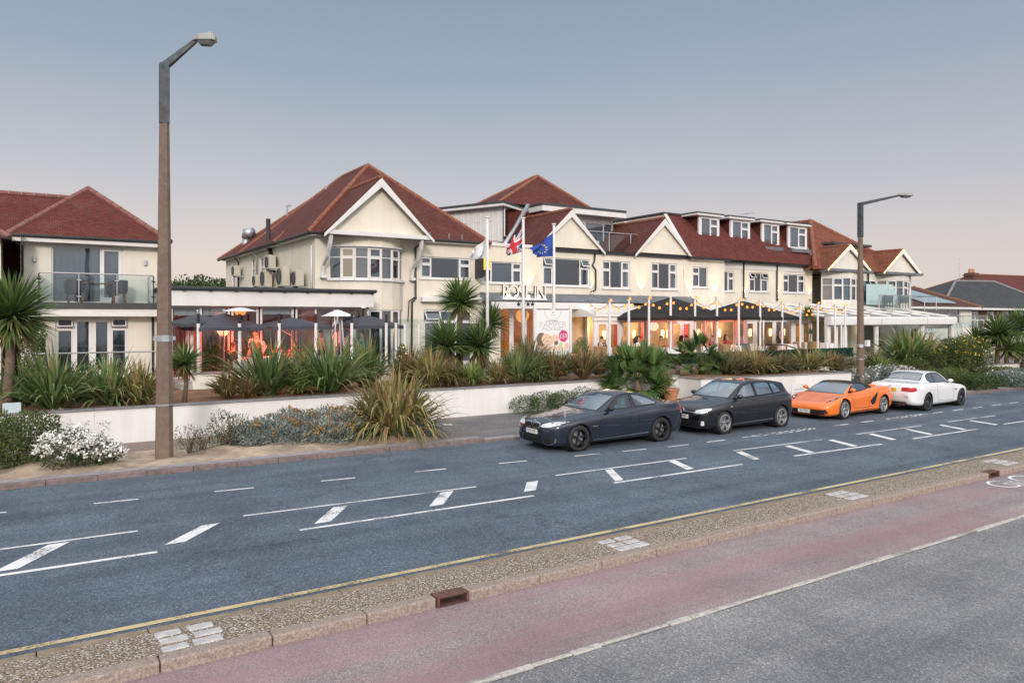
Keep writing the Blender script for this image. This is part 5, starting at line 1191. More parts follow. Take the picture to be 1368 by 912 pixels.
# ================================================================ wall uplights
upm = emitmat('uplight_lens', (1, .72, .36), 8)
for i, (u, Yw, zz_) in enumerate(((706, YW, 4.75), (789, YW, 4.72), (856.5, YW, 4.70), (921, YW, 4.70), (954.5, YW, 4.7), (1038, YR, 4.72), (995, YR, 4.72), (1081, YR, 4.72))):
    x = xatY(u, Yw)
    t = thing('wall_uplight', ['uplight glowing above the hotel letters', 'uplight at the foot of the black drainpipe beside the wide window', 'uplight between the two three pane windows', 'uplight left of the small two pane window', 'uplight right of the small two pane window', 'uplight between the two right windows under the mansard', 'uplight by the drainpipe under the second dormer', 'uplight at the far right corner under the mansard'][i], 'wall light', (x, Yw - .12, zz_), 'warm wall uplights')
    b = MB(); b.tube([(x, Yw - .12, zz_ - .12), (x, Yw - .12, zz_ - .01)], .05, 10); b.build('fitting', M['galv'], t)
    b = MB(); b.tube([(x, Yw - .12, zz_ - .008), (x, Yw - .12, zz_ - .003)], .04, 10); b.build('lens', upm, t)
    l = bpy.data.lights.new('uplight', 'SPOT'); l.energy = 75; l.color = (1, .66, .30); l.spot_size = math.radians(56); l.spot_blend = .25; l.shadow_soft_size = .02
    lo_ = bpy.data.objects.new('uplight', l); COL.objects.link(lo_); lo_.location = (x, Yw - .17, zz_ + .0); lo_.rotation_euler = (PI - .10, 0, 0)
def lamp(loc, e, col, r=.25):
    l = bpy.data.lights.new('lamp', 'POINT'); l.energy = e; l.color = col; l.shadow_soft_size = r
    o = bpy.data.objects.new('lamp', l); COL.objects.link(o); o.location = loc; return o
lamp((hx_, 28.3, 2.9), 240, (1, .13, .06)); lamp((7.6, 28.6, 2.2), 130, (1, .12, .08), .3); lamp((6.0, 30.5, 2.4), 90, (1, .12, .07), .3)
lamp((29.2, 28.0, 2.9), 60, (1, .2, .16)); lamp((33.5, 28.3, 3.0), 60, (1, .16, .10))
for x in (25.5, 28.5, 31.5, 35.0): lamp((x, 30.6, 2.9), 100, (1, .56, .22))
for x in (20.7, 23.8): lamp((x, 33.2, 3.4), 70, (1, .5, .12))
for x in (24.5, 29.5, 34.5): lamp((x, 26.3, 3.5), 30, (1, .5, .16), .4)
lamp((42.8, 30.3, 2.6), 70, (1, .55, .15)); lamp((49, 30.3, 2.7), 30, (1, .75, .5))

# ================================================================ tables, chairs
tan = mat('tan_wicker', (.30, .19, .09), .7, var=.3, scale=20, bump=.5, bscale=60); clothw = mat('white_table_linen', (.78, .77, .76), .8, var=.05)
def mk_chair(x, y, z, rz, label, m, group):
    t = thing('wicker_chair', label, 'chair', (0, 0, 0), group)
    b = MB(); b.lathe([(.30, .44), (.31, .46), (.32, .86), (.30, .88), (.27, .86), (.26, .46)], 14, a0=math.radians(20), a1=math.radians(340)); b.build('back', m, t)
    b = MB(); b.lathe([(0, .36), (.29, .36), (.29, .46), (0, .47)], 14); b.build('seat', m, t)
    for sx_, sy_ in ((1, 1), (1, -1), (-1, 1), (-1, -1)):
        b = MB(); b.tube([(sx_ * .21, sy_ * .21, 0), (sx_ * .19, sy_ * .19, .37)], .025, 6); b.build('leg', M['wood'], t)
    t.location = (x, y, z); t.rotation_euler = (0, 0, rz); return t
def mk_table(x, y, z, w, d, label, group, clothed=True):
    t = thing('dining_table', label, 'table', (0, 0, 0), group)
    b = MB(); b.box(-w / 2, w / 2, -d / 2, d / 2, .72, .75); b.build('tabletop', M['wood'], t)
    for sx_ in (-1, 1):
        for sy_ in (-1, 1): bl = MB(); bl.box(sx_ * (w / 2 - .06) - .025, sx_ * (w / 2 - .06) + .025, sy_ * (d / 2 - .06) - .025, sy_ * (d / 2 - .06) + .025, 0, .72); bl.build('leg', M['wood'], t)
    t.location = (x, y, z)
    if clothed:
        b = MB(); w2, d2 = w / 2 + .01, d / 2 + .01; n = 16; top = []; bot = []
        for i in range(4 * n):
            s, k = divmod(i, n); f = k / n * 2 - 1
            q = ((f * w2, -d2), (w2, f * d2), (-f * w2, d2), (-w2, -f * d2))[s]; wv_ = 1.03 + .04 * math.sin(i * 1.5)
            top.append((x + q[0], y + q[1], z + .757)); bot.append((x + q[0] * wv_, y + q[1] * wv_, z + .36 + .03 * math.sin(i * .9)))
        b.face(top)
        for i in range(4 * n): j = (i + 1) % (4 * n); b.face([top[i], top[j], bot[j], bot[i]])
        o = b.build('tablecloth', clothw); tag(o, 'white linen cloth over ' + label.replace('square ', 'the square '), 'tablecloth', 'white table linen')
    return t
TB = ((822, 27.6, 'square table behind the leftmost festoon post'), (850, 26.9, 'square table left of the first parasol peak'), (893, 26.5, 'square table under the peak of the first black parasol'), (938, 26.6, 'square table beside the pink pyramid heater'), (983, 26.7, 'square table before the paired posts'), (1052, 26.6, 'square table right of the spiky bush on the terrace'), (1103, 26.5, 'square table near the pavilion doors'))
for u, Y, lab in TB: mk_table(xatY(u, Y), Y, F0, .95, .8, lab, 'tables on the right terrace')
CHS = ((802, 27.2, -.4, 'tan wicker chair nearest the glass entrance doors'), (827, 26.5, 1.4, 'tan wicker chair with a wide back behind the left end of the box hedge'), (847, 26.2, 1.6, 'tan wicker chair behind the second festoon post'), (859, 26.15, 1.55, 'tan wicker chair left of the third festoon post'), (873, 26.2, 2.9, 'tan wicker chair just right of the third festoon post'), (914, 26.2, 1.5, 'tan wicker chair right of the white table under the parasol peak'), (927, 26.2, .3, 'tan wicker chair behind the post by the pink heater'), (967, 26.15, 1.5, 'tan wicker chair left of the white table before the paired posts'), (1067, 26.3, 2.9, 'tan wicker chair by the right corner of the second parasol'), (1088, 26.4, .5, 'tan wicker chair behind the slim tree with bulbs'))
for u, Y, rz_, lab in CHS: mk_chair(xatY(u, Y), Y, F0, rz_, lab, tan, 'tan wicker chairs on the right terrace')
mk_chair(xatY(993, 26.4), 26.4, F0, 1.5, 'dark grey wicker chair before the paired posts', mat('grey_wicker', (.10, .10, .12), .7, var=.2), 'tan wicker chairs on the right terrace')
for u, Y, lab in ((345, 28.5, 'square table among the red lit diners'), (430, 28.5, 'square table by the white pyramid heater')): mk_table(xatY(u, Y), Y, F0, 1.3, .8, lab, 'tables on the left terrace')
for u, Y, lab in ((1190, 29.2, 'square table behind the first big pavilion window'), (1217, 29.2, 'square table in the middle pavilion window'), (1252, 29.2, 'square table behind the last pavilion window')): mk_table(xatY(u, Y), Y, .93, .9, .8, lab, 'tables inside the pavilion')
wh = mat('dark_dining_chair', (.10, .06, .05), .6)
for u, Y, lab in ((1181, 28.7, 'dark chair left in the first big pavilion window'), (1206, 28.8, 'dark chair between the tables of the middle pavilion window'), (1240, 28.7, 'dark chair left in the last pavilion window'), (1262, 28.7, 'dark chair right in the last pavilion window')): mk_chair(xatY(u, Y), Y, .93, 1.2, lab, wh, 'dark chairs inside the pavilion')
# balcony furniture of the house
gw = mat('charcoal_rattan', (.05, .055, .065), .6)
t = mk_table(2.1, 32.35, 3.93, 1.3, .6, 'dark dining table on the glass balcony of the left house', None, False)
for x, lab in ((1.4, 'dark armchair left on the glass balcony'), (2.85, 'dark armchair right on the glass balcony')): mk_chair(x, 32.3, 3.93, 1.6, lab, gw, 'dark armchairs on the balcony')
# roof terrace of the hotel: a table with white cloth, one grey chair, one ball bush
mk_table(26.6, 33.4, 6.96, 1.0, .9, 'small table on the hotel roof terrace behind glass', None)
for u, lab in ((1187, 'blue grey chair left on the balcony of the twin gabled building'), (1208, 'blue grey chair right on the balcony of the twin gabled building')): mk_chair(xatY(u, 30.2), 30.2, 4.1, 1.0, lab, mat('slate_chair', (.12, .17, .20), .6), 'chairs on the far balcony')

# ================================================================ box hedges
def leafbox(name, x0, x1, y0, y1, z0, z1, m, label, group, n=1500, s=.05, seed=3):
    r = random.Random(seed); b = MB(); b.box(x0 + .04, x1 - .04, y0 + .04, y1 - .04, z0, z1 - .04); b.att = [.1] * 6
    for k in range(n):
        f = r.random()
        if f < .5: q = Vector((r.uniform(x0, x1), y0 + r.uniform(-.01, .04), r.uniform(z0, z1)))
        elif f < .8: q = Vector((r.uniform(x0, x1), r.uniform(y0, y1), z1 + r.uniform(-.05, .015)))
        else: q = Vector((r.choice((x0, x1)), r.uniform(y0, y1), r.uniform(z0, z1)))
        a = Vector((r.gauss(0, 1), r.gauss(0, 1), r.gauss(0, 1))).normalized() * s; c = a.orthogonal().normalized() * s * .5
        b.face([q - a, q + c, q + a, q - c]); b.att.append(r.random())
    o = b.build(name, m, uv=False); return tag(o, label, 'hedge', group)
hm = leafmat('artificial_box_leaves', [(.008, .03, .022), (.012, .05, .032), (.02, .075, .045)], .6, .1)
for i, (u0, u1, lab) in enumerate(((803, 838, 'dark green box hedge planter at the left end behind the fan palm'), (840, 880, 'dark green box hedge planter right behind the fan palm'), (882, 925, 'dark green box hedge planter clearly seen under the parasol peak'), (927, 985, 'dark green box hedge planter behind the brown flax clump'), (987, 1050, 'dark green box hedge planter behind the olive flax clump'), (1052, 1090, 'dark green box hedge planter below the slim tree with bulbs'), (1092, 1138, 'dark green box hedge planter nearest the thinner lamp post'))):
    leafbox('box_hedge', xatY(u0, 25.45) + .02, xatY(u1, 25.45) - .02, 25.35, 25.55, F0, 1.66, hm, lab, 'box hedge planters along the terrace', 1300, .05, i)

# ================================================================ flagpoles and flags
def flagpole(u, vt, Y, lab):
    x, zt_ = atY(u, vt, Y); t = thing('flagpole', lab, 'flagpole', (x, Y, .9), 'white flagpoles')
    b = MB(); b.tube([(x, Y, .9), (x, Y, zt_)], [.075, .05], 10); b.build('pole', M['white'], t, smooth=True)
    b = MB(); b.lathe([(0, zt_ + .05), (.085, zt_ + .04), (.085, zt_), (.05, zt_ - .02)], 12, (x, Y, 0)); b.build('finial', M['white'], t)
    b = MB(); b.tube([(x - .065, Y - .03, 1.9), (x - .065, Y - .03, zt_ - .1)], .008, 5); b.box(x - .09, x - .05, Y - .06, Y - .02, 1.9, 2.05); b.build('halyard', M['galv'], t); return x, zt_
def flag(x, Y, ztop, L, H, mats, pat, lab, droop, seed):
    """waving cloth streaming to the left of its pole; pat(s,t) gives the material index at s along, t up"""
    b = MB(); nx, ny = 60, 40; V = {}
    for i in range(nx + 1):
        for j in range(ny + 1):
            s, t = i / nx, j / ny
            f_ = 1 - .62 * s ** .8; xx = x - .06 - s * L * (.80 + .12 * t); dz = -droop * s ** 1.2; yy = Y + .17 * math.sin(s * 8 + t * 3.2 + seed) * s ** .5 - s * .12 + .10 * math.sin(t * 9 + s * 4) * s
            V[i, j] = b.p((xx, yy, ztop - H + t * H * f_ + dz))
    for i in range(nx):
        for j in range(ny): b.f.append([V[i, j], V[i + 1, j], V[i + 1, j + 1], V[i, j + 1]]); b.mi.append(pat((i + .5) / nx, (j + .5) / ny))
    o = b.build('flag', mats, None, smooth=True, uv=False); s_ = o.modifiers.new('t', 'SOLIDIFY'); s_.thickness = .004
    return tag(o, lab, 'flag', 'flags on the flagpoles')
fw_, fr_, fb_, feu, fst = [mat(n_, c_, .8, var=.06) for n_, c_ in (('flag_white', (.60, .60, .61)), ('flag_red', (.50, .03, .05)), ('flag_navy', (.02, .035, .12)), ('flag_blue', (.02, .06, .30)), ('flag_yellow', (.75, .6, .1)))]
x1_, z1_ = flagpole(651, 291, 24.0, 'white flagpole at left with the white flag, beside the tall palms')
x2_, z2_ = flagpole(699, 292, 24.0, 'middle white flagpole carrying the union flag')
x3_, z3_ = flagpole(740, 300, 24.0, 'white flagpole at right with the blue flag, behind the poster board')
def uj(s, t):
    X, Y_ = (s - .5) * 2, (t - .5)
    if abs(Y_) < .1 or abs(X) < .2: return 1
    if abs(Y_) < .167 or abs(X) < .333: return 0
    d = abs(abs(Y_) - abs(X) * .5)
    sg = (Y_ - X * .5 if X * Y_ > 0 else Y_ + X * .5); 
    if d < .035: return 1
    if d < .105: return 0
    return 2
def eu(s, t):
    for k in range(12):
        a = k * PI / 6
        if (s - .5 - .27 * math.cos(a) * .66) ** 2 * 2.25 + (t - .5 - .27 * math.sin(a)) ** 2 < .0011: return 1
    return 0
flag(x1_, 24, 6.35, .85, .75, [fw_], lambda s, t: 0, 'plain white flag flying left from the left flagpole', .12, .3)
flag(x2_, 24, 6.85, 1.0, .95, [fw_, fr_, fb_], uj, 'red white and blue union flag on the middle flagpole', .22, 1.2)
flag(x3_, 24, 6.75, 1.25, .95, [feu, fst], eu, 'deep blue flag with a ring of yellow stars on the right flagpole', .10, 2.2)

# ================================================================ signs
def textobj(name, body, size, loc, m, par, rot=(PI / 2, 0, 0), ext=.004, align='CENTER', font_sp=1.0, shear=0, sx=1.0):
    cu = bpy.data.curves.new(name, 'FONT'); cu.body = body; cu.size = size; cu.align_x = align; cu.align_y = 'CENTER'; cu.extrude = ext; cu.space_character = font_sp; cu.shear = shear; cu.resolution_u = 3
    tmp = bpy.data.objects.new(name, cu); COL.objects.link(tmp); dg = bpy.context.evaluated_depsgraph_get()
    me = bpy.data.meshes.new_from_object(tmp.evaluated_get(dg)); bpy.data.objects.remove(tmp); me.materials.clear(); me.materials.append(m)
    o = bpy.data.objects.new(name, me); COL.objects.link(o); o.rotation_euler = rot; o.scale = (sx, 1, 1)
    if par: o.parent = par; o.location = Vector(loc) - Vector(par['_org'])
    else: o.location = loc
    return o
def faint(x, y, z, w, h, m, par):   # a printed line too small to read
    b = MB(); q = x - w / 2
    while q < x + w / 2 - h: l = h * R.uniform(.5, 1.1); b.box(q, q + l, y - .002, y, z - h * .4, z + h * R.uniform(.3, .5)); q += l + h * R.choice((.15, .15, .5))
    b.build('faint_print', m, par)
# hotel letters standing on the canopy
HS = thing('hotel_sign', 'white raised hotel letters reading ROSLIN with small lamps below, over the entrance', 'sign', (20.5, 30.7, 4.5))
lm = mat('white_metal_letters', (.74, .68, .64), .5, var=.05); ldk = mat('letter_side_shadow', (.06, .035, .025), .6)
for ch, u, v in (('R', 675.5, 391), ('O', 685.5, 391), ('S', 695.5, 391.5), ('L', 705, 392), ('I', 714.5, 392), ('N', 722.5, 392.5)):
    x, z = atY(u, v, 30.75); lo_ = textobj('letter', ch, 1.02, (x, 30.75, z), lm, HS, ext=.06, sx=.84); lo_.data.materials.append(ldk)
    for p in lo_.data.polygons: p.material_index = 0 if abs(p.normal.z) > .7 else 1  # sides painted dark brown to give the strokes their depth shadow
b = MB(); xa_, za_ = atY(669, 398.5, 30.75); xb_, _ = atY(728, 398.5, 30.75); b.box(xa_, xb_, 30.55, 30.95, za_ - .06, za_ + .02); b.build('letter_rail', M['white'], HS)
for u in (678, 690, 707, 721): x, z = atY(u, 396, 30.4); b = MB(); b.ball((x, 30.45, z), .06, 8, 6); b.build('lamp', emitmat('sign_lamp', (1, .85, .6), 12), HS)
for k, u in enumerate((693, 699.5, 705.5, 711.5)): # four little stars on the fascia
    x, z = atY(u, 406, 30.48); b = MB(); b.prism([(x + (.13 if i % 2 == 0 else .055) * math.sin(i * PI / 5), 30.498, z + (.13 if i % 2 == 0 else .055) * math.cos(i * PI / 5)) for i in range(10)], (0, -.03, 0)); b.build('star', M['black'], HS)
# yellow hanging sign
x, z = atY(645, 358, 31.1); ys = thing('wall_sign', 'small lit yellow and black sign on a bracket left of the hotel letters', 'sign', (x, 31.2, z))
b = MB(); b.box(x - .05, x + .05, 30.75, 31.4, z - .1, z + .42); b.box(x - .18, x + .18, 30.72, 30.76, z - .1, z + .42); b.build('panel', mat('yellow_sign', (.75, .42, .03), .4, emit=(1, .55, .05), estr=.5), ys)
b = MB(); b.box(x - .05, x + .05, 30.8, 31.4, z - .42, z - .105); b.box(x - .16, x + .16, 30.74, 30.78, z - .42, z - .105); b.box(x - .22, x - .19, 30.7, 31.48, z - .5, z + .45); b.build('lower_panel', M['black'], ys)
# poster board on two posts
PB = thing('poster_board', 'white poster board on posts advertising pamper packages with a pink price spot', 'sign', (17.3, 24.2, .9)); Yp = 23.85
xl_, zt_ = atY(716, 412, Yp); xr_, zb_ = atY(760, 474, Yp); zt_ = 3.68; xm = (xl_ + xr_) / 2; wd = xr_ - xl_; ht = zt_ - zb_
for x in (xl_ - .06, xr_ + .07): b = MB(); b.box(x - .05, x + .05, Yp - .05, Yp + .05, .85, zt_ + .12); b.build('post', M['white'], PB, bevel=.01)
b = MB(); b.box(xl_ - .01, xr_ + .02, Yp - .02, Yp + .02, zb_ - .16, zb_ - .10); b.build('cross_rail', M['white'], PB)
b = MB(); b.box(xl_ + .01, xr_ - .0, Yp - .012, Yp + .012, zb_, zt_); b.build('panel', mat('poster_white', (.76, .76, .76), .5, var=.02), PB)
yp = Yp - .014
def disc(name, cx, cz, rx, rz, m, y, n=24, a0=0, a1=2 * PI, par=PB, rot=0):
    b = MB(); c_, s_ = math.cos(rot), math.sin(rot)
    pts = [(rx * math.cos(a0 + (a1 - a0) * i / n), rz * math.sin(a0 + (a1 - a0) * i / n)) for i in range(n if a1 - a0 > 6.2 else n + 1)]
    b.prism([(cx + c_ * p - s_ * q, y, cz + s_ * p + c_ * q) for p, q in pts], (0, -.003, 0)); return b.build(name, m, par)
gy = mat('poster_grey_print', (.42, .43, .45), .6); sk = mat('poster_skin_print', (.74, .52, .40), .6, var=.12, scale=8); hr = mat('poster_brown_print', (.20, .13, .10), .6, var=.3, scale=30); pk = mat('pink_spot', (.62, .06, .20), .5); gn = mat('poster_green_print', (.45, .60, .25), .6); og = mat('poster_peach_print', (.80, .48, .30), .6)
U = lambda f: xl_ + wd * f
V = lambda f: zt_ - ht * f
for k in range(20): # thin half ring round the crest
    a, c = PI + PI * k / 20, PI + PI * (k + 1) / 20; b = MB() if k == 0 else b
    b.prism([(U(.5) + r_ * math.cos(t_), yp, V(.0) + r_ * math.sin(t_)) for r_, t_ in ((.41, a), (.41, c), (.395, c), (.395, a))], (0, -.003, 0))
b.build('crest_ring', gy, PB)
disc('crest', U(.5), V(.06), .05, .03, mat('poster_red_print', (.7, .25, .25), .6), yp)
faint(U(.5), yp - .001, V(.115), .25, .035, gy, PB)
faint(U(.5), yp - .001, V(.245), .62, .05, gy, PB)
textobj('poster_text', 'PAMPER', .33, (U(.5), yp - .002, V(.325)), mat('poster_pale_print', (.52, .54, .57), .6), PB, ext=.001, sx=1.12)
textobj('poster_text', 'PACKAGES', .17, (U(.5), yp - .002, V(.42)), gy, PB, ext=.001, font_sp=1.25)
def pprint(name, pts, m, y): # flat printed shape
    b = MB(); b.prism([(U(p), y, V(q)) for p, q in pts], (0, -.002, 0)); return b.build(name, m, PB)
pprint('shoulder_print', [(0, .77), (.02, .74), (.25, .79), (.5, .80), (.65, .78), (.8, .82), (.98, .79), (.98, .85), (.6, .88), (.3, .87), (0, .86)], sk, yp)
disc('hair_print', U(.16), V(.645), .24, .27, hr, yp - .002, rot=.2)
disc('face_print', U(.34), V(.655), .30, .235, sk, yp - .004, rot=-.35)
disc('hair_print', U(.60), V(.72), .10, .10, hr, yp - .002)
pprint('arm_print', [(.45, .58), (.55, .52), (.68, .60), (.66, .66), (.55, .70)], sk, yp - .0055)
disc('eye_print', U(.33), V(.685), .07, .014, hr, yp - .006, rot=.35); disc('eye_print', U(.40), V(.60), .05, .012, hr, yp - .006, rot=.5); disc('mouth_print', U(.46), V(.70), .05, .016, mat('poster_lip_print', (.6, .25, .22), .6), yp - .006, rot=.9)
disc('price_spot', U(.82), V(.575), .225, .235, pk, yp - .006)
textobj('price_text', '£59', .26, (U(.82), yp - .011, V(.58)), M['white'], PB, ext=.001)
disc('flower_print', U(.74), V(.765), .09, .09, gn, yp - .003); disc('flower_print', U(.92), V(.77), .10, .08, og, yp - .003, n=7); disc('flower_print', U(.80), V(.81), .07, .05, mat('poster_cream_print', (.8, .74, .66), .6), yp - .004)
faint(U(.5), yp - .001, V(.93), .8, .035, gy, PB)
# small white notice low beside the orange car
x, z = atY(1068, 523, 19.0); NB = thing('notice_board', 'low white notice board on the ground between the black hatchback and the orange car', 'sign', (x, 19.0, .05))
b = MB(); b.box(x - .5, x + .5, 18.98, 19.02, .08, .72); b.build('panel', M['white'], NB, bevel=.006)
for k, zz_ in enumerate((.5, .38)): faint(x - .05, 18.979, zz_, .6, .07, gy, NB)
for s in (-.4, .4): b = MB(); b.box(x + s - .03, x + s + .03, 19.022, 19.06, .04, .7); b.build('post', M['whitew'], NB)
# pale utility box on the wall top at the left edge
x = xatY(16, 22.15); o = MB().box(x - .19, x + .19, 22.02, 22.2, 1.025, 1.27).build('junction_box', mat('pale_blue_plastic', (.45, .56, .60), .4), bevel=.012); tag(o, 'pale blue plastic box standing on the white wall near the palm trunk', 'utility box')
# white globe security camera under the extension fascia
x, z = atY(487, 411.5, 29.0); t = thing('security_camera', 'small dome security camera under the right end of the extension fascia', 'camera', (x, 29, z)); b = MB(); b.ball((x, 29.1, z - .03), .08, 10, 6); b.build('dome', M['black'], t); b = MB(); b.lathe([(0, z + .06), (.1, z + .06), (.1, z), (0, z)], 10, (x, 29.1, 0)); b.build('mount', M['white'], t)

# ================================================================ pots and boulders
terra = mat('terracotta', (.42, .20, .11), .8, var=.2, scale=4, bump=.3)
for u, v, Y, s, lab in ((770, 482, 25.0, 1.0, 'terracotta pot with a spiky plant right of the poster board'), (733, 481, 24.9, .9, 'terracotta pot half hidden below the poster board'), (896, 528, 20.2, .8, 'orange terracotta pot beside the fan palm base')):
    x, z = atY(u, v, Y); b = MB(); b.lathe([(0, -.3), (.26 * s, -.3), (.38 * s, .25 * s), (.42 * s, .25 * s), (.42 * s, .33 * s), (.36 * s, .33 * s), (.34 * s, .22 * s), (0, .22 * s)], 18, (x, Y, z)); tag(b.build('plant_pot', terra, smooth=False), lab, 'plant pot', 'terracotta pots')
# ================================================================ plants
LF = {}
LF['green'] = leafmat('green_flax_leaf', [(.04, .085, .025), (.08, .15, .045), (.135, .215, .07), (.20, .27, .11), (.28, .26, .11)])
LF['bronze'] = leafmat('bronze_flax_leaf', [(.09, .06, .03), (.18, .11, .055), (.15, .155, .06), (.24, .20, .08), (.36, .25, .13)])
LF['olive'] = leafmat('olive_flax_leaf', [(.09, .10, .035), (.20, .20, .07), (.30, .275, .10), (.41, .35, .15), (.25, .15, .075)])
LF['brown'] = leafmat('brown_flax_leaf', [(.06, .05, .03), (.12, .115, .05), (.22, .19, .10), (.14, .155, .06), (.30, .25, .15)])
LF['lime'] = leafmat('lime_flax_leaf', [(.07, .13, .03), (.14, .22, .05), (.22, .28, .08), (.30, .32, .12)])
LF['cord'] = leafmat('cabbage_palm_leaf', [(.045, .085, .03), (.085, .155, .045), (.14, .215, .065), (.20, .26, .09), (.28, .25, .10)])
LF['skirt'] = leafmat('dry_palm_leaf', [(.14, .10, .05), (.22, .16, .08), (.10, .09, .04), (.28, .21, .11)])
LF['fan'] = leafmat('fan_palm_leaf', [(.03, .075, .025), (.065, .13, .035), (.11, .18, .05), (.17, .21, .08)])
LF['shrub'] = leafmat('evergreen_leaf', [(.022, .045, .014), (.045, .08, .022), (.075, .11, .03), (.12, .13, .045)])
LF['hedge'] = leafmat('hedge_leaf', [(.035, .065, .02), (.075, .115, .035), (.125, .16, .05), (.18, .19, .075)])
LF['grey'] = leafmat('silver_grey_leaf', [(.05, .07, .06), (.14, .18, .165), (.27, .32, .30), (.42, .47, .44)])
LF['sage'] = leafmat('grey_green_leaf', [(.06, .085, .05), (.11, .14, .085), (.17, .20, .13), (.23, .25, .18)])
LF['white'] = leafmat('white_blossom', [(.55, .54, .50), (.72, .71, .68), (.82, .81, .79)], trans=.1)
LF['brownfl'] = leafmat('brown_seed_head', [(.18, .09, .03), (.30, .17, .055), (.36, .21, .07)], trans=.1)
LF['yellow'] = leafmat('yellow_blossom', [(.55, .40, .03), (.75, .58, .06)], trans=.1)
LF['grass'] = leafmat('straw_grass', [(.24, .16, .08), (.36, .26, .14), (.46, .36, .22)])
LF['tree'] = leafmat('tree_leaf', [(.02, .045, .014), (.04, .075, .022), (.07, .11, .03), (.10, .14, .04)])
bark = mat('palm_bark', (.16, .12, .085), .9, var=.35, scale=9, bump=.8, bscale=25); twig = mat('brown_twig', (.12, .085, .055), .9, var=.3, scale=9)
def blade(b, o, d, up, L, w, droop, r, c, seg=6, fold=.0):
    """a strap leaf that leaves o along d and bends towards the ground"""
    p = Vector(o); d = Vector(d).normalized(); bend = Vector((0, 0, -1)); side = d.cross(Vector((0, 0, 1)))
    side = side.normalized() if side.length > .05 else Vector((math.cos(r.random() * 6), math.sin(r.random() * 6), 0)); st = L / seg; pv = None; tw = r.uniform(-.5, .5)
    side = (side * math.cos(tw) + d.cross(side) * math.sin(tw)).normalized()
    for i in range(seg + 1):
        t = i / seg; ww = w * (.55 + .9 * t if t < .4 else .91 * (1 - ((t - .4) / .6) ** 1.7)) * .5
        a, c_ = p - side * ww, p + side * ww
        if pv:
            if i == seg: b.face([pv[0], pv[1], p]); b.att.append(c)
            else: b.face([pv[0], pv[1], c_, a]); b.att.append(min(1, max(0, c + (.12 if t > .8 else 0))))
        pv = (a, c_); p = p + d * st; d = (d + bend * droop * (t * t * 3.0 + .15) / seg).normalized()
def flaxmesh(n, L, w, seed, spread=.9, droop=.9, base=.22, wind=(-.12, 0)):
    r = random.Random(seed); b = MB(); b.att = []
    for i in range(n):
        a = r.uniform(0, 2 * PI); el = math.radians(r.uniform(90 - 62 * spread, 88)); q = base * math.sqrt(r.random()); aa = a + r.uniform(-.5, .5)
        d = Vector((math.cos(aa) * math.cos(el) + wind[0], math.sin(aa) * math.cos(el) + wind[1], math.sin(el)))
        blade(b, (q * math.cos(a), q * math.sin(a), r.uniform(-.05, .05)), d, None, L * r.uniform(.55, 1.05), w * r.uniform(.65, 1.2), droop * r.uniform(.5, 1.7) * (1.35 - el / 2.2), r, r.random())
    return b
def headmesh(b, c, n, L, w, seed, lo=-.6, droop=.8, wind=(-.1, 0)):
    r = random.Random(seed)
    for i in range(n):
        a = r.uniform(0, 2 * PI); z = r.uniform(lo, 1.0); q = math.sqrt(max(0, 1 - z * z)); d = Vector((q * math.cos(a) + wind[0], q * math.sin(a) + wind[1], z + .12))
        blade(b, Vector(c) + d * .05, d, None, L * r.uniform(.7, 1.05) * (1 if z > -.2 else .9), w * r.uniform(.7, 1.15), droop * r.uniform(.3, 1.1), r, min(1, max(0, r.random() * .75 + (.25 if z < -.25 else 0))), 5)
def bushmesh(lobes, n, s, seed, elong=.55, up=.3, dens=.55):
    """leaf sized faces over uneven lobes (x,y,z,rx,ry,rz)"""
    r = random.Random(seed); b = MB(); b.att = []; tot = sum(l[3] * l[5] + l[4] * l[5] for l in lobes)
    for (x, y, z, rx, ry, rz) in lobes:
        for i in range(int(n * (rx * rz + ry * rz) / tot)):
            v = Vector((r.gauss(0, 1), r.gauss(0, 1), r.gauss(0, 1))).normalized(); k = 1 - dens * r.random() ** 2.2
            wob = 1 + .22 * mnoise.noise((v.x * 2.3 + x * 3, v.y * 2.3 + y * 3, v.z * 2.3 + seed)) + .12 * mnoise.noise((v.x * 6 + x, v.y * 6, v.z * 6 + seed))
            p = Vector((x + v.x * rx * k * wob, y + v.y * ry * k * wob, z + v.z * rz * k * wob))
            if p.z < .01: continue
            a = (v + Vector((r.gauss(0, .6), r.gauss(0, .6), r.gauss(0, .6) + up))).normalized(); c = a.cross(Vector((r.gauss(0, 1), r.gauss(0, 1), r.gauss(0, 1)))).normalized()
            l = s * r.uniform(.6, 1.35); b.face([p - a * l * .5, p + c * l * elong * .5, p + a * l * .6, p - c * l * elong * .5]); b.att.append(min(1, max(0, .5 * r.random() + .5 * (mnoise.noise((p.x * 4, p.y * 4, p.z * 4)) + .5))))
    return b
def tuft(b, pts, s, n, r, att=True):
    for p in pts:
        for i in range(n):
            q = Vector(p) + Vector((r.gauss(0, 1), r.gauss(0, 1), r.gauss(0, .8))) * s * .7; a = Vector((r.gauss(0, 1), r.gauss(0, 1), r.gauss(0, 1) + .8)).normalized(); c = a.orthogonal().normalized(); e = a.cross(c)
            l = s * r.uniform(.35, .7); b.face([q + c * l, q + e * l, q - c * l, q - e * l]); b.att.append(r.random())
def onlobes(lobes, n, r, zmin=.0, front=True):
    out = []
    while len(out) < n:
        x, y, z, rx, ry, rz = r.choice(lobes); v = Vector((r.gauss(0, 1), r.gauss(0, 1), r.gauss(0, 1))).normalized()
        if v.z < zmin: continue
        out.append((x + v.x * rx * 1.02, y + v.y * ry * 1.02, z + v.z * rz * 1.02))
    return out
FX = {}
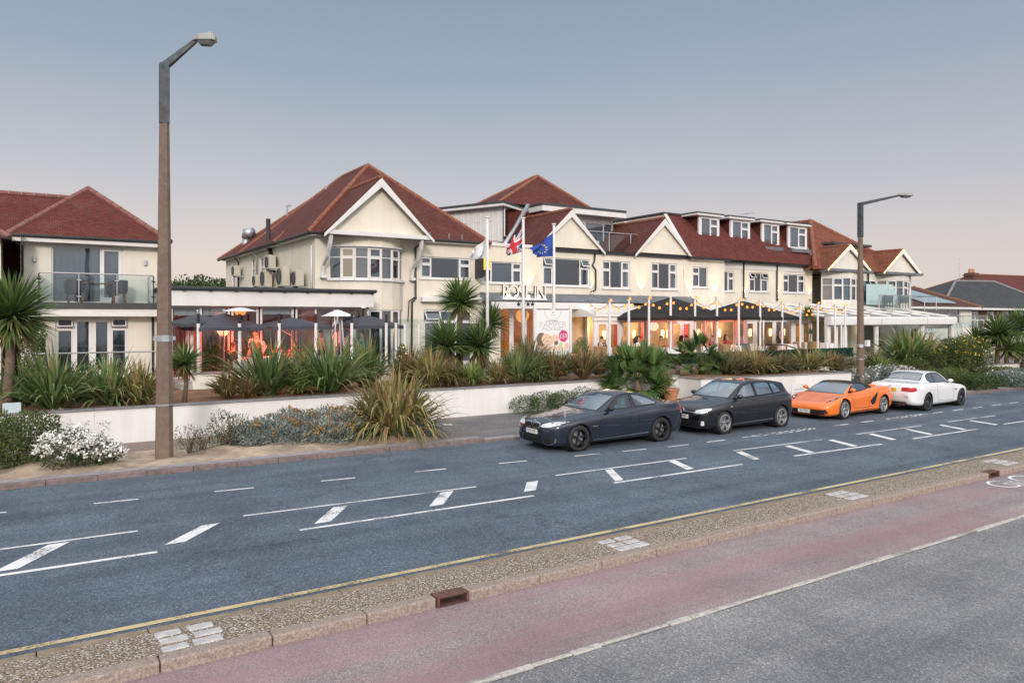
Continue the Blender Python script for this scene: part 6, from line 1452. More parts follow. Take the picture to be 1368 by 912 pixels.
def flax(kind, var, u, v, Y, rad_px, label, h=1.0, name='flax_plant', zoff=0.0, group='flax clumps in the long planting bed'):
    key = (kind, var)
    if key not in FX:
        pr = {0: (260, 1.85, .085, 1.0, 2.0), 1: (240, 1.9, .08, .92, 1.5), 2: (270, 1.8, .075, 1.1, 2.6), 3: (150, 1.4, .055, .8, 1.0)}[var]
        FX[key] = flaxmesh(pr[0], pr[1], pr[2], hash(kind) % 50 + var if False else len(kind) * 7 + var, pr[3], pr[4]).build(name, LF[kind], uv=False)
        o = FX[key]
    else: o = FX[key].copy(); COL.objects.link(o)
    x, z = atY(u, v, Y); d = x * C_ + Y * S_; s = rad_px / FPX * d / 1.35
    if 340 < u < 450 and rad_px > 60: h = .84
    if u > 960: h = .68 if u < 1140 else .8
    o.location = (x, Y, z + zoff); o.scale = (s, s, s * h); o.rotation_euler = (0, 0, R.uniform(0, 6.28)); return tag(o, label, 'plant', group)
BZ = .95
# (kind, variant, u, base v, depth, radius px, label)
for a in (('green', 0, 70, 543, 22.9, 66, 'big green flax at the left, beside the bushy palm trunk'), ('green', 2, 150, 541, 23.4, 62, 'wide arching green flax in front of the french doors'), ('olive', 1, 185, 540, 23.0, 48, 'olive flax just left of the tall lamp post'), ('bronze', 3, 90, 541, 22.7, 22, 'small bronze flax below the big green flax at the left'),
          ('bronze', 0, 303, 530, 23.0, 32, 'small reddish flax right of the tiny spiky palm by the lamp post'), ('green', 1, 356, 527, 23.3, 72, 'tall green flax in front of the red lit diners'), ('green', 0, 440, 521, 23.2, 72, 'tall green flax left of the huge bronze clump, before the pyramid heater'), ('lime', 2, 400, 524, 23.0, 30, 'low lime flax between the two tall green ones'),
          ('olive', 0, 575, 512, 23.0, 42, 'olive flax behind the huge clump, by the glass screens'), ('bronze', 2, 600, 514, 22.8, 30, 'low bronze flax left of the bright green one under the tall palms'), ('lime', 0, 629, 513, 22.7, 27, 'bright green flax at the foot of the tall palms'), ('green', 1, 690, 507, 22.8, 38, 'fresh green flax between the two left flagpoles'), ('brown', 1, 705, 496, 23.6, 38, 'dark flax behind, under the middle flagpole'),
          ('bronze', 2, 738, 505, 22.7, 36, 'bronze arching flax below the left poster post'), ('green', 0, 752, 501, 23.2, 30, 'green flax directly below the poster board'), ('bronze', 1, 779, 503, 22.7, 33, 'pinkish bronze flax right of the poster board'), ('olive', 3, 727, 500, 23.5, 28, 'thin olive flax behind the bronze one under the poster'),
          ('brown', 1, 972, 500, 22.0, 42, 'dark brown flax clump behind the black hatchback'), ('olive', 0, 1008, 499, 21.8, 46, 'olive flax clump above the roof of the black hatchback'), ('brown', 0, 1044, 497, 21.8, 34, 'brown flax clump left of the notice board'), ('olive', 2, 1078, 496, 21.8, 42, 'arching olive flax above the orange car'), ('bronze', 2, 1110, 496, 21.6, 36, 'bronze flax at the end of the white wall'), ('lime', 3, 940, 500, 22.4, 30, 'lime green flax behind the small fan palm'),
          ('green', 0, 1212, 487, 24.5, 52, 'large green flax in front of the big pavilion windows'), ('olive', 0, 1243, 487, 24.2, 36, 'olive flax before the last pavilion window'), ('brown', 1, 1166, 492, 23.4, 26, 'dark purple flax right beside the thinner lamp post'), ('lime', 0, 1177, 499, 22.6, 26, 'yellow green flax low beside the thinner lamp post'), ('olive', 1, 1228, 486, 25.2, 44, 'tall olive flax behind the large green one at the pavilion'),
          ('brown', 3, 1262, 484, 25, 28, 'dark spiky flax between the pavilion and the yellow flowered bush')): flax(*a)
for a in (('green', 1, 30, 541, 24.2, 52, 'green flax behind the pale blue box on the wall'), ('green', 2, 112, 536, 25.0, 50, 'green flax between the two big left hand ones, set back'), ('olive', 2, 400, 516, 24.6, 48, 'olive flax set back between the two tall green ones'), ('green', 1, 488, 514, 24.6, 50, 'green flax behind the left shoulder of the huge clump'), ('bronze', 2, 545, 512, 24.4, 44, 'bronze flax behind the right shoulder of the huge clump'), ('bronze', 0, 330, 530, 22.8, 26, 'low bronze flax at the foot of the tall green one before the diners'),
          ('olive', 2, 665, 508, 22.9, 28, 'low olive flax right at the left flagpole foot'), ('green', 2, 716, 507, 22.7, 30, 'low green flax left of the poster board post'), ('bronze', 0, 800, 500, 23.2, 28, 'bronze flax between poster board and broad fan palm'), ('olive', 1, 990, 494, 23.6, 36, 'olive flax set back behind the dark brown clump'), ('lime', 2, 1025, 497, 22.2, 26, 'lime flax between the olive and brown clumps over the hatchback'), ('green', 2, 1095, 494, 23.2, 36, 'green flax set back above the orange car'), ('brown', 2, 1130, 494, 22.8, 28, 'brown flax touching the white wall end')): flax(*a)
# the huge clump on the verge
x, y = ground(535, 585, .1); 
o = flaxmesh(560, 2.45, .095, 91, 1.12, 2.9, .6, (0, -.02)).build('flax_plant', LF['olive'], uv=False); o.location = (x, y + .35, .12); o.scale = (.8, .8, .86); tag(o, 'huge olive and bronze flax arching over the white wall onto the verge', 'plant')
o = flaxmesh(260, 2.1, .09, 17, 1.05, 2.4, .5).build('flax_plant', LF['bronze'], uv=False); o.location = (x - .2, y + .75, .2); o.scale = (.8, .8, .86); tag(o, 'bronze flax growing through the back of the huge olive clump', 'plant')
x, z = atY(1031, 474, 26.2); o = flaxmesh(130, 1.25, .035, 8, .42, .15, .2).build('spiky_grass', LF['skirt'], uv=False); o.location = (x, 26.2, F0); tag(o, 'upright spiky brown grass standing on the terrace between white posts', 'plant')
for u, v, Y, s, lab in ((572, 490, 24.2, 1.0, 'golden feathery grass left of the tall palms'), (598, 488, 24.5, .9, 'straw coloured grass under the left side of the tall palms'), (678, 486, 24.6, .75, 'pale straw grass ball between the left flagpoles'), (745, 486, 24.6, .6, 'straw grass behind the poster board')):
    x, z = atY(u, v, Y); o = flaxmesh(330, .95, .012, int(u), .95, 1.1, .18).build('ornamental_grass', LF['grass'], uv=False); o.location = (x, Y, z); o.scale = (s,) * 3; tag(o, lab, 'grass plant', 'ornamental grasses')
for u, v, Y, s, lab, k in ((770, 474, 25.0, .45, 'yellow green spiky plant in the terracotta pot right of the poster', 'lime'), (893, 516, 20.3, .62, 'yellow striped spiky plant in the orange pot beside the fan palm', 'lime'), (733, 476, 24.9, .4, 'small spiky plant in the pot half hidden by the poster', 'green')):
    x, z = atY(u, v, Y); o = flaxmesh(70, 1.2, .06, int(u) + 1, .9, .5, .08).build('spiky_plant', LF[k], uv=False); o.location = (x, Y, z); o.scale = (s,) * 3; tag(o, lab, 'plant', 'spiky pot plants')
# palms
def palm(label, base, trunks, wl=.05, name='cabbage_palm', leaf='cord', group='cabbage palms'):
    """trunks: list of (top point offset, trunk radius, head leaves, leaf length, lowest direction, skirt)"""
    t = thing(name, label, 'palm tree', base, group); B_ = Vector(base)
    for k, (top, tr, n, L, lo, sk) in enumerate(trunks):
        p1 = B_ + Vector(top); st = B_ if len(trunks) < 2 or k == 0 else B_ + Vector((top[0] * .25, top[1] * .25, top[2] * .3))
        mid = (st + p1) / 2 + Vector((R.uniform(-.06, .06), R.uniform(-.06, .06), 0))
        b = MB(); b.tube([st, mid, p1], [tr * 1.25, tr, tr * .8], 9); tk = b.build('trunk', bark, t, smooth=True, uv=False)
        b = MB(); b.att = []; headmesh(b, p1, int(n * 1.6), L * 1.3, wl * 1.2, int(p1.x * 31 + p1.z * 17) + k, lo); b.build('crown', LF[leaf], t, uv=False)
        if sk: b = MB(); b.att = []; headmesh(b, p1 - Vector((0, 0, .05)), int(n * .3), L * .95, wl * .8, 5 + k, -1.0, .5); b2 = MB(); b2.att = []; rr_ = random.Random(k + 3); 
        if sk:
            for i in range(int(n * .45)):
                a = rr_.uniform(0, 6.28); blade(b2, p1, (math.cos(a) * .6, math.sin(a) * .6, -.75), None, L * rr_.uniform(.7, 1.1), wl * .7, .6, rr_, rr_.random(), 4)
            b2.build('dry_skirt', LF['skirt'], t, uv=False)
    return t
x0_, z0_ = atY(614, 490, 24.4)
def rel(u, v, Y=24.4): x, z = atY(u, v, Y); return (x - x0_, Y - 24.4, z - BZ)
palm('tall cabbage palm cluster in the bed left of the flagpoles', (x0_, 24.4, BZ), [(rel(615, 404), .12, 330, .86, -.55, 1)])
palm('smaller cabbage palm leaning right over the left flagpole', (atY(640, 490, 24.8)[0], 24.8, BZ), [(Vector(rel(655, 434, 24.8)) + Vector((x0_ - atY(640, 490, 24.8)[0], -.4, 0)) * Vector((1, 0, 1)).x if False else (atY(655, 434, 24.8)[0] - atY(640, 490, 24.8)[0], 0, atY(655, 434, 24.8)[1] - BZ), .09, 200, .80, -.5, 1)])
palm('low bushy cabbage palm left of the tall one', (atY(598, 495, 23.9)[0], 23.9, BZ), [(((0.0), 0, atY(598, 462, 23.9)[1] - BZ), .1, 260, .95, -.45, 1)])
palm('low bushy cabbage palm in front of the left flagpole', (atY(640, 495, 23.7)[0], 23.7, BZ), [((0, 0, atY(640, 464, 23.7)[1] - BZ), .1, 280, .95, -.45, 1)])
xb_ = atY(246, 530, 23.0)[0]; palm('tiny spiky palm right of the tall lamp post', (xb_, 23.0, BZ), [((0, 0, atY(246, 487, 23)[1] - BZ), .06, 150, .62, -.6, 1)], .045)
xb_ = atY(9, 540, 22.9)[0]; palm('bushy wind swept palm at the left edge of the photo', (xb_, 22.9, BZ), [((.1, 0, atY(14, 424, 22.9)[1] - BZ), .11, 460, 1.02, -.8, 1)], .055)
xb_ = atY(1079, 470, 26.3)[0]; palm('slim cabbage palm on the terrace wound with festoon bulbs', (xb_, 26.3, F0), [((.05, 0, atY(1080, 421, 26.3)[1] - F0), .04, 150, .5, -.7, 0), ((.28, 0, atY(1086, 446, 26.3)[1] - F0), .03, 50, .35, -.2, 0)], .03)
for (u, vb, v, Y, n, L, lab) in ((1332, 500, 447, 23.4, 320, 1.3, 'large cabbage palm behind the yellow flowered bush at the right'), (1358, 500, 437, 24.2, 280, 1.25, 'tallest cabbage palm near the right edge of the photo'), (1306, 495, 459, 24.4, 220, 1.1, 'cabbage palm leftmost of the right hand group, close to the pavilion'), (1367, 497, 470, 22.6, 190, 1.0, 'small cabbage palm cut by the right edge of the photo'), (1346, 498, 466, 23.0, 190, 1.0, 'lower cabbage palm in the middle of the right hand group')):
    xb_ = atY(u, vb, Y)[0]; palm(lab, (xb_, Y, .15), [((R.uniform(-.3, .3), 0, atY(u, v, Y)[1] - .15), .13, n, L, -.6, 1)], .07)
# fan palms
def fanpalm(u, v, Y, s, nf, lab, seed):
    x, z = atY(u, v, Y); t = thing('fan_palm', lab, 'palm tree', (x, Y, z), 'fan palms'); r = random.Random(seed)
    b = MB(); b.tube([(x, Y, z - .5), (x + .02, Y, z + .2), (x, Y, z + .55 * s)], [.13 * s, .12 * s, .08 * s], 9); b.build('trunk', bark, t, smooth=True, uv=False)
    b = MB(); b.att = []; bs = MB()
    for k in range(nf):
        a = 2 * PI * k * .382 + r.uniform(-.3, .3); el = r.uniform(-.55, 1.15); L = s * r.uniform(.55, .9); d = Vector((math.cos(a) * math.cos(el), math.sin(a) * math.cos(el), math.sin(el)))
        o = Vector((x, Y, z + .55 * s)); e = o + d * L; bs.tube([o, o + d * L * .55 + Vector((0, 0, .03)), e], [.016, .012, .009], 5)
        side = d.cross(Vector((0, 0, 1))).normalized(); upv = side.cross(d).normalized(); ro = r.uniform(-1.2, 1.2); side, upv = side * math.cos(ro) + upv * math.sin(ro), upv * math.cos(ro) - side * math.sin(ro); c = r.random(); m_ = 24
        for j in range(m_):
            th = (j / (m_ - 1) - .5) * 4.2; dd = d * math.cos(th) + side * math.sin(th) + upv * .12; blade(b, e, dd, None, s * .60 * (1 - .22 * abs(th) / 2.1), .075 * s, .55, r, min(1, max(0, c * .6 + r.random() * .4)), 4)
    b.build('crown', LF['fan'], t, uv=False); bs.build('stalks', mat('green_palm_stalk', (.07, .10, .03), .6, var=.2), t, uv=False)
fanpalm(852, 532, 21.4, 1.3, 46, 'broad green fan palm behind the boot of the grey coupe', 4)
fanpalm(936, 495, 22.6, .95, 26, 'small fan palm left of the dark brown flax', 9)
fanpalm(905, 500, 23.0, .75, 18, 'smallest fan palm between the other two', 21)
# bushes
def bush(name, lab, at_, lobes, n, s, leaf, seed, fl=None, cat='bush', group=None, elong=.55, twigs=0, up=.3):
    x, y, z = at_; t = thing(name, lab, cat, (x, y, z), group)
    def sh(b):
        b.v = [v + Vector((x, y, z)) for v in b.v]; return b
    sh(bushmesh(lobes, n, s, seed, elong, up)).build('foliage', LF[leaf], t, uv=False)
    r = random.Random(seed + 5)
    if twigs:
        b = MB()
        for k in range(twigs):
            l = r.choice(lobes); p = Vector((l[0] + l[3] * r.uniform(-.9, .9), l[1] + l[4] * r.uniform(-.9, .9), l[2] + l[5] * r.uniform(.2, 1.0))); q = Vector((l[0] * .6 + r.uniform(-.1, .1), l[1] * .6, 0)); b.tube([q, (p + q) / 2 + Vector((r.uniform(-.06, .06), r.uniform(-.06, .06), .05)), p], [.012, .008, .004], 4)
        sh(b).build('branches', twig, t, uv=False)
    if fl:
        m, cnt, ss, per, zm = fl; b = MB(); b.att = []; tuft(b, onlobes(lobes, cnt, r, zm), ss, per, r); sh(b).build('blossom', LF[m], t, uv=False)
    return t
def gp_(u, v, z=.1): x, y = ground(u, v, z); return (x, y, z)
def lob(*a): return [tuple(q) for q in a]
x, y, z = gp_(18, 626); bush('verge_shrub', 'large dark green shrub on the verge at the left edge', (x, y + .5, z), lob((-.9, 0, .48, .8, .6, .5), (-.1, -.2, .5, .75, .6, .55), (.35, .25, .68, .6, .5, .48), (-.6, .5, .75, .7, .5, .45), (.1, -.45, .3, .6, .4, .36)), 13000, .06, 'hedge', 3, ('brownfl', 60, .03, 3, .3), twigs=14)
x, y, z = gp_(108, 627); bush('flowering_shrub', 'rounded shrub covered in white flowers on the verge, left of the tall lamp post', (x, y + .2, z), lob((-.35, 0, .42, .48, .42, .42), (.2, -.05, .36, .45, .42, .36), (.5, .1, .25, .35, .35, .26), (-.1, .2, .5, .4, .4, .36)), 5200, .05, 'shrub', 5, ('white', 420, .055, 7, -.1), twigs=10)
x, y, z = gp_(95, 598); bush('flowering_shrub', 'pale grey flowered shrub behind the white flowered one', (x, y + .5, z), lob((-.3, 0, .55, .5, .4, .4), (.35, .1, .5, .5, .4, .38), (.75, .0, .45, .3, .3, .4)), 3200, .045, 'sage', 6, ('white', 90, .035, 4, .2), twigs=10)
x, y, z = gp_(262, 606); bush('sparse_shrub', 'thin twiggy grey green shrub just right of the tall lamp post', (x, y, z), lob((-.2, 0, .4, .35, .3, .32), (.15, 0, .3, .3, .3, .28)), 520, .05, 'sage', 7, ('white', 14, .02, 3, .1), twigs=34)
x, y, z = gp_(308, 600); bush('sparse_shrub', 'taller twiggy green shrub between the thin one and the silver clump', (x, y + .2, z), lob((-.15, 0, .55, .38, .32, .42), (.25, 0, .45, .36, .3, .4), (.0, 0, .25, .5, .35, .25)), 1700, .05, 'sage', 8, ('white', 20, .02, 3, .1), twigs=40)
for u, v, sc_, lab, k in ((345, 597, .9, 'small silver shrub at the left end of the silver clump', 11), (392, 595, 1.25, 'silver grey shrub with brown seed heads in the middle of the clump', 12), (445, 592, 1.3, 'widest silver grey shrub with rust coloured seed heads', 13), (497, 586, 1.1, 'silver grey shrub touching the huge flax', 14)):
    x, y, z = gp_(u, v); s = sc_
    bush('silver_shrub', lab, (x, y + .3, z), lob((-.35 * s, 0, .28 * s, .42 * s, .45 * s, .36 * s), (.35 * s, .05, .30 * s, .42 * s, .45 * s, .38 * s), (0, -.28 * s, .2 * s, .45 * s, .35 * s, .24 * s), (.02, .2 * s, .42 * s, .3 * s, .3 * s, .3 * s)), 5200, .095, 'grey', k, ('brownfl', int(85 * s) if u > 360 else 12, .055, 6, .25), 'bush', 'silver shrubs on the verge', .22, up=.9)
x, y, z = gp_(560, 588); bush('silver_shrub', 'silver shrub half hidden under the right side of the huge flax', (x, y + .4, z), lob((0, 0, .25, .55, .45, .3), (.5, .1, .2, .4, .4, .25)), 2600, .06, 'grey', 15, None, 'bush', 'silver shrubs on the verge', .28, up=.7)
for u, v, sc_, lab, k, lf in ((725, 552, 1.0, 'low dark shrub against the wall behind the nose of the grey coupe', 21, 'shrub'), (775, 546, 1.05, 'low dark shrub against the wall behind the windscreen of the grey coupe', 22, 'shrub'), (885, 533, .9, 'green shrub between the grey coupe and the black hatchback', 23, 'hedge'), (918, 529, .75, 'small grey leaved shrub before the white wall near the black hatchback', 24, 'sage')):
    x, y, z = gp_(u, v, .06); s = sc_
    bush('low_shrub', lab, (x, y + .3, z), lob((-.5 * s, 0, .3 * s, .6 * s, .5 * s, .34 * s), (.35 * s, .05, .36 * s, .6 * s, .5 * s, .36 * s), (.9 * s, .1, .3 * s, .4 * s, .4 * s, .3 * s)), 4200, .05, lf, k, group='low shrubs behind the parked cars')
# right hand verge
def rb(name, lab, u, v, w_px, h_px, leaf, k, n, s_, fl=None, nl=4, group='shrubs on the right verge', dy=.5, z0=.1):
    s = s_ * 1.3; n = int(n * 1.5)
    x, y = ground(u, v, z0); x = xatY(u, y + dy); d = x * C_ + y * S_; w, h = w_px / FPX * d, h_px / FPX * d; r = random.Random(k)
    L = [(w * (i / max(1, nl - 1) - .5) * .75 + r.uniform(-.1, .1), r.uniform(-.2, .2), h * r.uniform(.42, .52), w / nl * .85, min(.9, w * .45), h * r.uniform(.46, .56)) for i in range(nl)]
    return bush(name, lab, (x, y + dy, z0), L, n, s, leaf, k, fl, group=group)
rb('flowering_shrub', 'grey shrub with pale flowers in front of the wall, right of the notice board', 1100, 519, 62, 24, 'sage', 31, 3600, .06, ('white', 200, .06, 4, 0), 4)
rb('flowering_shrub', 'whitish shrub at the foot of the thinner lamp post', 1140, 516, 50, 22, 'grey', 32, 3000, .06, ('white', 160, .06, 4, 0), 3)
rb('low_shrub', 'low green shrub above the pale flowers, left of the thinner lamp post', 1120, 511, 44, 17, 'hedge', 33, 2400, .06, None, 3, dy=1.6)
rb('flowering_shrub', 'grey flowered shrub behind the boot of the white car', 1192, 514, 50, 24, 'grey', 34, 3000, .06, ('white', 150, .06, 4, 0), 3)
rb('low_shrub', 'green shrub just right of the thinner lamp post', 1186, 507, 46, 24, 'shrub', 35, 2600, .06, None, 3, dy=1.4)
rb('low_shrub', 'clipped green shrub above the roof of the white car', 1240, 508, 62, 24, 'hedge', 36, 3600, .06, None, 4, dy=1.6)
rb('low_shrub', 'green hedge behind the bonnet of the white car', 1262, 521, 76, 25, 'hedge', 37, 4200, .06, None, 4, dy=1.0)
rb('flowering_shrub', 'big rounded bush dotted with yellow flowers, right of the pavilion', 1288, 513, 92, 58, 'hedge', 38, 9000, .075, ('yellow', 90, .075, 4, .15), 5, dy=2.4)
rb('low_shrub', 'low olive hedge below the yellow flowered bush', 1302, 524, 62, 22, 'shrub', 39, 3600, .06, None, 4, dy=.8)
rb('flowering_shrub', 'silver grey shrub at the right edge above the kerb', 1355, 521, 58, 24, 'grey', 40, 3800, .07, ('white', 60, .06, 3, 0), 4, dy=.9)
rb('low_shrub', 'flat green ground shrub below the right hand palms', 1335, 505, 70, 10, 'hedge', 41, 2600, .06, None, 4, dy=1.5)
# terrace greenery
x, z = atY(775, 474, 25.8); bush('pine_shrub', 'bright green feathery shrub right of the poster board', (x, 25.8, 1.0), lob((0, 0, .75, .45, .42, .55), (.1, 0, 1.15, .32, .3, .4), (-.2, 0, .45, .35, .3, .4)), 4200, .07, 'lime' if False else 'fan', 51, elong=.25)
x, z = atY(733, 470, 26.5); bush('pine_shrub', 'green shrub by the entrance doors behind the middle flagpole', (x - .6, 26.5, 1.1), lob((0, 0, .55, .4, .4, .5), (.4, 0, .4, .35, .3, .4)), 2400, .07, 'shrub', 52)
x, z = atY(283, 498, 28.0); t = bush('potted_conifer', 'dark cone shaped conifer on the left terrace beside the windbreak', (x, 28.0, F0 + .2), lob((0, 0, .3, .36, .36, .32), (0, 0, .7, .28, .28, .32), (0, 0, 1.05, .19, .19, .3), (0, 0, 1.35, .1, .1, .2)), 3400, .05, 'tree', 53, cat='conifer', up=.8)
b = MB(); b.lathe([(0, F0), (.24, F0), (.3, F0 + .3), (.27, F0 + .3), (0, F0 + .27)], 14, (x, 28.0, 0)); b.build('pot', M['black'], t)
x, z = atY(537, 480, 26.4); t = bush('christmas_tree', 'little dark cone tree with fairy lights by the glass screens', (x, 26.4, .95), lob((0, 0, .55, .34, .34, .3), (0, 0, .9, .25, .25, .28), (0, 0, 1.2, .15, .15, .22), (0, 0, .25, .36, .36, .25)), 3000, .05, 'tree', 54, cat='tree', up=.8)
fm = emitmat('fairy_bulb', (1, .66, .30), 3); r = random.Random(2)
for k in range(26):
    h_ = r.uniform(.15, 1.35); a = r.uniform(PI, 2 * PI); q = .37 * (1.45 - h_) / 1.25 + .03; b = MB(); b.ball((x + q * math.cos(a), 26.4 + q * math.sin(a), .95 + h_), .022, 6, 4); b.build('fairy_light', fm, t)
bb2 = MB(); 
for k, (u, v) in enumerate(((1076, 420), (1083, 419.5))):
    x, z = atY(u, v, 26.1); o = bulb0.copy(); COL.objects.link(o); o.parent = bulb0.parent; o.location = Vector((x, 26.0, z)) - Vector(bulb0.parent.location)
# trees beyond the roofs
def tree(u, vb, vt, Y, w, lab, seed, n=11000, s=.2):
    x, zt_ = atY(u, vt, Y); t = thing('broadleaf_tree', lab, 'tree', (x, Y, 0), 'trees behind the buildings'); r = random.Random(seed); b = MB(); h = zt_
    b.tube([(x, Y, 0), (x + .1, Y, h * .4), (x, Y, h * .75)], [.22, .17, .07], 9)
    for k in range(6): a = r.uniform(0, 6.28); b.tube([(x, Y, h * .4), (x + math.cos(a) * w * .3, Y + math.sin(a) * w * .3, h * .6), (x + math.cos(a) * w * .45, Y + math.sin(a) * w * .45, h * .8)], [.09, .06, .03], 6)
    b.build('trunk', bark, t, uv=False); L = [(r.uniform(-.42, .42) * w, r.uniform(-.4, .4) * w, h * r.uniform(.6, .84), w * r.uniform(.18, .28), w * r.uniform(.18, .28), h * r.uniform(.10, .16)) for k in range(12)]
    m = bushmesh(L, n, s, seed, .6, .2, .75); m.v = [v + Vector((x, Y, 0)) for v in m.v]; m.build('crown', LF['tree'], t, uv=False)
tree(258, 420, 362, 62, 5.2, 'dark green tree behind the flat roof, right of the tall lamp post', 61); tree(286, 420, 367, 60, 3.6, 'smaller dark tree behind the flat roof close to the hotel wing', 62, 4000); tree(236, 420, 366, 58, 3.2, 'dark tree just right of the tall lamp post behind the flat roof', 65, 3000)
x, z = atY(44, 470, 31); bush('garden_bush', 'leafy green bush in the gap beside the balcony house', (x, 31.0, 1.0), lob((0, 0, 1.0, .4, .4, 1.0), (.1, 0, 1.7, .3, .3, .6)), 2600, .08, 'shrub', 63)

# ================================================================ street lamps
def octo(b, x, y, z0, z1, r0, r1): b.lathe([(r0, z0), (r1, z1)], 8, (x, y, 0), a0=PI / 8, a1=2 * PI + PI / 8)
def street_lamp(x, y, zc, zt_, arm, lab, r0, r1, band, box=None, hs=1.0):
    t = thing('street_lamp', lab, 'street lamp', (x, y, 0)); b = MB(); octo(b, x, y, -.1, zc, r0, r1); b.build('concrete_post', mat('brown_aggregate_concrete', (.175, .125, .098), .9, var=.2, scale=7, bump=.7, bscale=60, tint=(.14, .10, .08), tintamt=.7), t, uv=False)
    b = MB(); b.box(x - r1 * .92, x + r1 * .92, y - r1 * .92, y + r1 * .92, zc, zt_); ax, ay, az = arm; e = Vector((x + ax, y + ay, zt_ + az)); st = Vector((x, y, zt_ - .06)); d = (e - st).normalized(); sd = d.cross(Vector((0, 0, 1))).normalized() * r1 * .6; u = sd.cross(d).normalized() * r1 * .75
    P = [st - sd - u, st + sd - u, st + sd + u, st - sd + u]; k = .55; Q = [e - sd * k - u * k, e + sd * k - u * k, e + sd * k + u * k, e - sd * k + u * k]
    b.hexa(P + Q); b.build('metal_arm', mat('weathered_blue_steel', (.065, .082, .095), .6, .3, var=.4, scale=6, tint=(.07, .045, .035), tintamt=.7), t, bevel=.01)
    h = MB(); dd = Vector((ax, ay, 0)).normalized(); s2 = Vector((-dd.y, dd.x, 0)); Z_ = Vector((0, 0, 1)); c = e + dd * .02 + Vector((0, 0, .025))
    def pt(a, w, z): return c + dd * a * hs + s2 * w * (.5 + .5 * hs) + Z_ * z
    top = [(-.12, .09, .02), (.1, .17, .10), (.62, .17, .16), (.72, .12, .08)]; 
    for (a0, w0, z0), (a1, w1, z1) in zip(top, top[1:]): h.hexa([pt(a0, -w0, -.03), pt(a0, w0, -.03), pt(a1, w1, -.03), pt(a1, -w1, -.03), pt(a0, -w0 * .85, z0), pt(a0, w0 * .85, z0), pt(a1, w1 * .85, z1), pt(a1, -w1 * .85, z1)])
    hd = h.build('lamp_head', mat('pale_lamp_housing', (.30, .30, .29), .5, var=.15), t, bevel=.015)
    g = MB(); gl = [(.04, .12, -.03), (.14, .15, -.12), (.5, .15, -.13), (.66, .11, -.03)]
    for (a0, w0, z0), (a1, w1, z1) in zip(gl, gl[1:]): g.hexa([pt(a0, -w0 * .7, z0), pt(a0, w0 * .7, z0), pt(a1, w1 * .7, z1), pt(a1, -w1 * .7, z1), pt(a0, -w0, -.031), pt(a0, w0, -.031), pt(a1, w1, -.031), pt(a1, -w1, -.031)])
    g.build('lamp_lens', mat('lamp_lens_plastic', (.10, .12, .12), .15, var=.1), hd, bevel=.01)
    g = MB(); g.box(c.x - .03, c.x + .03, c.y - .03, c.y + .03, c.z + .1, c.z + .18); g.build('photocell', M['black'], hd) if False else None
    for zb_ in band:
        f = MB(); rr = r0 + (r1 - r0) * zb_ / zc + .012; f.lathe([(rr, zb_ - .09 if zb_ == band[0] else zb_ - .02), (rr, zb_ + .06 if zb_ == band[0] else zb_ + .02)], 8, (x, y, 0), a0=PI / 8, a1=2 * PI + PI / 8)
        if zb_ == band[0]: 
            for s in (-1, 1): f.box(x + s * rr * 1.0 - .05, x + s * rr * 1.0 + .05, y - .06, y + .06, zb_ - .06, zb_ + .03)
        f.build('steel_band', M['galv'], t, uv=False)
    if box: f = MB(); f.box(x + .12, x + .34, y - .3, y - .12, box, box + .3); f.build('control_box', M['white'], t, bevel=.02)
    return t
lx, ly = ground(219.5, 612, .1); street_lamp(lx, ly, 7.86, 9.25, (.62, -.35, .55), 'tall concrete street lamp with bent steel arm standing on the verge at left', .205, .112, (2.9, 1.35), hs=.62)
xr_l, yr_l = 33.35, 21.0; _, zc_ = atY(1149, 317, yr_l); _, zt2 = atY(1149, 271, yr_l); xe_, ze_ = atY(1202, 261, yr_l - .6)
street_lamp(xr_l, yr_l, zc_, zt2, (xe_ - xr_l, -.6, ze_ - zt2), 'thinner brown street lamp among shrubs behind the orange car', .185, .112, (2.05, 1.4), 2.0)

# ================================================================ houses far right
def poly_roof(par, polys, m, ridges=(), rm='ridge'):
    b = MB()
    for p in polys: b.face(p)
    r = b.build('roof', M[m], par)
    if ridges:
        b = MB()
        for p, q in ridges: ridgecap(b, p, q, .13)
        b.build('ridge_tiles', M[rm], r)
    return r
HA = thing('brown_roof_house', 'cream house with brown tiled roof, solar panels and glass balcony right of the twin gables', 'house', (62, 34, .5))
b = MB(); wall(b, (57.4, 33.0), UX, NF, 11.5, -.2, 4.3, [(.9, 2.6, 2.75, 4.1), (4.3, 9.6, 2.75, 4.1)]); wall(b, (57.4, 31.4), UX, NF, 11.0, -.2, 2.55); b.face([(57.4, 31.4, 2.55), (68.4, 31.4, 2.55), (68.4, 33, 2.55), (57.4, 33, 2.55)]); wall(b, (68.9, 33), UY, NR, 8, -.2, 4.3); b.build('wall', M['cream2'], HA)
window(HA, (58.3, 33), UX, NF, 1.7, 2.75, 4.1, [(1, 'f')], False, 'nets'); window(HA, (61.7, 33), UX, NF, 5.3, 2.75, 4.1, [(1, 'f')] * 3, False, 'nets')
poly_roof(HA, [[(56.6, 32.4, 4.3), (69.6, 32.4, 4.25), (66, 37.5, 6.4), (59, 37.5, 6.9)], [(69.6, 32.4, 4.25), (69.6, 42, 4.25), (66, 37.5, 6.4)], [(56.6, 32.4, 4.3), (59, 37.5, 6.9), (56.6, 42, 4.3)]], 'tilebrown', [((59, 37.5, 6.95), (66, 37.5, 6.45)), ((66, 37.5, 6.45), (69.6, 32.4, 4.3))], 'wood')
b = MB(); b.prism([(61.2, 33.0, 4.62), (66.2, 33.0, 4.62), (64.2, 36.0, 5.82), (59.8, 36.0, 5.9)], (0, 0, .08)); b.build('solar_panel', mat('pale_solar_glass', (.30, .40, .46), .15, .2, var=.1), HA)
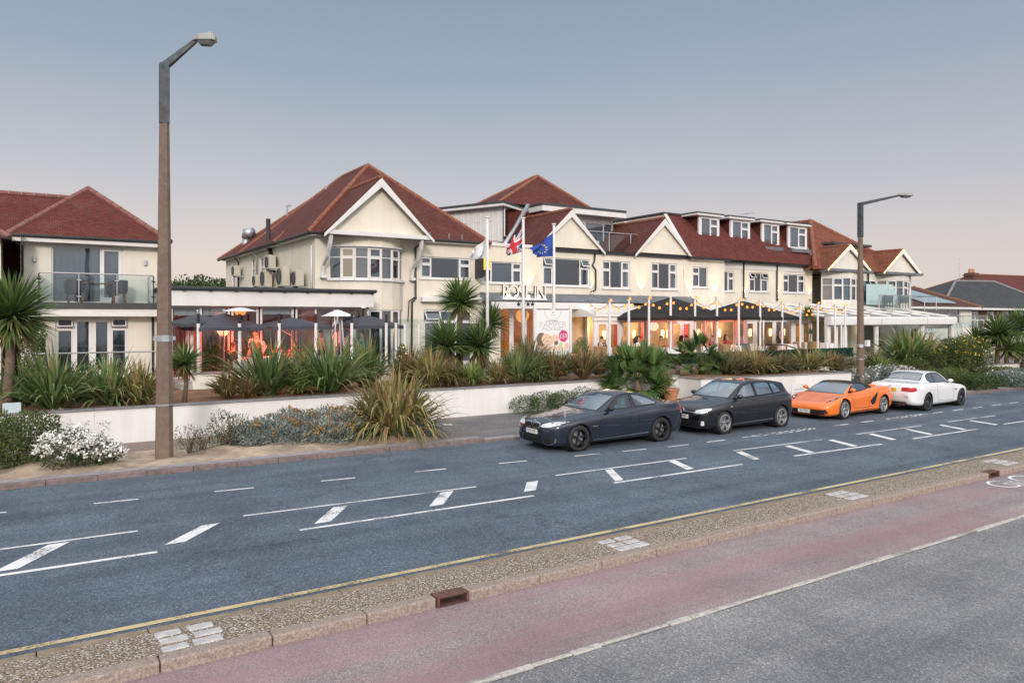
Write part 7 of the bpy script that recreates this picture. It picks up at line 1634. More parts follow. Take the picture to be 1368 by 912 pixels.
b = MB(); b.box(59.5, 62.4, 36, 39, 7.0, 7.15); b.box(60, 62, 36.3, 39, 6.3, 7.0); b.build('roof_dormer', M['felt'], HA)
b = MB(); b.box(57.4, 69.2, 32.35, 32.45, 4.12, 4.28); b.build('fascia', M['whitew'], HA)
b = MB(); b.tube([(58.5, 31.5, 3.55), (68.3, 31.5, 3.55)], .035)
for k in range(6): b.tube([(58.5 + k * 1.96, 31.5, 2.55), (58.5 + k * 1.96, 31.5, 3.55)], .03)
o = b.build('balcony_railing', M['steel'], HA); b = MB(); b.face([(58.5, 31.52, 2.6), (68.3, 31.52, 2.6), (68.3, 31.52, 3.5), (58.5, 31.52, 3.5)]); b.build('glass_panel', M['screen'], o)
x, z = atY(1244, 436, 31.2); b = MB(); b.box(x - .55, x + .75, 31.3, 31.38, z - .5, z + .5); sg = b.build('window_sign', M['white'], HA); b = MB(); b.prism([(x - .3, 31.296, z + .3), (x - .2, 31.296, z + .3), (x + .4, 31.296, z - .3), (x + .3, 31.296, z - .3)], (0, -.01, 0)); b.prism([(x + .3, 31.28, z + .3), (x + .4, 31.28, z + .3), (x - .2, 31.28, z - .3), (x - .3, 31.28, z - .3)], (0, -.01, 0)); b.build('cross_mark', M['black'], sg)
HS2 = thing('slate_roof_house', 'brick house under a grey slate hipped roof with a long white balcony, far right', 'house', (80, 37, .5))
b = MB(); wall(b, (70.0, 36.5), UX, NF, 23, -.2, 4.4, [(3.0 + k * 3.1, 4.5 + k * 3.1, 2.5, 4.0) for k in range(6)]); wall(b, (70, 44), (0, -1, 0), NL, 7.5, -.2, 4.4); b.build('wall', M['brick'], HS2)
for k in range(6): window(HS2, (73.0 + k * 3.1, 36.5), UX, NF, 1.5, 2.5, 4.0, [(1, 'f'), (1, 'f')], False, 'nets')
poly_roof(HS2, [[(69, 35.6, 4.35), (94, 35.6, 4.35), (87, 39.4, 7.25), (79, 39.4, 7.1)], [(69, 35.6, 4.35), (79, 39.4, 7.1), (69, 44, 4.35)], [(94, 35.6, 4.35), (94, 44, 4.35), (87, 39.4, 7.25)], [(69, 44, 4.35), (79, 39.4, 7.1), (87, 39.4, 7.25), (94, 44, 4.35)]], 'slate', [((69, 35.6, 4.4), (79, 39.4, 7.15)), ((79, 39.4, 7.15), (87, 39.4, 7.3)), ((87, 39.4, 7.3), (94, 35.6, 4.4))], 'coping')
b = MB(); b.box(69.1, 97, 35.55, 35.65, 4.15, 4.33); b.build('fascia', M['whitew'], HS2)
b = MB(); b.box(70, 96, 34.2, 34.28, 3.15, 3.25); b.box(70, 96, 34.2, 34.28, 2.2, 2.4)
for k in range(22): b.box(70 + k * 1.2, 70.1 + k * 1.2, 34.2, 34.28, 2.4, 3.15)
b.build('balcony_railing', M['white'], HS2); b = MB(); b.box(70, 96, 34.3, 36.5, 2.15, 2.35); b.build('balcony_deck', M['whitew'], HS2); b = MB(); b.box(70, 96, 34.4, 34.6, -.2, 2.14); b.build('lower_wall', M['cream2'], HS2)
b = MB(); b.box(86.0, 87.2, 41, 42, 5, 8.3); b.box(85.9, 87.3, 40.9, 42.1, 7.95, 8.1); b.build('chimney', M['brick'], HS2)
for x in (86.3, 86.9): b = MB(); b.lathe([(.2, 8.3), (.15, 8.75)], 10, (x, 41.5, 0)); b.build('chimney_pot', MATS['terracotta'], HS2)
b = MB(); b.tube([(84, 41.5, 6), (84, 41.5, 9.9)], .04); b.build('aerial', M['galv'], HS2)
HR = thing('red_roof_house', 'house with a broad red hipped roof behind the slate roof at the far right', 'house', (118, 54, .5))
b = MB(); b.box(109, 138, 50.5, 60, -.2, 6.6); b.build('wall', M['cream2'], HR)
poly_roof(HR, [[(107, 49.5, 6.6), (140, 49.5, 6.6), (131, 55, 9.9), (115, 55, 9.7)], [(107, 49.5, 6.6), (115, 55, 9.7), (107, 61, 6.6)], [(140, 49.5, 6.6), (140, 61, 6.6), (131, 55, 9.9)], [(107, 61, 6.6), (115, 55, 9.7), (131, 55, 9.9), (140, 61, 6.6)]], 'tile', [((107, 49.5, 6.65), (115, 55, 9.75)), ((115, 55, 9.75), (131, 55, 9.95))])
# ================================================================ cars
from mathutils import geometry as mgeo
def pchip(pts):
    xs = [p[0] for p in pts]; ys = [p[1] for p in pts]; n = len(xs)
    h = [xs[i + 1] - xs[i] for i in range(n - 1)]; dl = [(ys[i + 1] - ys[i]) / h[i] for i in range(n - 1)]; m = [0] * n
    for i in range(1, n - 1):
        if dl[i - 1] * dl[i] > 0:
            w1, w2 = 2 * h[i] + h[i - 1], h[i] + 2 * h[i - 1]; m[i] = (w1 + w2) / (w1 / dl[i - 1] + w2 / dl[i])
    m[0], m[-1] = dl[0], dl[-1]
    def f(x):
        if x <= xs[0]: return ys[0]
        if x >= xs[-1]: return ys[-1]
        i = max(j for j in range(n - 1) if xs[j] <= x); t = (x - xs[i]) / h[i]; t2, t3 = t * t, t * t * t
        return (2 * t3 - 3 * t2 + 1) * ys[i] + (t3 - 2 * t2 + t) * h[i] * m[i] + (-2 * t3 + 3 * t2) * ys[i + 1] + (t3 - t2) * h[i] * m[i + 1]
    return f
def catmull(P, n):
    out = []; Q = [P[0] * 2 - P[1]] + P + [P[-1] * 2 - P[-2]]
    for i in range(1, len(Q) - 2):
        a, b_, c, d = Q[i - 1:i + 3]
        for k in range(n):
            t = k / n; out.append(.5 * ((2 * b_) + (c - a) * t + (2 * a - 5 * b_ + 4 * c - d) * t * t + (3 * b_ - a - 3 * c + d) * t ** 3))
    out.append(P[-1]); return out
def inpoly(x, y, poly):
    r = False; n = len(poly)
    for i in range(n):
        (x1, y1), (x2, y2) = poly[i], poly[(i + 1) % n]
        if (y1 > y) != (y2 > y) and x < (x2 - x1) * (y - y1) / (y2 - y1) + x1: r = not r
    return r
def carpaint(name, c, metal=.35, rough=.3, coat=1.0):
    m = bpy.data.materials.new(name); nt = NT(m); MATS[name] = m; tc = nt.n('ShaderNodeTexCoord')
    f = noise(nt, tc.outputs['Object'], 1.5, 2, .5); d = noise(nt, tc.outputs['Object'], 3, 4, .6)
    col = ramp(nt, f, [(.3, tuple(x * .97 for x in c)), (.7, tuple(min(1, x * 1.03) for x in c))])
    rr = nt.n('ShaderNodeMapRange'); nt.l(d, rr.inputs[0]); rr.inputs[3].default_value = rough - .02; rr.inputs[4].default_value = rough + .03
    finish(nt, col, rr.outputs[0], metal, .5, None, coat=coat); return m
rubber = mat('tyre_rubber', (.022, .022, .023), .75, var=.3, scale=8); blk = mat('gloss_black_trim', (.012, .012, .013), .25, var=.1); mesh_k = mat('black_mesh_grille', (.01, .01, .011), .5, var=.3, scale=30)
chrome = mat('chrome', (.75, .75, .76), .12, 1, var=.03); lampg = mat('headlamp_cluster', (.74, .76, .78), .15, .25, var=.25, scale=18); redl = mat('red_tail_lamp', (.42, .012, .02), .12, var=.2, scale=12)
cabin = mat('dark_cabin', (.02, .02, .022), .8, var=.2); whseat = mat('cream_leather', (.62, .60, .55), .5, var=.08); dkseat = mat('black_seat_cloth', (.03, .03, .034), .7, var=.2)
plw = mat('white_number_plate', (.72, .72, .70), .4, var=.02); ply = mat('yellow_number_plate', (.75, .50, .03), .4, var=.02); plb = mat('blue_plate_band', (.02, .10, .35), .4, var=.02)
carglass = glassmat('car_glass', (.48, .78, .90), .05, clear=.60, rough=.01, graz=.45)
def make_car(S):
    name, L = S['name'], S['L']; T = thing(name, S['label'], 'car', (0, 0, 0)); T['_org'] = (0, 0, 0)
    zt, zb, hw, zs, ws, wr, cr = [pchip(S[k]) for k in ('ztop', 'zbot', 'hw', 'zsh', 'wsh', 'wr', 'crown')]
    xs = []; x = 0
    while x < L: xs.append(x); x += .008 if x < .1 or x > L - .1 else .016 if x < .3 or x > L - .3 else .032
    xs.append(L); K = 6; axles, rw, ra = S['axles'], S['rw'], S['ra']
    rows = []
    for x in xs:
        h_, b_, s_, w_, r_, c_, t_ = hw(x), zb(x), zs(x), ws(x), wr(x), cr(x), zt(x)
        zm = b_ + .52 * (s_ - b_); kk = S.get('crease', .035)
        P = [Vector((0, b_, 0)), Vector((.78 * h_, b_, 0)), Vector((h_ - .035, b_ + .07, 0)), Vector((h_ - S.get('waist', .012), b_ + .28 * (s_ - b_), 0)), Vector((h_, zm + .08, 0)), Vector((h_ - .012 if s_ - zm > .2 else h_ - .03, (zm + s_) / 2 + .07, 0)), Vector((w_, s_, 0))]
        ze = max(t_ - c_, s_ + .006)
        q = min(1, max(0, (ze - s_) / .12)); wi = min(w_ - .03 - .015 * q, max(r_ + .01, w_ - .05))
        P += [Vector((wi, s_ + .012 + .013 * q, 0)), Vector((r_, ze, 0)), Vector((r_ * .9, ze + c_ * .42, 0)), Vector((r_ * .5, t_ - c_ * .16, 0)), Vector((0, t_, 0))]
        rows.append(catmull(P, K))
    npt = len(rows[0]); V = []; F = []
    N2 = 2 * npt - 2
    for x, r in zip(xs, rows):
        ring = [(x, -p.x, p.y) for p in r] + [(x, p.x, p.y) for p in r[-2:0:-1]]
        V += [list(q) for q in ring]
    nr = len(xs)
    for q in V:   # snap to the wheel arch circles
        for ax in axles:
            dx, dz = q[0] - ax, q[2] - rw; d = math.hypot(dx, dz)
            if abs(q[1]) > .5 and dz > -.22 and abs(d - ra) < .021: q[0], q[2] = ax + dx / d * ra, rw + dz / d * ra
    body = [Vector(q) for q in V]
    for i in range(nr - 1):
        for j in range(N2): F.append((i * N2 + j, i * N2 + (j + 1) % N2, (i + 1) * N2 + (j + 1) % N2, (i + 1) * N2 + j))
    bvh = BVHTree.FromPolygons(body, F + [tuple(range(N2))[::-1], tuple(range((nr - 1) * N2, nr * N2))])
    bodyF, glF = [], {'windscreen': [], 'side_window': [], 'rear_window': []}; sw = S['side']; (wx0, wx1, wy0, wy1) = S['screen']; rwn = S.get('rear'); roofF = []
    for f in F:
        c = sum((body[k] for k in f), Vector()) / 4; n = (body[f[1]] - body[f[0]]).cross(body[f[2]] - body[f[0]]); n.normalize() if n.length else None
        if abs(c.y) > .5 and any(math.hypot(c.x - a, c.z - rw) < ra for a in axles): continue
        if any(math.hypot(c.x - a, c.z - rw) < ra and abs(c.y) > .45 for a in axles): continue
        g = None
        if abs(n.y) > .3 and any(inpoly(c.x, c.z, w) for w in sw): g = 'side_window'
        elif abs(n.z) > .25 and c.z > zs(c.x):
            t = (c.x - wx0) / (wx1 - wx0); bow = .07 * (1 - (c.y / wy0) ** 2)
            if wx0 - bow < c.x < wx1 - bow * .6 and abs(c.y) < wy0 + (wy1 - wy0) * t: g = 'windscreen'
            elif rwn:
                t = (c.x - rwn[0]) / (rwn[1] - rwn[0])
                if 0 < t < 1 and abs(c.y) < rwn[2] + (rwn[3] - rwn[2]) * t: g = 'rear_window'
        if g: glF[g].append(f)
        elif S.get('soft') and S['soft'][0] < c.x < S['soft'][1] and c.z > zs(c.x) + S['soft'][2]: roofF.append(f)
        else: bodyF.append(f)
    def part(nm, fs, m, parent=T, caps=False, off=0, smooth=True):
        used = sorted({k for f in fs for k in f}); ix = {k: i for i, k in enumerate(used)}
        me = bpy.data.meshes.new(nm); ff = [tuple(ix[k] for k in f) for f in fs]
        if caps: ff += [tuple(ix[k] for k in range(N2) if k in ix)[::-1], tuple(ix[k] for k in range((nr - 1) * N2, nr * N2) if k in ix)]
        me.from_pydata([body[k] for k in used], [], ff); me.materials.append(m); me.polygons.foreach_set('use_smooth', [smooth] * len(ff))
        o = bpy.data.objects.new(nm, me); COL.objects.link(o); o.parent = parent; return o
    bo = part('body', bodyF, S['paint'], caps=True)
    if roofF: part('soft_top', roofF, S['softmat'])
    part('windscreen', glF['windscreen'], carglass)
    for s in (-1, 1):
        fs = [f for f in glF['side_window'] if body[f[0]].y * s > 0]; part('side_window', fs, S.get('sideglass', carglass))
    if rwn: part('rear_window', glF['rear_window'], S.get('rearglass', carglass))
    # ---- projection helpers
    def cast(o, d):
        h = bvh.ray_cast(Vector(o), Vector(d)); return (h[0], h[1]) if h[0] is not None else (None, None)
    def onside(x, z, s, e=.004):
        p, n = cast((x, s * 2, z), (0, -s, 0)); return None if p is None else p + Vector((0, s * e, 0))
    def ribbon(nm, pts, m, w, s, e=.004, par=T, mode='side', closed=False):
        pr = []
        n = len(pts)
        for a, b_ in list(zip(pts, pts[1:])) + ([(pts[-1], pts[0])] if closed else []):
            k = max(1, int(math.dist(a, b_) / .03))
            for i in range(k): pr.append((a[0] + (b_[0] - a[0]) * i / k, a[1] + (b_[1] - a[1]) * i / k))
        pr.append(pts[0] if closed else pts[-1]); b = MB(); prev = None
        for i, q in enumerate(pr):
            a, c = pr[max(0, i - 1)], pr[min(len(pr) - 1, i + 1)]; d = Vector((c[0] - a[0], c[1] - a[1])); d = d.normalized() if d.length else Vector((1, 0)); nn = Vector((-d.y, d.x)) * w / 2
            if mode == 'side': u, v = onside(q[0] + nn.x, q[1] + nn.y, s, e), onside(q[0] - nn.x, q[1] - nn.y, s, e)
            elif mode == 'front': 
                u = cast((s * -9, q[0] + nn.x, q[1] + nn.y), (s, 0, 0))[0]; v = cast((s * -9, q[0] - nn.x, q[1] - nn.y), (s, 0, 0))[0]
                u = u - Vector((s * e, 0, 0)) if u else None; v = v - Vector((s * e, 0, 0)) if v else None
            else:
                u = cast((q[0] + nn.x, q[1] + nn.y, 4), (0, 0, -1))[0]; v = cast((q[0] - nn.x, q[1] - nn.y, 4), (0, 0, -1))[0]
                u = u + Vector((0, 0, e)) if u else None; v = v + Vector((0, 0, e)) if v else None
            if u and v and prev and (u - prev[0]).length < .3: b.face([prev[0], u, v, prev[1]])
            prev = (u, v) if u and v else None
        return b.build(nm, m, par, uv=False, smooth=True) if b.f else None
    def patch(nm, poly, m, d, e=.006, par=T, step=.035, depth=0, plane='yz'):
        """polygon projected onto the body along d; polygon in (y,z) for front and back, (x,z) for sides, (x,y) for the top"""
        vs = [Vector(q) for q in poly]; n = len(vs); pts = []
        for i in range(n):
            a, c = vs[i], vs[(i + 1) % n]; k = max(1, int((c - a).length / step)); pts += [a + (c - a) * j / k for j in range(k)]
        ring_n = len(pts); xs_, ys_ = [p.x for p in vs], [p.y for p in vs]; gx = min(xs_) + step * .6
        while gx < max(xs_):
            gy_ = min(ys_) + step * .6
            while gy_ < max(ys_):
                if inpoly(gx, gy_, poly) and min((Vector((gx, gy_)) - p).length for p in pts[:ring_n]) > step * .45: pts.append(Vector((gx, gy_)))
                gy_ += step
            gx += step
        r = mgeo.delaunay_2d_cdt(pts, [], [list(range(ring_n))], 1, 1e-5)
        d = Vector(d); P = []
        for q in r[0]:
            o = {'yz': (0, q.x, q.y), 'xz': (q.x, 0, q.y), 'xy': (q.x, q.y, 0)}[plane]; p, nn = cast(Vector(o) - d * 9, d)
            P.append(None if p is None else p - d * e)
        b = MB()
        for f in r[2]:
            if all(P[k] is not None for k in f) and max((P[f[i]] - P[f[i - 1]]).length for i in range(len(f))) < .2: b.face([P[k] for k in f])
        if not b.f: return None
        o = b.build(nm, m, par, uv=False, smooth=True); return o
    H_ = dict(T=T, bo=bo, cast=cast, onside=onside, ribbon=ribbon, patch=patch, zt=zt, hw=hw)
    # window rubber
    for s in (-1, 1):
        for w in sw: ribbon('window_trim', w, blk, .03, s, .006, closed=True)
    bow = lambda y: .07 * (1 - (y / wy0) ** 2)
    for (xx, ww, sg) in ((wx0, wy0, 1), (wx1, wy1, .6)):
        ribbon('screen_trim', [(xx - bow(t * ww) * sg, t * ww) for t in [k / 10 * 2 - 1 for k in range(11)]], blk, .04, 1, .004, mode='top')
    for s in (-1, 1): ribbon('screen_trim', [(wx0, s * wy0), (wx1, s * wy1)], S['paint'] if S.get('pillar') else blk, .035, 1, .005, mode='top')
    if rwn:
        ribbon('screen_trim', [(rwn[0], -rwn[2]), (rwn[0], rwn[2]), (rwn[1], rwn[3]), (rwn[1], -rwn[3])], blk, .03, 1, .004, mode='top', closed=True)
    # wheels, arch liners
    wd, yo = S['tw'], S['track']
    for ax in axles:
        b = MB()
        for s in (-1, 1):
            prof = [(ra + .005, s * .40), (ra + .005, s * (hw(ax) - .035))]
            b.lathe([(ra + .004, s * .38), (ra + .004, s * (hw(ax) - .03))], 30, (ax, 0, rw), 'y')
            b.lathe([(0, s * .38), (ra + .004, s * .38)], 30, (ax, 0, rw), 'y')
            b.build('wheel_arch', cabin, T, uv=False); b = MB()
        for s in (-1, 1): ribbon('arch_lip', [(ax + (ra + .008) * math.cos(t), rw + (ra + .008) * math.sin(t)) for t in [PI * (k / 24 * 1.16 - .08) for k in range(25)]], S.get('lipm', S['paint']), .022, s, .008)
    for wi_, ax in enumerate(axles):
        for s in (-1, 1):
            w0 = bpy.data.objects.new('wheel', None); b = MB(); r0 = S['rim']; y1 = s * yo; y0 = s * (yo - wd)
            b.lathe([(r0, y0), (rw - .03, y0), (rw - .006, y0 + s * .03), (rw, y0 + s * .06), (rw, y1 - s * .06), (rw - .008, y1 - s * .028), (rw - .04, y1 - s * .004), (r0 + .02, y1 - s * .0), (r0, y1 - s * .012)], 40, (ax, 0, rw), 'y')
            o = b.build('wheel', rubber, T, smooth=True, uv=False); bpy.data.objects.remove(w0)
            b = MB(); b.lathe([(r0 + .001, y1 - s * .008), (r0 - .018, y1 - s * .004), (r0 - .025, y1 - s * .02), (r0 - .03, y0)], 40, (ax, 0, rw), 'y')
            S['spokes'](b, ax, rw, y1, s, r0); b.build('rim', S['rimm'], o, uv=False)
            b = MB(); b.lathe([(0, y1 - s * .11), (r0 * .72, y1 - s * .11)], 28, (ax, 0, rw), 'y'); b.build('brake_disc', M['galv'], o, uv=False)
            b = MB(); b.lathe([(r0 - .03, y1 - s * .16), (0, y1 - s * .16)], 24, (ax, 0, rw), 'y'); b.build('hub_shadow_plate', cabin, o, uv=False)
            b = MB(); b.lathe([(0, y1 - s * .012), (.032, y1 - s * .014), (.036, y1 - s * .03)], 16, (ax, 0, rw), 'y'); b.build('centre_cap', chrome, o, uv=False)
    # cabin floor, dash, seats
    b = MB(); cx0, cx1, cw = S['cabin']; b.box(cx0, cx1, -cw, cw, .30, .42); b.box(cx0 - .1, cx0 + .45, -cw, cw, .42, S['dash']); b.build('cabin_floor', cabin, T, bevel=.04)
    def seat(x, y, h, m):
        b = MB(); b.hexa([(x - .25, y - .24, .42), (x + .25, y - .24, .42), (x + .25, y + .24, .42), (x - .25, y + .24, .42), (x - .27, y - .25, .62), (x + .25, y - .25, .58), (x + .25, y + .25, .58), (x - .27, y + .25, .62)])
        b.hexa([(x + .14, y - .24, .56), (x + .28, y - .24, .56), (x + .28, y + .24, .56), (x + .14, y + .24, .56), (x + .32, y - .20, h - .16), (x + .43, y - .20, h - .16), (x + .43, y + .20, h - .16), (x + .32, y + .20, h - .16)])
        b.hexa([(x + .34, y - .12, h - .15), (x + .44, y - .12, h - .15), (x + .44, y + .12, h - .15), (x + .34, y + .12, h - .15), (x + .37, y - .11, h + .04), (x + .45, y - .11, h + .04), (x + .45, y + .11, h + .04), (x + .37, y + .11, h + .04)]); return b.build('seat', m, T, bevel=.045)
    for (x, y, h) in S['seats']: seat(x, y, h, S['seatm'])
    b = MB(); x, y, z = S['wheelpos']
    for k in range(20):
        t0, t1 = 2 * PI * k / 20, 2 * PI * (k + 1) / 20; b.tube([(x + .06 * math.sin(t), y + .18 * math.cos(t), z + .17 * math.sin(t)) for t in (t0, t1)], .015, 6, cap=False)
    b.box(x - .01, x + .01, y - .17, y + .17, z - .02, z + .02); b.build('steering_wheel', cabin, T)
    # mirrors, handles, seams, plates
    for s in (-1, 1):
        mx, mz, mw = S['mirror']; p = onside(mx, mz - .03, s, 0); b = MB(); yc = p.y + s * (.04 + mw)
        b.ball((mx - .02, yc, mz + .03), (.085, mw, .065), 14, 8); b.build('mirror', S.get('mirm', S['paint']), T, smooth=True, uv=False)
        b = MB(); b.tube([(mx, p.y - s * .02, mz - .035), (mx - .01, yc, mz - .015)], .022, 8); b.build('mirror_arm', blk, T)
        for (hx, hz) in S['handles']:
            p = onside(hx, hz, s, 0)
            if p: b = MB(); b.box(hx - .09, hx + .09, p.y - .012, p.y + .02 if s > 0 else p.y + .012, hz - .014, hz + .014) if s > 0 else b.box(hx - .09, hx + .09, p.y - .02, p.y + .012, hz - .014, hz + .014); b.build('door_handle', S['paint'], T, bevel=.008)
        for sm_ in S['seams']: ribbon('door_seam', sm_, blk, .010, s, .002)
        for (pl, m_, w_) in S.get('lines', ()): ribbon('body_line', pl, m_, w_, s, .003)
    for sm_ in S.get('topseams', ()): ribbon('bonnet_seam', sm_, blk, .009, 1, .002, mode='top')
    for (nm, poly, m_, d, plane, mir, e) in S['patches']:
        patch(nm, poly, m_, d, e, plane=plane)
        if mir: patch(nm, [(-p, q) for p, q in poly] if plane == 'yz' else poly, m_, (d[0], -d[1], d[2]), e, plane=plane)
    for (pos, yy, zz_, wdt, txt, yel, face) in S['plates']:
        p, n = cast((face * -9, yy, zz_), (face, 0, 0)); t = Vector((-face, 0, 0)); x = p.x - face * .015
        b = MB(); b.box(min(x, x - face * .012), max(x, x - face * .012), yy - wdt / 2, yy + wdt / 2, zz_ - .056, zz_ + .056); o = b.build('number_plate', ply if yel else plw, T)
        tx = textobj('plate_text', txt, .105, (0, 0, 0), blk, o, rot=(PI / 2, 0, -PI / 2 if face > 0 else PI / 2), ext=.001, sx=.86); tx.location = (x - face * .0135, yy - (.01 if not yel and txt[0] == 'E' else 0), zz_)
        if txt[0] == 'E': b = MB(); yb = yy + wdt / 2 * face; b.box(x - .0145, x - .013, yb - .045, yb, zz_ - .054, zz_ + .054); b.build('plate_band', plb, o)
    if 'extra' in S: S['extra'](H_)
    return T
def spokes(n, pair, w, dish=.02, mk=None):
    def f(b, ax, rw, y1, s, r0):
        for k in range(n):
            for q in ((-pair, pair) if pair else (0,)):
                t = 2 * PI * k / n + PI / 2; t1 = t + q; t0 = t + q * (.35 if mk != 'y' else 0)
                p0 = Vector((ax + .045 * math.cos(t0), 0, rw + .045 * math.sin(t0))); p1 = Vector((ax + (r0 - .02) * math.cos(t1), 0, rw + (r0 - .02) * math.sin(t1)))
                d = (p1 - p0).normalized(); nn = Vector((-d.z, 0, d.x)) * w / 2; ya, yb = y1 - s * (dish + .015), y1 - s * .012
                P = [p0 - nn, p0 + nn, p1 + nn * 1.1, p1 - nn * 1.1]
                b.hexa([(v.x, (ya, ya, yb, yb)[i] - s * .035, v.z) for i, v in enumerate(P)] + [(v.x, (ya, ya, yb, yb)[i], v.z) for i, v in enumerate(P)])
        b.lathe([(0, y1 - s * (dish + .01)), (.055, y1 - s * (dish + .012)), (.065, y1 - s * (dish + .05))], 18, (ax, 0, rw), 'y')
    return f
FR, BK = (1, 0, 0), (-1, 0, 0); SDN = (0, -1, 0)
# ---- grey coupe
p_grey = carpaint('slate_grey_metallic_paint', (.026, .034, .055), .55, .18)
def coupe_extra(h):
    T, patch, ribbon, cast = h['T'], h['patch'], h['ribbon'], h['cast']
    for s in (-1, 1):   # kidney grille frames and slats
        k = [(s * .03, .70), (s * .10, .72), (s * .28, .71), (s * .345, .67), (s * .32, .60), (s * .20, .57), (s * .05, .575)]
        patch('grille', k, mesh_k, FR, .010); ribbon('grille_frame', k, chrome, .026, 1, .016, mode='front', closed=True)
        for y in (.09, .14, .19, .24, .29): ribbon('grille_slat', [(s * y, .59), (s * y, .69)], blk, .012, 1, .014, mode='front')
        ribbon('bumper_edge', [(s * .45, .30), (s * .50, .215), (s * .66, .20), (s * .78, .26), (s * .80, .37)], chrome, .014, 1, .012, mode='front')
        p = h['onside'](1.32, .60, s, .006)
        b = MB(); b.box(1.25, 1.42, min(p.y, p.y - s * .01), max(p.y, p.y - s * .01) + .0, .595, .617); b.build('side_vent_trim', chrome, T)
    p, n = cast((.28, 0, 3), (0, 0, -1)); p2, _ = cast((-9, 0, .705), (1, 0, 0)); q = p2 if p2 else p
    b = MB(); b.lathe([(0, .012), (.040, .010), (.042, 0)], 20, (0, 0, 0)); o = b.build('round_badge', chrome, T); o.location = (q.x + .03, 0, q.z + .035); o.rotation_euler = (0, -.9, 0)
    b = MB()
    for a in (0, PI): b.prism([(0, 0, .0125)] + [(.031 * math.cos(a + k * PI / 12), .031 * math.sin(a + k * PI / 12), .0125) for k in range(7)], (0, 0, .002))
    b.build('badge_quarter', plb, o)
COUPE = dict(name='parked_car', label='dark slate grey sports coupe with pale seats and black wheels, leftmost parked car', L=4.67, paint=p_grey, rimm=blk, axles=(.83, 3.64), rw=.333, ra=.375, rim=.245, tw=.26, track=.915,
    ztop=[(0, .60), (.03, .685), (.09, .745), (.25, .795), (.6, .855), (1.0, .91), (1.42, .965), (1.55, 1.01), (2.25, 1.325), (2.45, 1.37), (2.75, 1.385), (3.05, 1.36), (3.4, 1.265), (3.75, 1.135), (4.02, 1.05), (4.3, 1.03), (4.52, 1.02), (4.6, .96), (4.64, .85), (4.67, .72)],
    zbot=[(0, .32), (.04, .22), (.12, .17), (.5, .15), (1.2, .17), (3.3, .18), (4.2, .19), (4.55, .27), (4.67, .45)],
    hw=[(0, .50), (.03, .62), (.1, .74), (.25, .845), (.5, .895), (.83, .925), (1.25, .905), (2.3, .905), (3.1, .92), (3.64, .94), (4.1, .90), (4.4, .83), (4.58, .74), (4.67, .62)],
    zsh=[(0, .52), (.09, .65), (.3, .73), (.6, .785), (1.0, .835), (1.5, .885), (2.5, .925), (3.2, .965), (3.7, 1.0), (4.2, .995), (4.52, .965), (4.62, .86), (4.67, .70)],
    wsh=[(0, .46), (.09, .68), (.3, .79), (.6, .83), (.9, .85), (1.5, .84), (2.5, .845), (3.2, .85), (3.7, .86), (4.2, .80), (4.52, .70), (4.67, .56)],
    wr=[(0, .30), (.2, .52), (.6, .62), (1.2, .68), (1.45, .725), (1.7, .71), (2.25, .62), (2.7, .585), (3.2, .575), (3.7, .60), (4.05, .66), (4.4, .62), (4.67, .40)],
    crown=[(0, .02), (.3, .03), (1.2, .045), (1.5, .05), (2.25, .055), (3, .06), (3.7, .05), (4.1, .02), (4.67, .015)],
    side=[[(1.78, .965), (2.27, 1.275), (2.45, 1.31), (2.70, 1.318), (2.70, .995)], [(2.78, 1.0), (2.78, 1.315), (3.05, 1.285), (3.35, 1.20), (3.57, 1.10), (3.60, 1.055), (3.50, 1.03)]],
    screen=(1.52, 2.26, .70, .57), rear=(3.32, 3.98, .53, .56), cabin=(1.6, 3.4, .68), dash=.90, seats=[(2.25, -.37, 1.16), (2.25, .37, 1.16), (2.95, -.34, 1.05), (2.95, .34, 1.05)], seatm=whseat, wheelpos=(2.02, -.37, .93),
    mirror=(1.86, .985, .10), mirm=blk, handles=[(2.62, .865)], spokes=spokes(5, .13, .026), lipm=blk,
    seams=[[(1.48, .30), (1.50, .70), (1.62, .90)], [(2.80, .965), (2.84, .7), (2.76, .36)], [(1.48, .30), (2.76, .33)]], topseams=[[(.22, -.48), (1.40, -.70)], [(.22, .48), (1.40, .70)], [(.45, -.25), (1.35, -.40)], [(.45, .25), (1.35, .40)]],
    lines=[([(1.45, .72), (1.9, .80), (2.7, .875), (3.5, .925), (4.3, .95)], blk, .020), ([(1.3, .25), (2.2, .27), (3.15, .30)], chrome, .03)],
    patches=[('headlight', [(.34, .635), (.42, .70), (.60, .745), (.80, .775), (.845, .765), (.82, .70), (.66, .63), (.45, .615)], lampg, FR, 'yz', True, .008), ('air_intake', [(-.42, .255), (.42, .255), (.36, .42), (-.36, .42)], mesh_k, FR, 'yz', False, .006), ('air_intake', [(.49, .24), (.70, .235), (.77, .34), (.72, .41), (.52, .37)], mesh_k, FR, 'yz', True, .007),
             ('splitter', [(-.6, .19), (.6, .19), (.62, .225), (-.62, .225)], blk, FR, 'yz', False, .01), ('tail_light', [(.42, .80), (.80, .80), (.78, .90), (.45, .91)], redl, BK, 'yz', True, .008), ('tail_light', [(4.38, .82), (4.58, .80), (4.58, .92), (4.42, .93)], redl, (0, 1, 0), 'xz', True, .006), ('side_vent', [(1.22, .55), (1.34, .66), (1.46, .69), (1.40, .6), (1.36, .52)], mesh_k, (0, 1, 0), 'xz', True, .004), ('exhaust_panel', [(-.5, .3), (.5, .3), (.55, .45), (-.55, .45)], mesh_k, BK, 'yz', False, .006)],
    plates=[('f', 0, .485, .52, 'EJ15 UYX', False, 1), ('r', 0, .68, .52, 'EJ15 UYX', True, -1)], extra=coupe_extra)
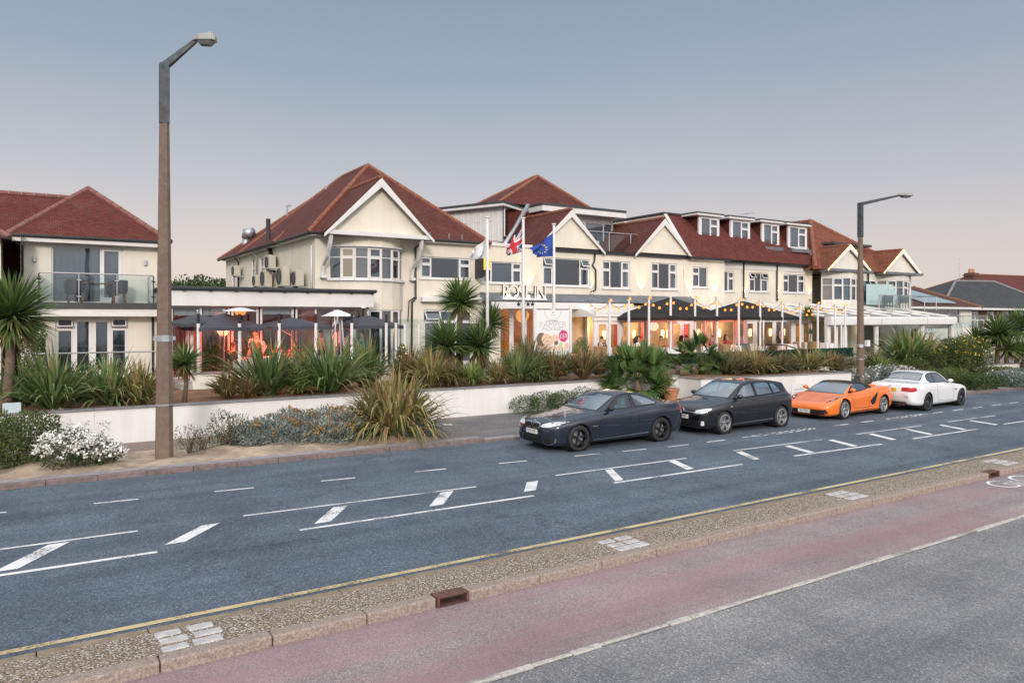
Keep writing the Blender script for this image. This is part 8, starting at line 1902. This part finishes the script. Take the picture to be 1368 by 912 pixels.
# ---- black hatchback
p_black = carpaint('near_black_paint', (.007, .008, .011), .2, .2)
def hatch_extra(h):
    T, cast, ribbon = h['T'], h['cast'], h['ribbon']; p, _ = cast((-9, 0, .66), (1, 0, 0))
    b = MB(); b.lathe([(0, .012), (.062, .012), (.068, .0)], 22, (0, 0, 0)); o = b.build('round_badge', chrome, T); o.location = (p.x - .008, 0, .66); o.rotation_euler = (0, -PI / 2 + .15, 0)
    b = MB(); z = .0135
    for a, c in (((-.040, -.028), (-.002, .022)), ((-.002, .022), (.012, 0)), ((.012, 0), (-.002, -.022)), ((-.002, -.022), (-.040, .028)), ((.012, -.012), (.045, -.022)), ((.012, .012), (.045, .022))):
        d = Vector((c[0] - a[0], c[1] - a[1], 0)).normalized() * .004; b.face([(a[0] - d.y, a[1] + d.x, z), (c[0] - d.y, c[1] + d.x, z), (c[0] + d.y, c[1] - d.x, z), (a[0] + d.y, a[1] - d.x, z)])
    b.build('badge_letters', blk, o, uv=False)
    for s in (-1, 1): ribbon('grille_trim', [(s * .08, .645), (s * .42, .635), (s * .60, .625)], chrome, .016, 1, .012, mode='front')
    for z in (.27, .33, .39): ribbon('grille_slat', [(-.55, z), (.55, z)], blk, .02, 1, .014, mode='front')
HATCH = dict(name='parked_car', label='black five door hatchback parked between the grey coupe and the orange car', L=4.27, paint=p_black, rimm=mat('diamond_cut_alloy', (.50, .50, .50), .3, .8, var=.15), axles=(.87, 3.49), rw=.325, ra=.368, rim=.24, tw=.235, track=.885,
    ztop=[(0, .58), (.03, .66), (.1, .745), (.3, .835), (.7, .925), (1.08, .985), (1.2, 1.03), (1.85, 1.355), (2.05, 1.42), (2.4, 1.452), (2.9, 1.45), (3.4, 1.415), (3.82, 1.355), (3.92, 1.32), (4.08, 1.08), (4.17, .98), (4.22, .85), (4.27, .62)],
    zbot=[(0, .30), (.04, .22), (.15, .18), (.6, .17), (3.6, .19), (4.0, .24), (4.2, .30), (4.27, .42)],
    hw=[(0, .48), (.03, .60), (.1, .72), (.25, .82), (.5, .872), (.87, .892), (1.4, .885), (2.4, .89), (3.2, .895), (3.6, .885), (3.95, .85), (4.15, .77), (4.27, .64)],
    zsh=[(0, .54), (.1, .69), (.3, .78), (.7, .85), (1.1, .90), (1.6, .925), (2.5, .955), (3.2, .99), (3.7, 1.01), (4.0, .99), (4.18, .88), (4.27, .60)],
    wsh=[(0, .44), (.1, .66), (.3, .77), (.7, .815), (1.2, .825), (2.4, .835), (3.2, .835), (3.7, .82), (4.0, .77), (4.18, .70), (4.27, .58)],
    wr=[(0, .3), (.2, .52), (.7, .64), (1.1, .70), (1.3, .70), (1.9, .605), (2.4, .575), (3.0, .57), (3.6, .565), (3.9, .57), (4.1, .60), (4.27, .42)],
    crown=[(0, .02), (.4, .035), (1.1, .045), (1.9, .05), (2.5, .055), (3.6, .05), (3.95, .04), (4.27, .02)],
    side=[[(1.42, .985), (1.92, 1.30), (2.10, 1.355), (2.36, 1.378), (2.36, 1.005)], [(2.44, 1.008), (2.44, 1.382), (2.9, 1.378), (3.14, 1.362), (3.19, 1.045)], [(3.23, 1.045), (3.20, 1.355), (3.44, 1.325), (3.62, 1.10), (3.56, 1.065)]],
    screen=(1.20, 1.96, .69, .575), rear=(3.93, 4.07, .52, .58), cabin=(1.35, 3.6, .68), dash=.93, seats=[(1.95, -.36, 1.20), (1.95, .36, 1.20), (2.85, -.36, 1.15), (2.85, .36, 1.15)], seatm=dkseat, wheelpos=(1.68, -.36, .97),
    mirror=(1.50, 1.01, .10), mirm=p_black, handles=[(2.22, .91), (3.12, .93)], spokes=spokes(5, .16, .030, mk='y'),
    seams=[[(1.22, .30), (1.24, .7), (1.34, .93)], [(2.40, .98), (2.42, .6), (2.38, .33)], [(3.24, 1.0), (3.22, .72), (3.08, .58)], [(1.22, .31), (2.4, .33), (3.0, .34)]], topseams=[[(.25, -.55), (1.12, -.72)], [(.25, .55), (1.12, .72)]],
    lines=[([(.95, .78), (1.6, .83), (2.6, .87), (3.9, .90)], blk, .010), ([(1.2, .26), (2.0, .28), (3.05, .30)], M['steel'], .022), ([(1.2, .36), (2.2, .38), (3.1, .42)], blk, .012)],
    patches=[('headlight', [(.42, .62), (.50, .70), (.70, .745), (.82, .76), (.83, .71), (.74, .625), (.55, .60)], lampg, FR, 'yz', True, .008), ('grille', [(-.46, .60), (.46, .60), (.50, .69), (-.50, .69)], mesh_k, FR, 'yz', False, .005), ('air_intake', [(-.62, .23), (.62, .23), (.66, .42), (-.66, .42)], mesh_k, FR, 'yz', False, .006), ('fog_light', [(.66, .27), (.74, .28), (.74, .40), (.68, .40)], lampg, FR, 'yz', True, .010), ('tail_light', [(.40, .84), (.72, .86), (.74, .98), (.42, .97)], redl, BK, 'yz', True, .008), ('side_badge', [(1.10, .755), (1.2, .76), (1.2, .785), (1.10, .78)], chrome, (0, 1, 0), 'xz', True, .005)],
    plates=[('f', 0, .50, .52, 'KP54 XPY', False, 1), ('r', 0, .62, .52, 'KP54 XPY', True, -1)], extra=hatch_extra)
# ---- orange supercar with black soft top
p_or = carpaint('bright_orange_paint', (.80, .175, .012), .0, .25)
def super_extra(h):
    T, patch, ribbon = h['T'], h['patch'], h['ribbon']
    for s in (-1, 1):
        b = MB(); b.hexa([(3.05, s * .62, .955), (3.5, s * .66, .955), (3.5, s * .50, .955), (3.05, s * .50, .955), (3.05, s * .62, 1.04), (3.45, s * .66, 1.0), (3.45, s * .50, 1.0), (3.05, s * .50, 1.04)]); b.build('engine_scoop', p_or, T, bevel=.02)
        b = MB(); b.face([(3.045, s * .61, .965), (3.045, s * .51, .965), (3.045, s * .51, 1.03), (3.045, s * .61, 1.03)]); b.build('scoop_mesh', mesh_k, T)
        b = MB(); b.hexa([(.02, s * .28, .30), (.10, s * .72, .20), (.13, s * .75, .20), (.05, s * .28, .30), (.02, s * .28, .335), (.10, s * .74, .25), (.13, s * .77, .25), (.05, s * .28, .335)]); b.build('bumper_strut', p_or, T)
SUPER = dict(name='parked_car', label='bright orange low supercar with a black soft top and silver wheels', L=4.345, paint=p_or, rimm=mat('bright_alloy', (.66, .66, .67), .25, .8, var=.08), axles=(.92, 3.48), rw=.325, ra=.372, rim=.245, tw=.27, track=.935,
    ztop=[(0, .40), (.03, .46), (.10, .515), (.35, .60), (.7, .69), (1.0, .765), (1.12, .80), (1.25, .84), (1.95, 1.12), (2.1, 1.155), (2.35, 1.17), (2.65, 1.14), (2.95, 1.05), (3.1, .99), (3.5, .955), (4.0, .925), (4.22, .90), (4.30, .82), (4.345, .68)],
    zbot=[(0, .20), (.05, .15), (.3, .125), (3.6, .14), (4.1, .18), (4.28, .28), (4.345, .42)],
    hw=[(0, .62), (.04, .72), (.15, .82), (.4, .90), (.92, .945), (1.3, .925), (2.0, .915), (2.6, .93), (3.2, .955), (3.6, .955), (4.0, .92), (4.25, .84), (4.345, .76)],
    zsh=[(0, .38), (.1, .49), (.35, .585), (.7, .675), (1.0, .73), (1.5, .77), (2.2, .82), (2.8, .88), (3.2, .92), (3.7, .93), (4.1, .91), (4.28, .80), (4.345, .65)],
    wsh=[(0, .58), (.1, .70), (.35, .80), (.7, .86), (1.0, .87), (1.5, .84), (2.2, .83), (2.8, .84), (3.3, .86), (3.8, .85), (4.15, .79), (4.345, .70)],
    wr=[(0, .4), (.3, .60), (.8, .66), (1.15, .72), (1.4, .71), (1.95, .60), (2.3, .57), (2.7, .57), (3.0, .62), (3.3, .72), (3.9, .72), (4.345, .55)],
    crown=[(0, .015), (.6, .025), (1.2, .04), (1.95, .045), (2.6, .045), (3.1, .02), (4.345, .015)],
    side=[[(1.42, .835), (1.93, 1.085), (2.1, 1.115), (2.4, 1.11), (2.66, 1.06), (2.62, .925), (2.2, .875)]],
    screen=(1.22, 1.97, .715, .575), cabin=(1.3, 2.8, .70), dash=.76, seats=[(1.95, -.36, 1.0), (1.95, .36, 1.0)], seatm=dkseat, wheelpos=(1.78, .36, .80), soft=(1.98, 3.06, .05), softmat=mat('black_soft_top', (.012, .012, .014), .85, var=.2),
    mirror=(1.52, .90, .10), handles=[], spokes=spokes(5, .17, .034, mk='y'), pillar=1,
    seams=[[(1.40, .80), (1.46, .5), (1.52, .22)], [(2.62, .90), (2.52, .6), (2.46, .24)], [(1.52, .22), (2.46, .24)]], topseams=[[(.33, -.62), (.33, .62)], [(.33, -.62), (1.05, -.70)], [(.33, .62), (1.05, .70)]],
    lines=[([(1.35, .19), (2.2, .20), (2.95, .22)], blk, .02), ([(1.5, .35), (2.1, .30), (2.7, .33)], blk, .012)],
    patches=[('headlight', [(.34, .60), (.80, .74), (.88, .735), (.62, .80), (.40, .72)], blk, (0, 0, -1), 'xy', False, .006), ('headlight', [(.34, -.60), (.80, -.74), (.88, -.735), (.62, -.80), (.40, -.72)], blk, (0, 0, -1), 'xy', False, .006), ('headlight_bulb', [(.45, .65), (.62, .72), (.60, .77), (.46, .70)], lampg, (0, 0, -1), 'xy', False, .009), ('headlight_bulb', [(.45, -.65), (.62, -.72), (.60, -.77), (.46, -.70)], lampg, (0, 0, -1), 'xy', False, .009),
             ('air_intake', [(.22, .19), (.70, .19), (.80, .25), (.74, .36), (.45, .34), (.24, .34)], mesh_k, FR, 'yz', True, .007), ('air_intake', [(-.22, .20), (.22, .20), (.22, .34), (-.22, .34)], mesh_k, FR, 'yz', False, .006), ('lower_lip', [(-.70, .145), (.70, .145), (.72, .175), (-.72, .175)], blk, FR, 'yz', False, .006), ('side_intake', [(2.55, .50), (2.95, .78), (3.02, .80), (2.98, .70), (2.86, .42), (2.68, .36)], mesh_k, (0, 1, 0), 'xz', True, .006), ('tail_light', [(.40, .72), (.82, .74), (.80, .84), (.42, .82)], redl, BK, 'yz', True, .008), ('rear_grille', [(-.6, .45), (.6, .45), (.6, .66), (-.6, .66)], mesh_k, BK, 'yz', False, .006)],
    plates=[('f', 0, .275, .42, 'A1 TSD', False, 1), ('r', 0, .56, .42, 'A1 TSD', True, -1)], extra=super_extra)
# ---- white convertible
p_wh = carpaint('white_paint', (.74, .75, .76), .0, .25)
def conv_extra(h):
    T, cast = h['T'], h['cast']
    for s in (-1, 1):
        b = MB(); b.tube([(4.60, s * .48, .27), (4.46, s * .48, .27)], .035, 10); b.tube([(4.60, s * .38, .27), (4.46, s * .38, .27)], .035, 10); b.build('exhaust_pipe', chrome, T)
    p, _ = cast((9, 0, .88), (-1, 0, 0)); b = MB(); b.lathe([(0, .01), (.038, .01), (.04, 0)], 18); o = b.build('round_badge', chrome, T); o.location = (p.x + .004, 0, .90); o.rotation_euler = (0, PI / 2 - .4, 0)
CONV = dict(name='parked_car', label='white two door hardtop convertible seen from behind with red tail lights, last in the row', L=4.615, paint=p_wh, rimm=mat('dark_alloy', (.09, .09, .10), .3, .7, var=.2), axles=(.80, 3.56), rw=.328, ra=.37, rim=.24, tw=.26, track=.895,
    ztop=[(0, .56), (.03, .63), (.09, .70), (.25, .76), (.6, .84), (1.0, .91), (1.4, .96), (1.52, 1.0), (2.15, 1.325), (2.35, 1.375), (2.7, 1.392), (3.05, 1.36), (3.3, 1.29), (3.62, 1.10), (3.78, 1.045), (4.2, 1.03), (4.46, 1.015), (4.54, .95), (4.59, .82), (4.615, .68)],
    zbot=[(0, .30), (.05, .21), (.15, .17), (.6, .16), (3.4, .18), (4.1, .20), (4.5, .27), (4.615, .42)],
    hw=[(0, .50), (.03, .61), (.1, .73), (.25, .83), (.5, .875), (.80, .90), (1.25, .885), (2.3, .885), (3.1, .895), (3.56, .91), (4.1, .885), (4.4, .84), (4.54, .77), (4.615, .68)],
    zsh=[(0, .52), (.09, .65), (.3, .73), (.6, .785), (1.0, .835), (1.5, .885), (2.5, .925), (3.2, .955), (3.7, .98), (4.2, .98), (4.46, .955), (4.56, .85), (4.615, .66)],
    wsh=[(0, .46), (.09, .67), (.3, .77), (.6, .81), (.9, .825), (1.5, .82), (2.5, .825), (3.2, .83), (3.7, .83), (4.2, .79), (4.46, .72), (4.615, .62)],
    wr=[(0, .30), (.2, .52), (.6, .62), (1.2, .68), (1.45, .72), (1.7, .70), (2.2, .61), (2.7, .58), (3.2, .575), (3.6, .62), (3.85, .68), (4.3, .65), (4.615, .45)],
    crown=[(0, .02), (.3, .03), (1.2, .045), (1.5, .05), (2.25, .055), (3, .06), (3.5, .05), (3.8, .02), (4.615, .015)],
    side=[[(1.74, .965), (2.18, 1.27), (2.36, 1.315), (2.72, 1.325), (2.72, .99)], [(2.76, .992), (2.76, 1.325), (3.0, 1.30), (3.18, 1.235), (3.26, 1.10), (3.18, 1.01)]],
    screen=(1.50, 2.18, .69, .56), rear=(3.16, 3.62, .54, .60), cabin=(1.6, 3.4, .66), dash=.88, seats=[(2.2, -.36, 1.15), (2.2, .36, 1.15)], seatm=dkseat, wheelpos=(1.95, -.36, .92),
    mirror=(1.80, .985, .10), handles=[(2.62, .85)], spokes=spokes(10, 0, .026),
    seams=[[(1.46, .30), (1.48, .70), (1.58, .90)], [(2.78, .96), (2.82, .7), (2.76, .36)], [(1.46, .30), (2.76, .33)]], topseams=[[(.22, -.48), (1.38, -.69)], [(.22, .48), (1.38, .69)], [(3.75, -.66), (3.75, .66)], [(3.80, -.68), (4.44, -.66)], [(3.80, .68), (4.44, .66)], [(3.18, -.57), (2.5, -.565)], [(2.42, -.56), (2.42, .56)]],
    lines=[([(1.0, .75), (1.9, .79), (2.7, .82), (3.9, .87)], mat('soft_crease_grey', (.45, .46, .47), .4), .008)],
    patches=[('headlight', [(.34, .62), (.42, .68), (.60, .725), (.80, .74), (.82, .70), (.66, .62), (.45, .60)], lampg, FR, 'yz', True, .008), ('air_intake', [(-.7, .24), (.7, .24), (.6, .42), (-.6, .42)], mesh_k, FR, 'yz', False, .006), ('grille', [(.03, .56), (.22, .56), (.24, .65), (.03, .66)], mesh_k, FR, 'yz', True, .006),
             ('tail_light', [(.42, .745), (.80, .72), (.80, .86), (.62, .89), (.43, .87)], redl, BK, 'yz', True, .008), ('tail_light', [(4.34, .77), (4.53, .73), (4.53, .88), (4.38, .89)], redl, (0, 1, 0), 'xz', True, .006), ('rear_diffuser', [(-.62, .24), (.62, .24), (.55, .36), (-.55, .36)], mesh_k, BK, 'yz', False, .006), ('side_vent', [(1.22, .64), (1.38, .66), (1.40, .70), (1.24, .69)], mesh_k, (0, 1, 0), 'xz', True, .004)],
    plates=[('r', 0, .79, .52, 'V13 RSC', True, -1), ('f', 0, .48, .52, 'V13 RSC', False, 1)], extra=conv_extra)
def park(S, xf, yf, ang, flip):
    """place by the near side front (or rear) wheel contact"""
    T = make_car(S); half = S['track']
    if not flip: # nose towards -X: local x along +X, near side is -Y
        r = Matrix.Rotation(ang, 4, 'Z'); p = r @ Vector((S['axles'][0], -half, 0)); T.location = (xf - p.x, yf - p.y, 0); T.rotation_euler = (0, 0, ang)
    else:        # nose towards +X
        r = Matrix.Rotation(PI + ang, 4, 'Z'); p = r @ Vector((S['axles'][1], half, 0)); T.location = (xf - p.x, yf - p.y, 0); T.rotation_euler = (0, 0, PI + ang)
    return T
park(COUPE, 11.60, 14.85, 0, False); park(HATCH, 16.9, 14.80, 0, False).scale = (.97, 1, 1.015)
park(SUPER, 22.70, 14.82, math.radians(4.2), False); park(CONV, 27.3, 14.55, math.radians(4.2), True)
for o in bpy.data.objects:
    if '_org' in o: del o['_org']
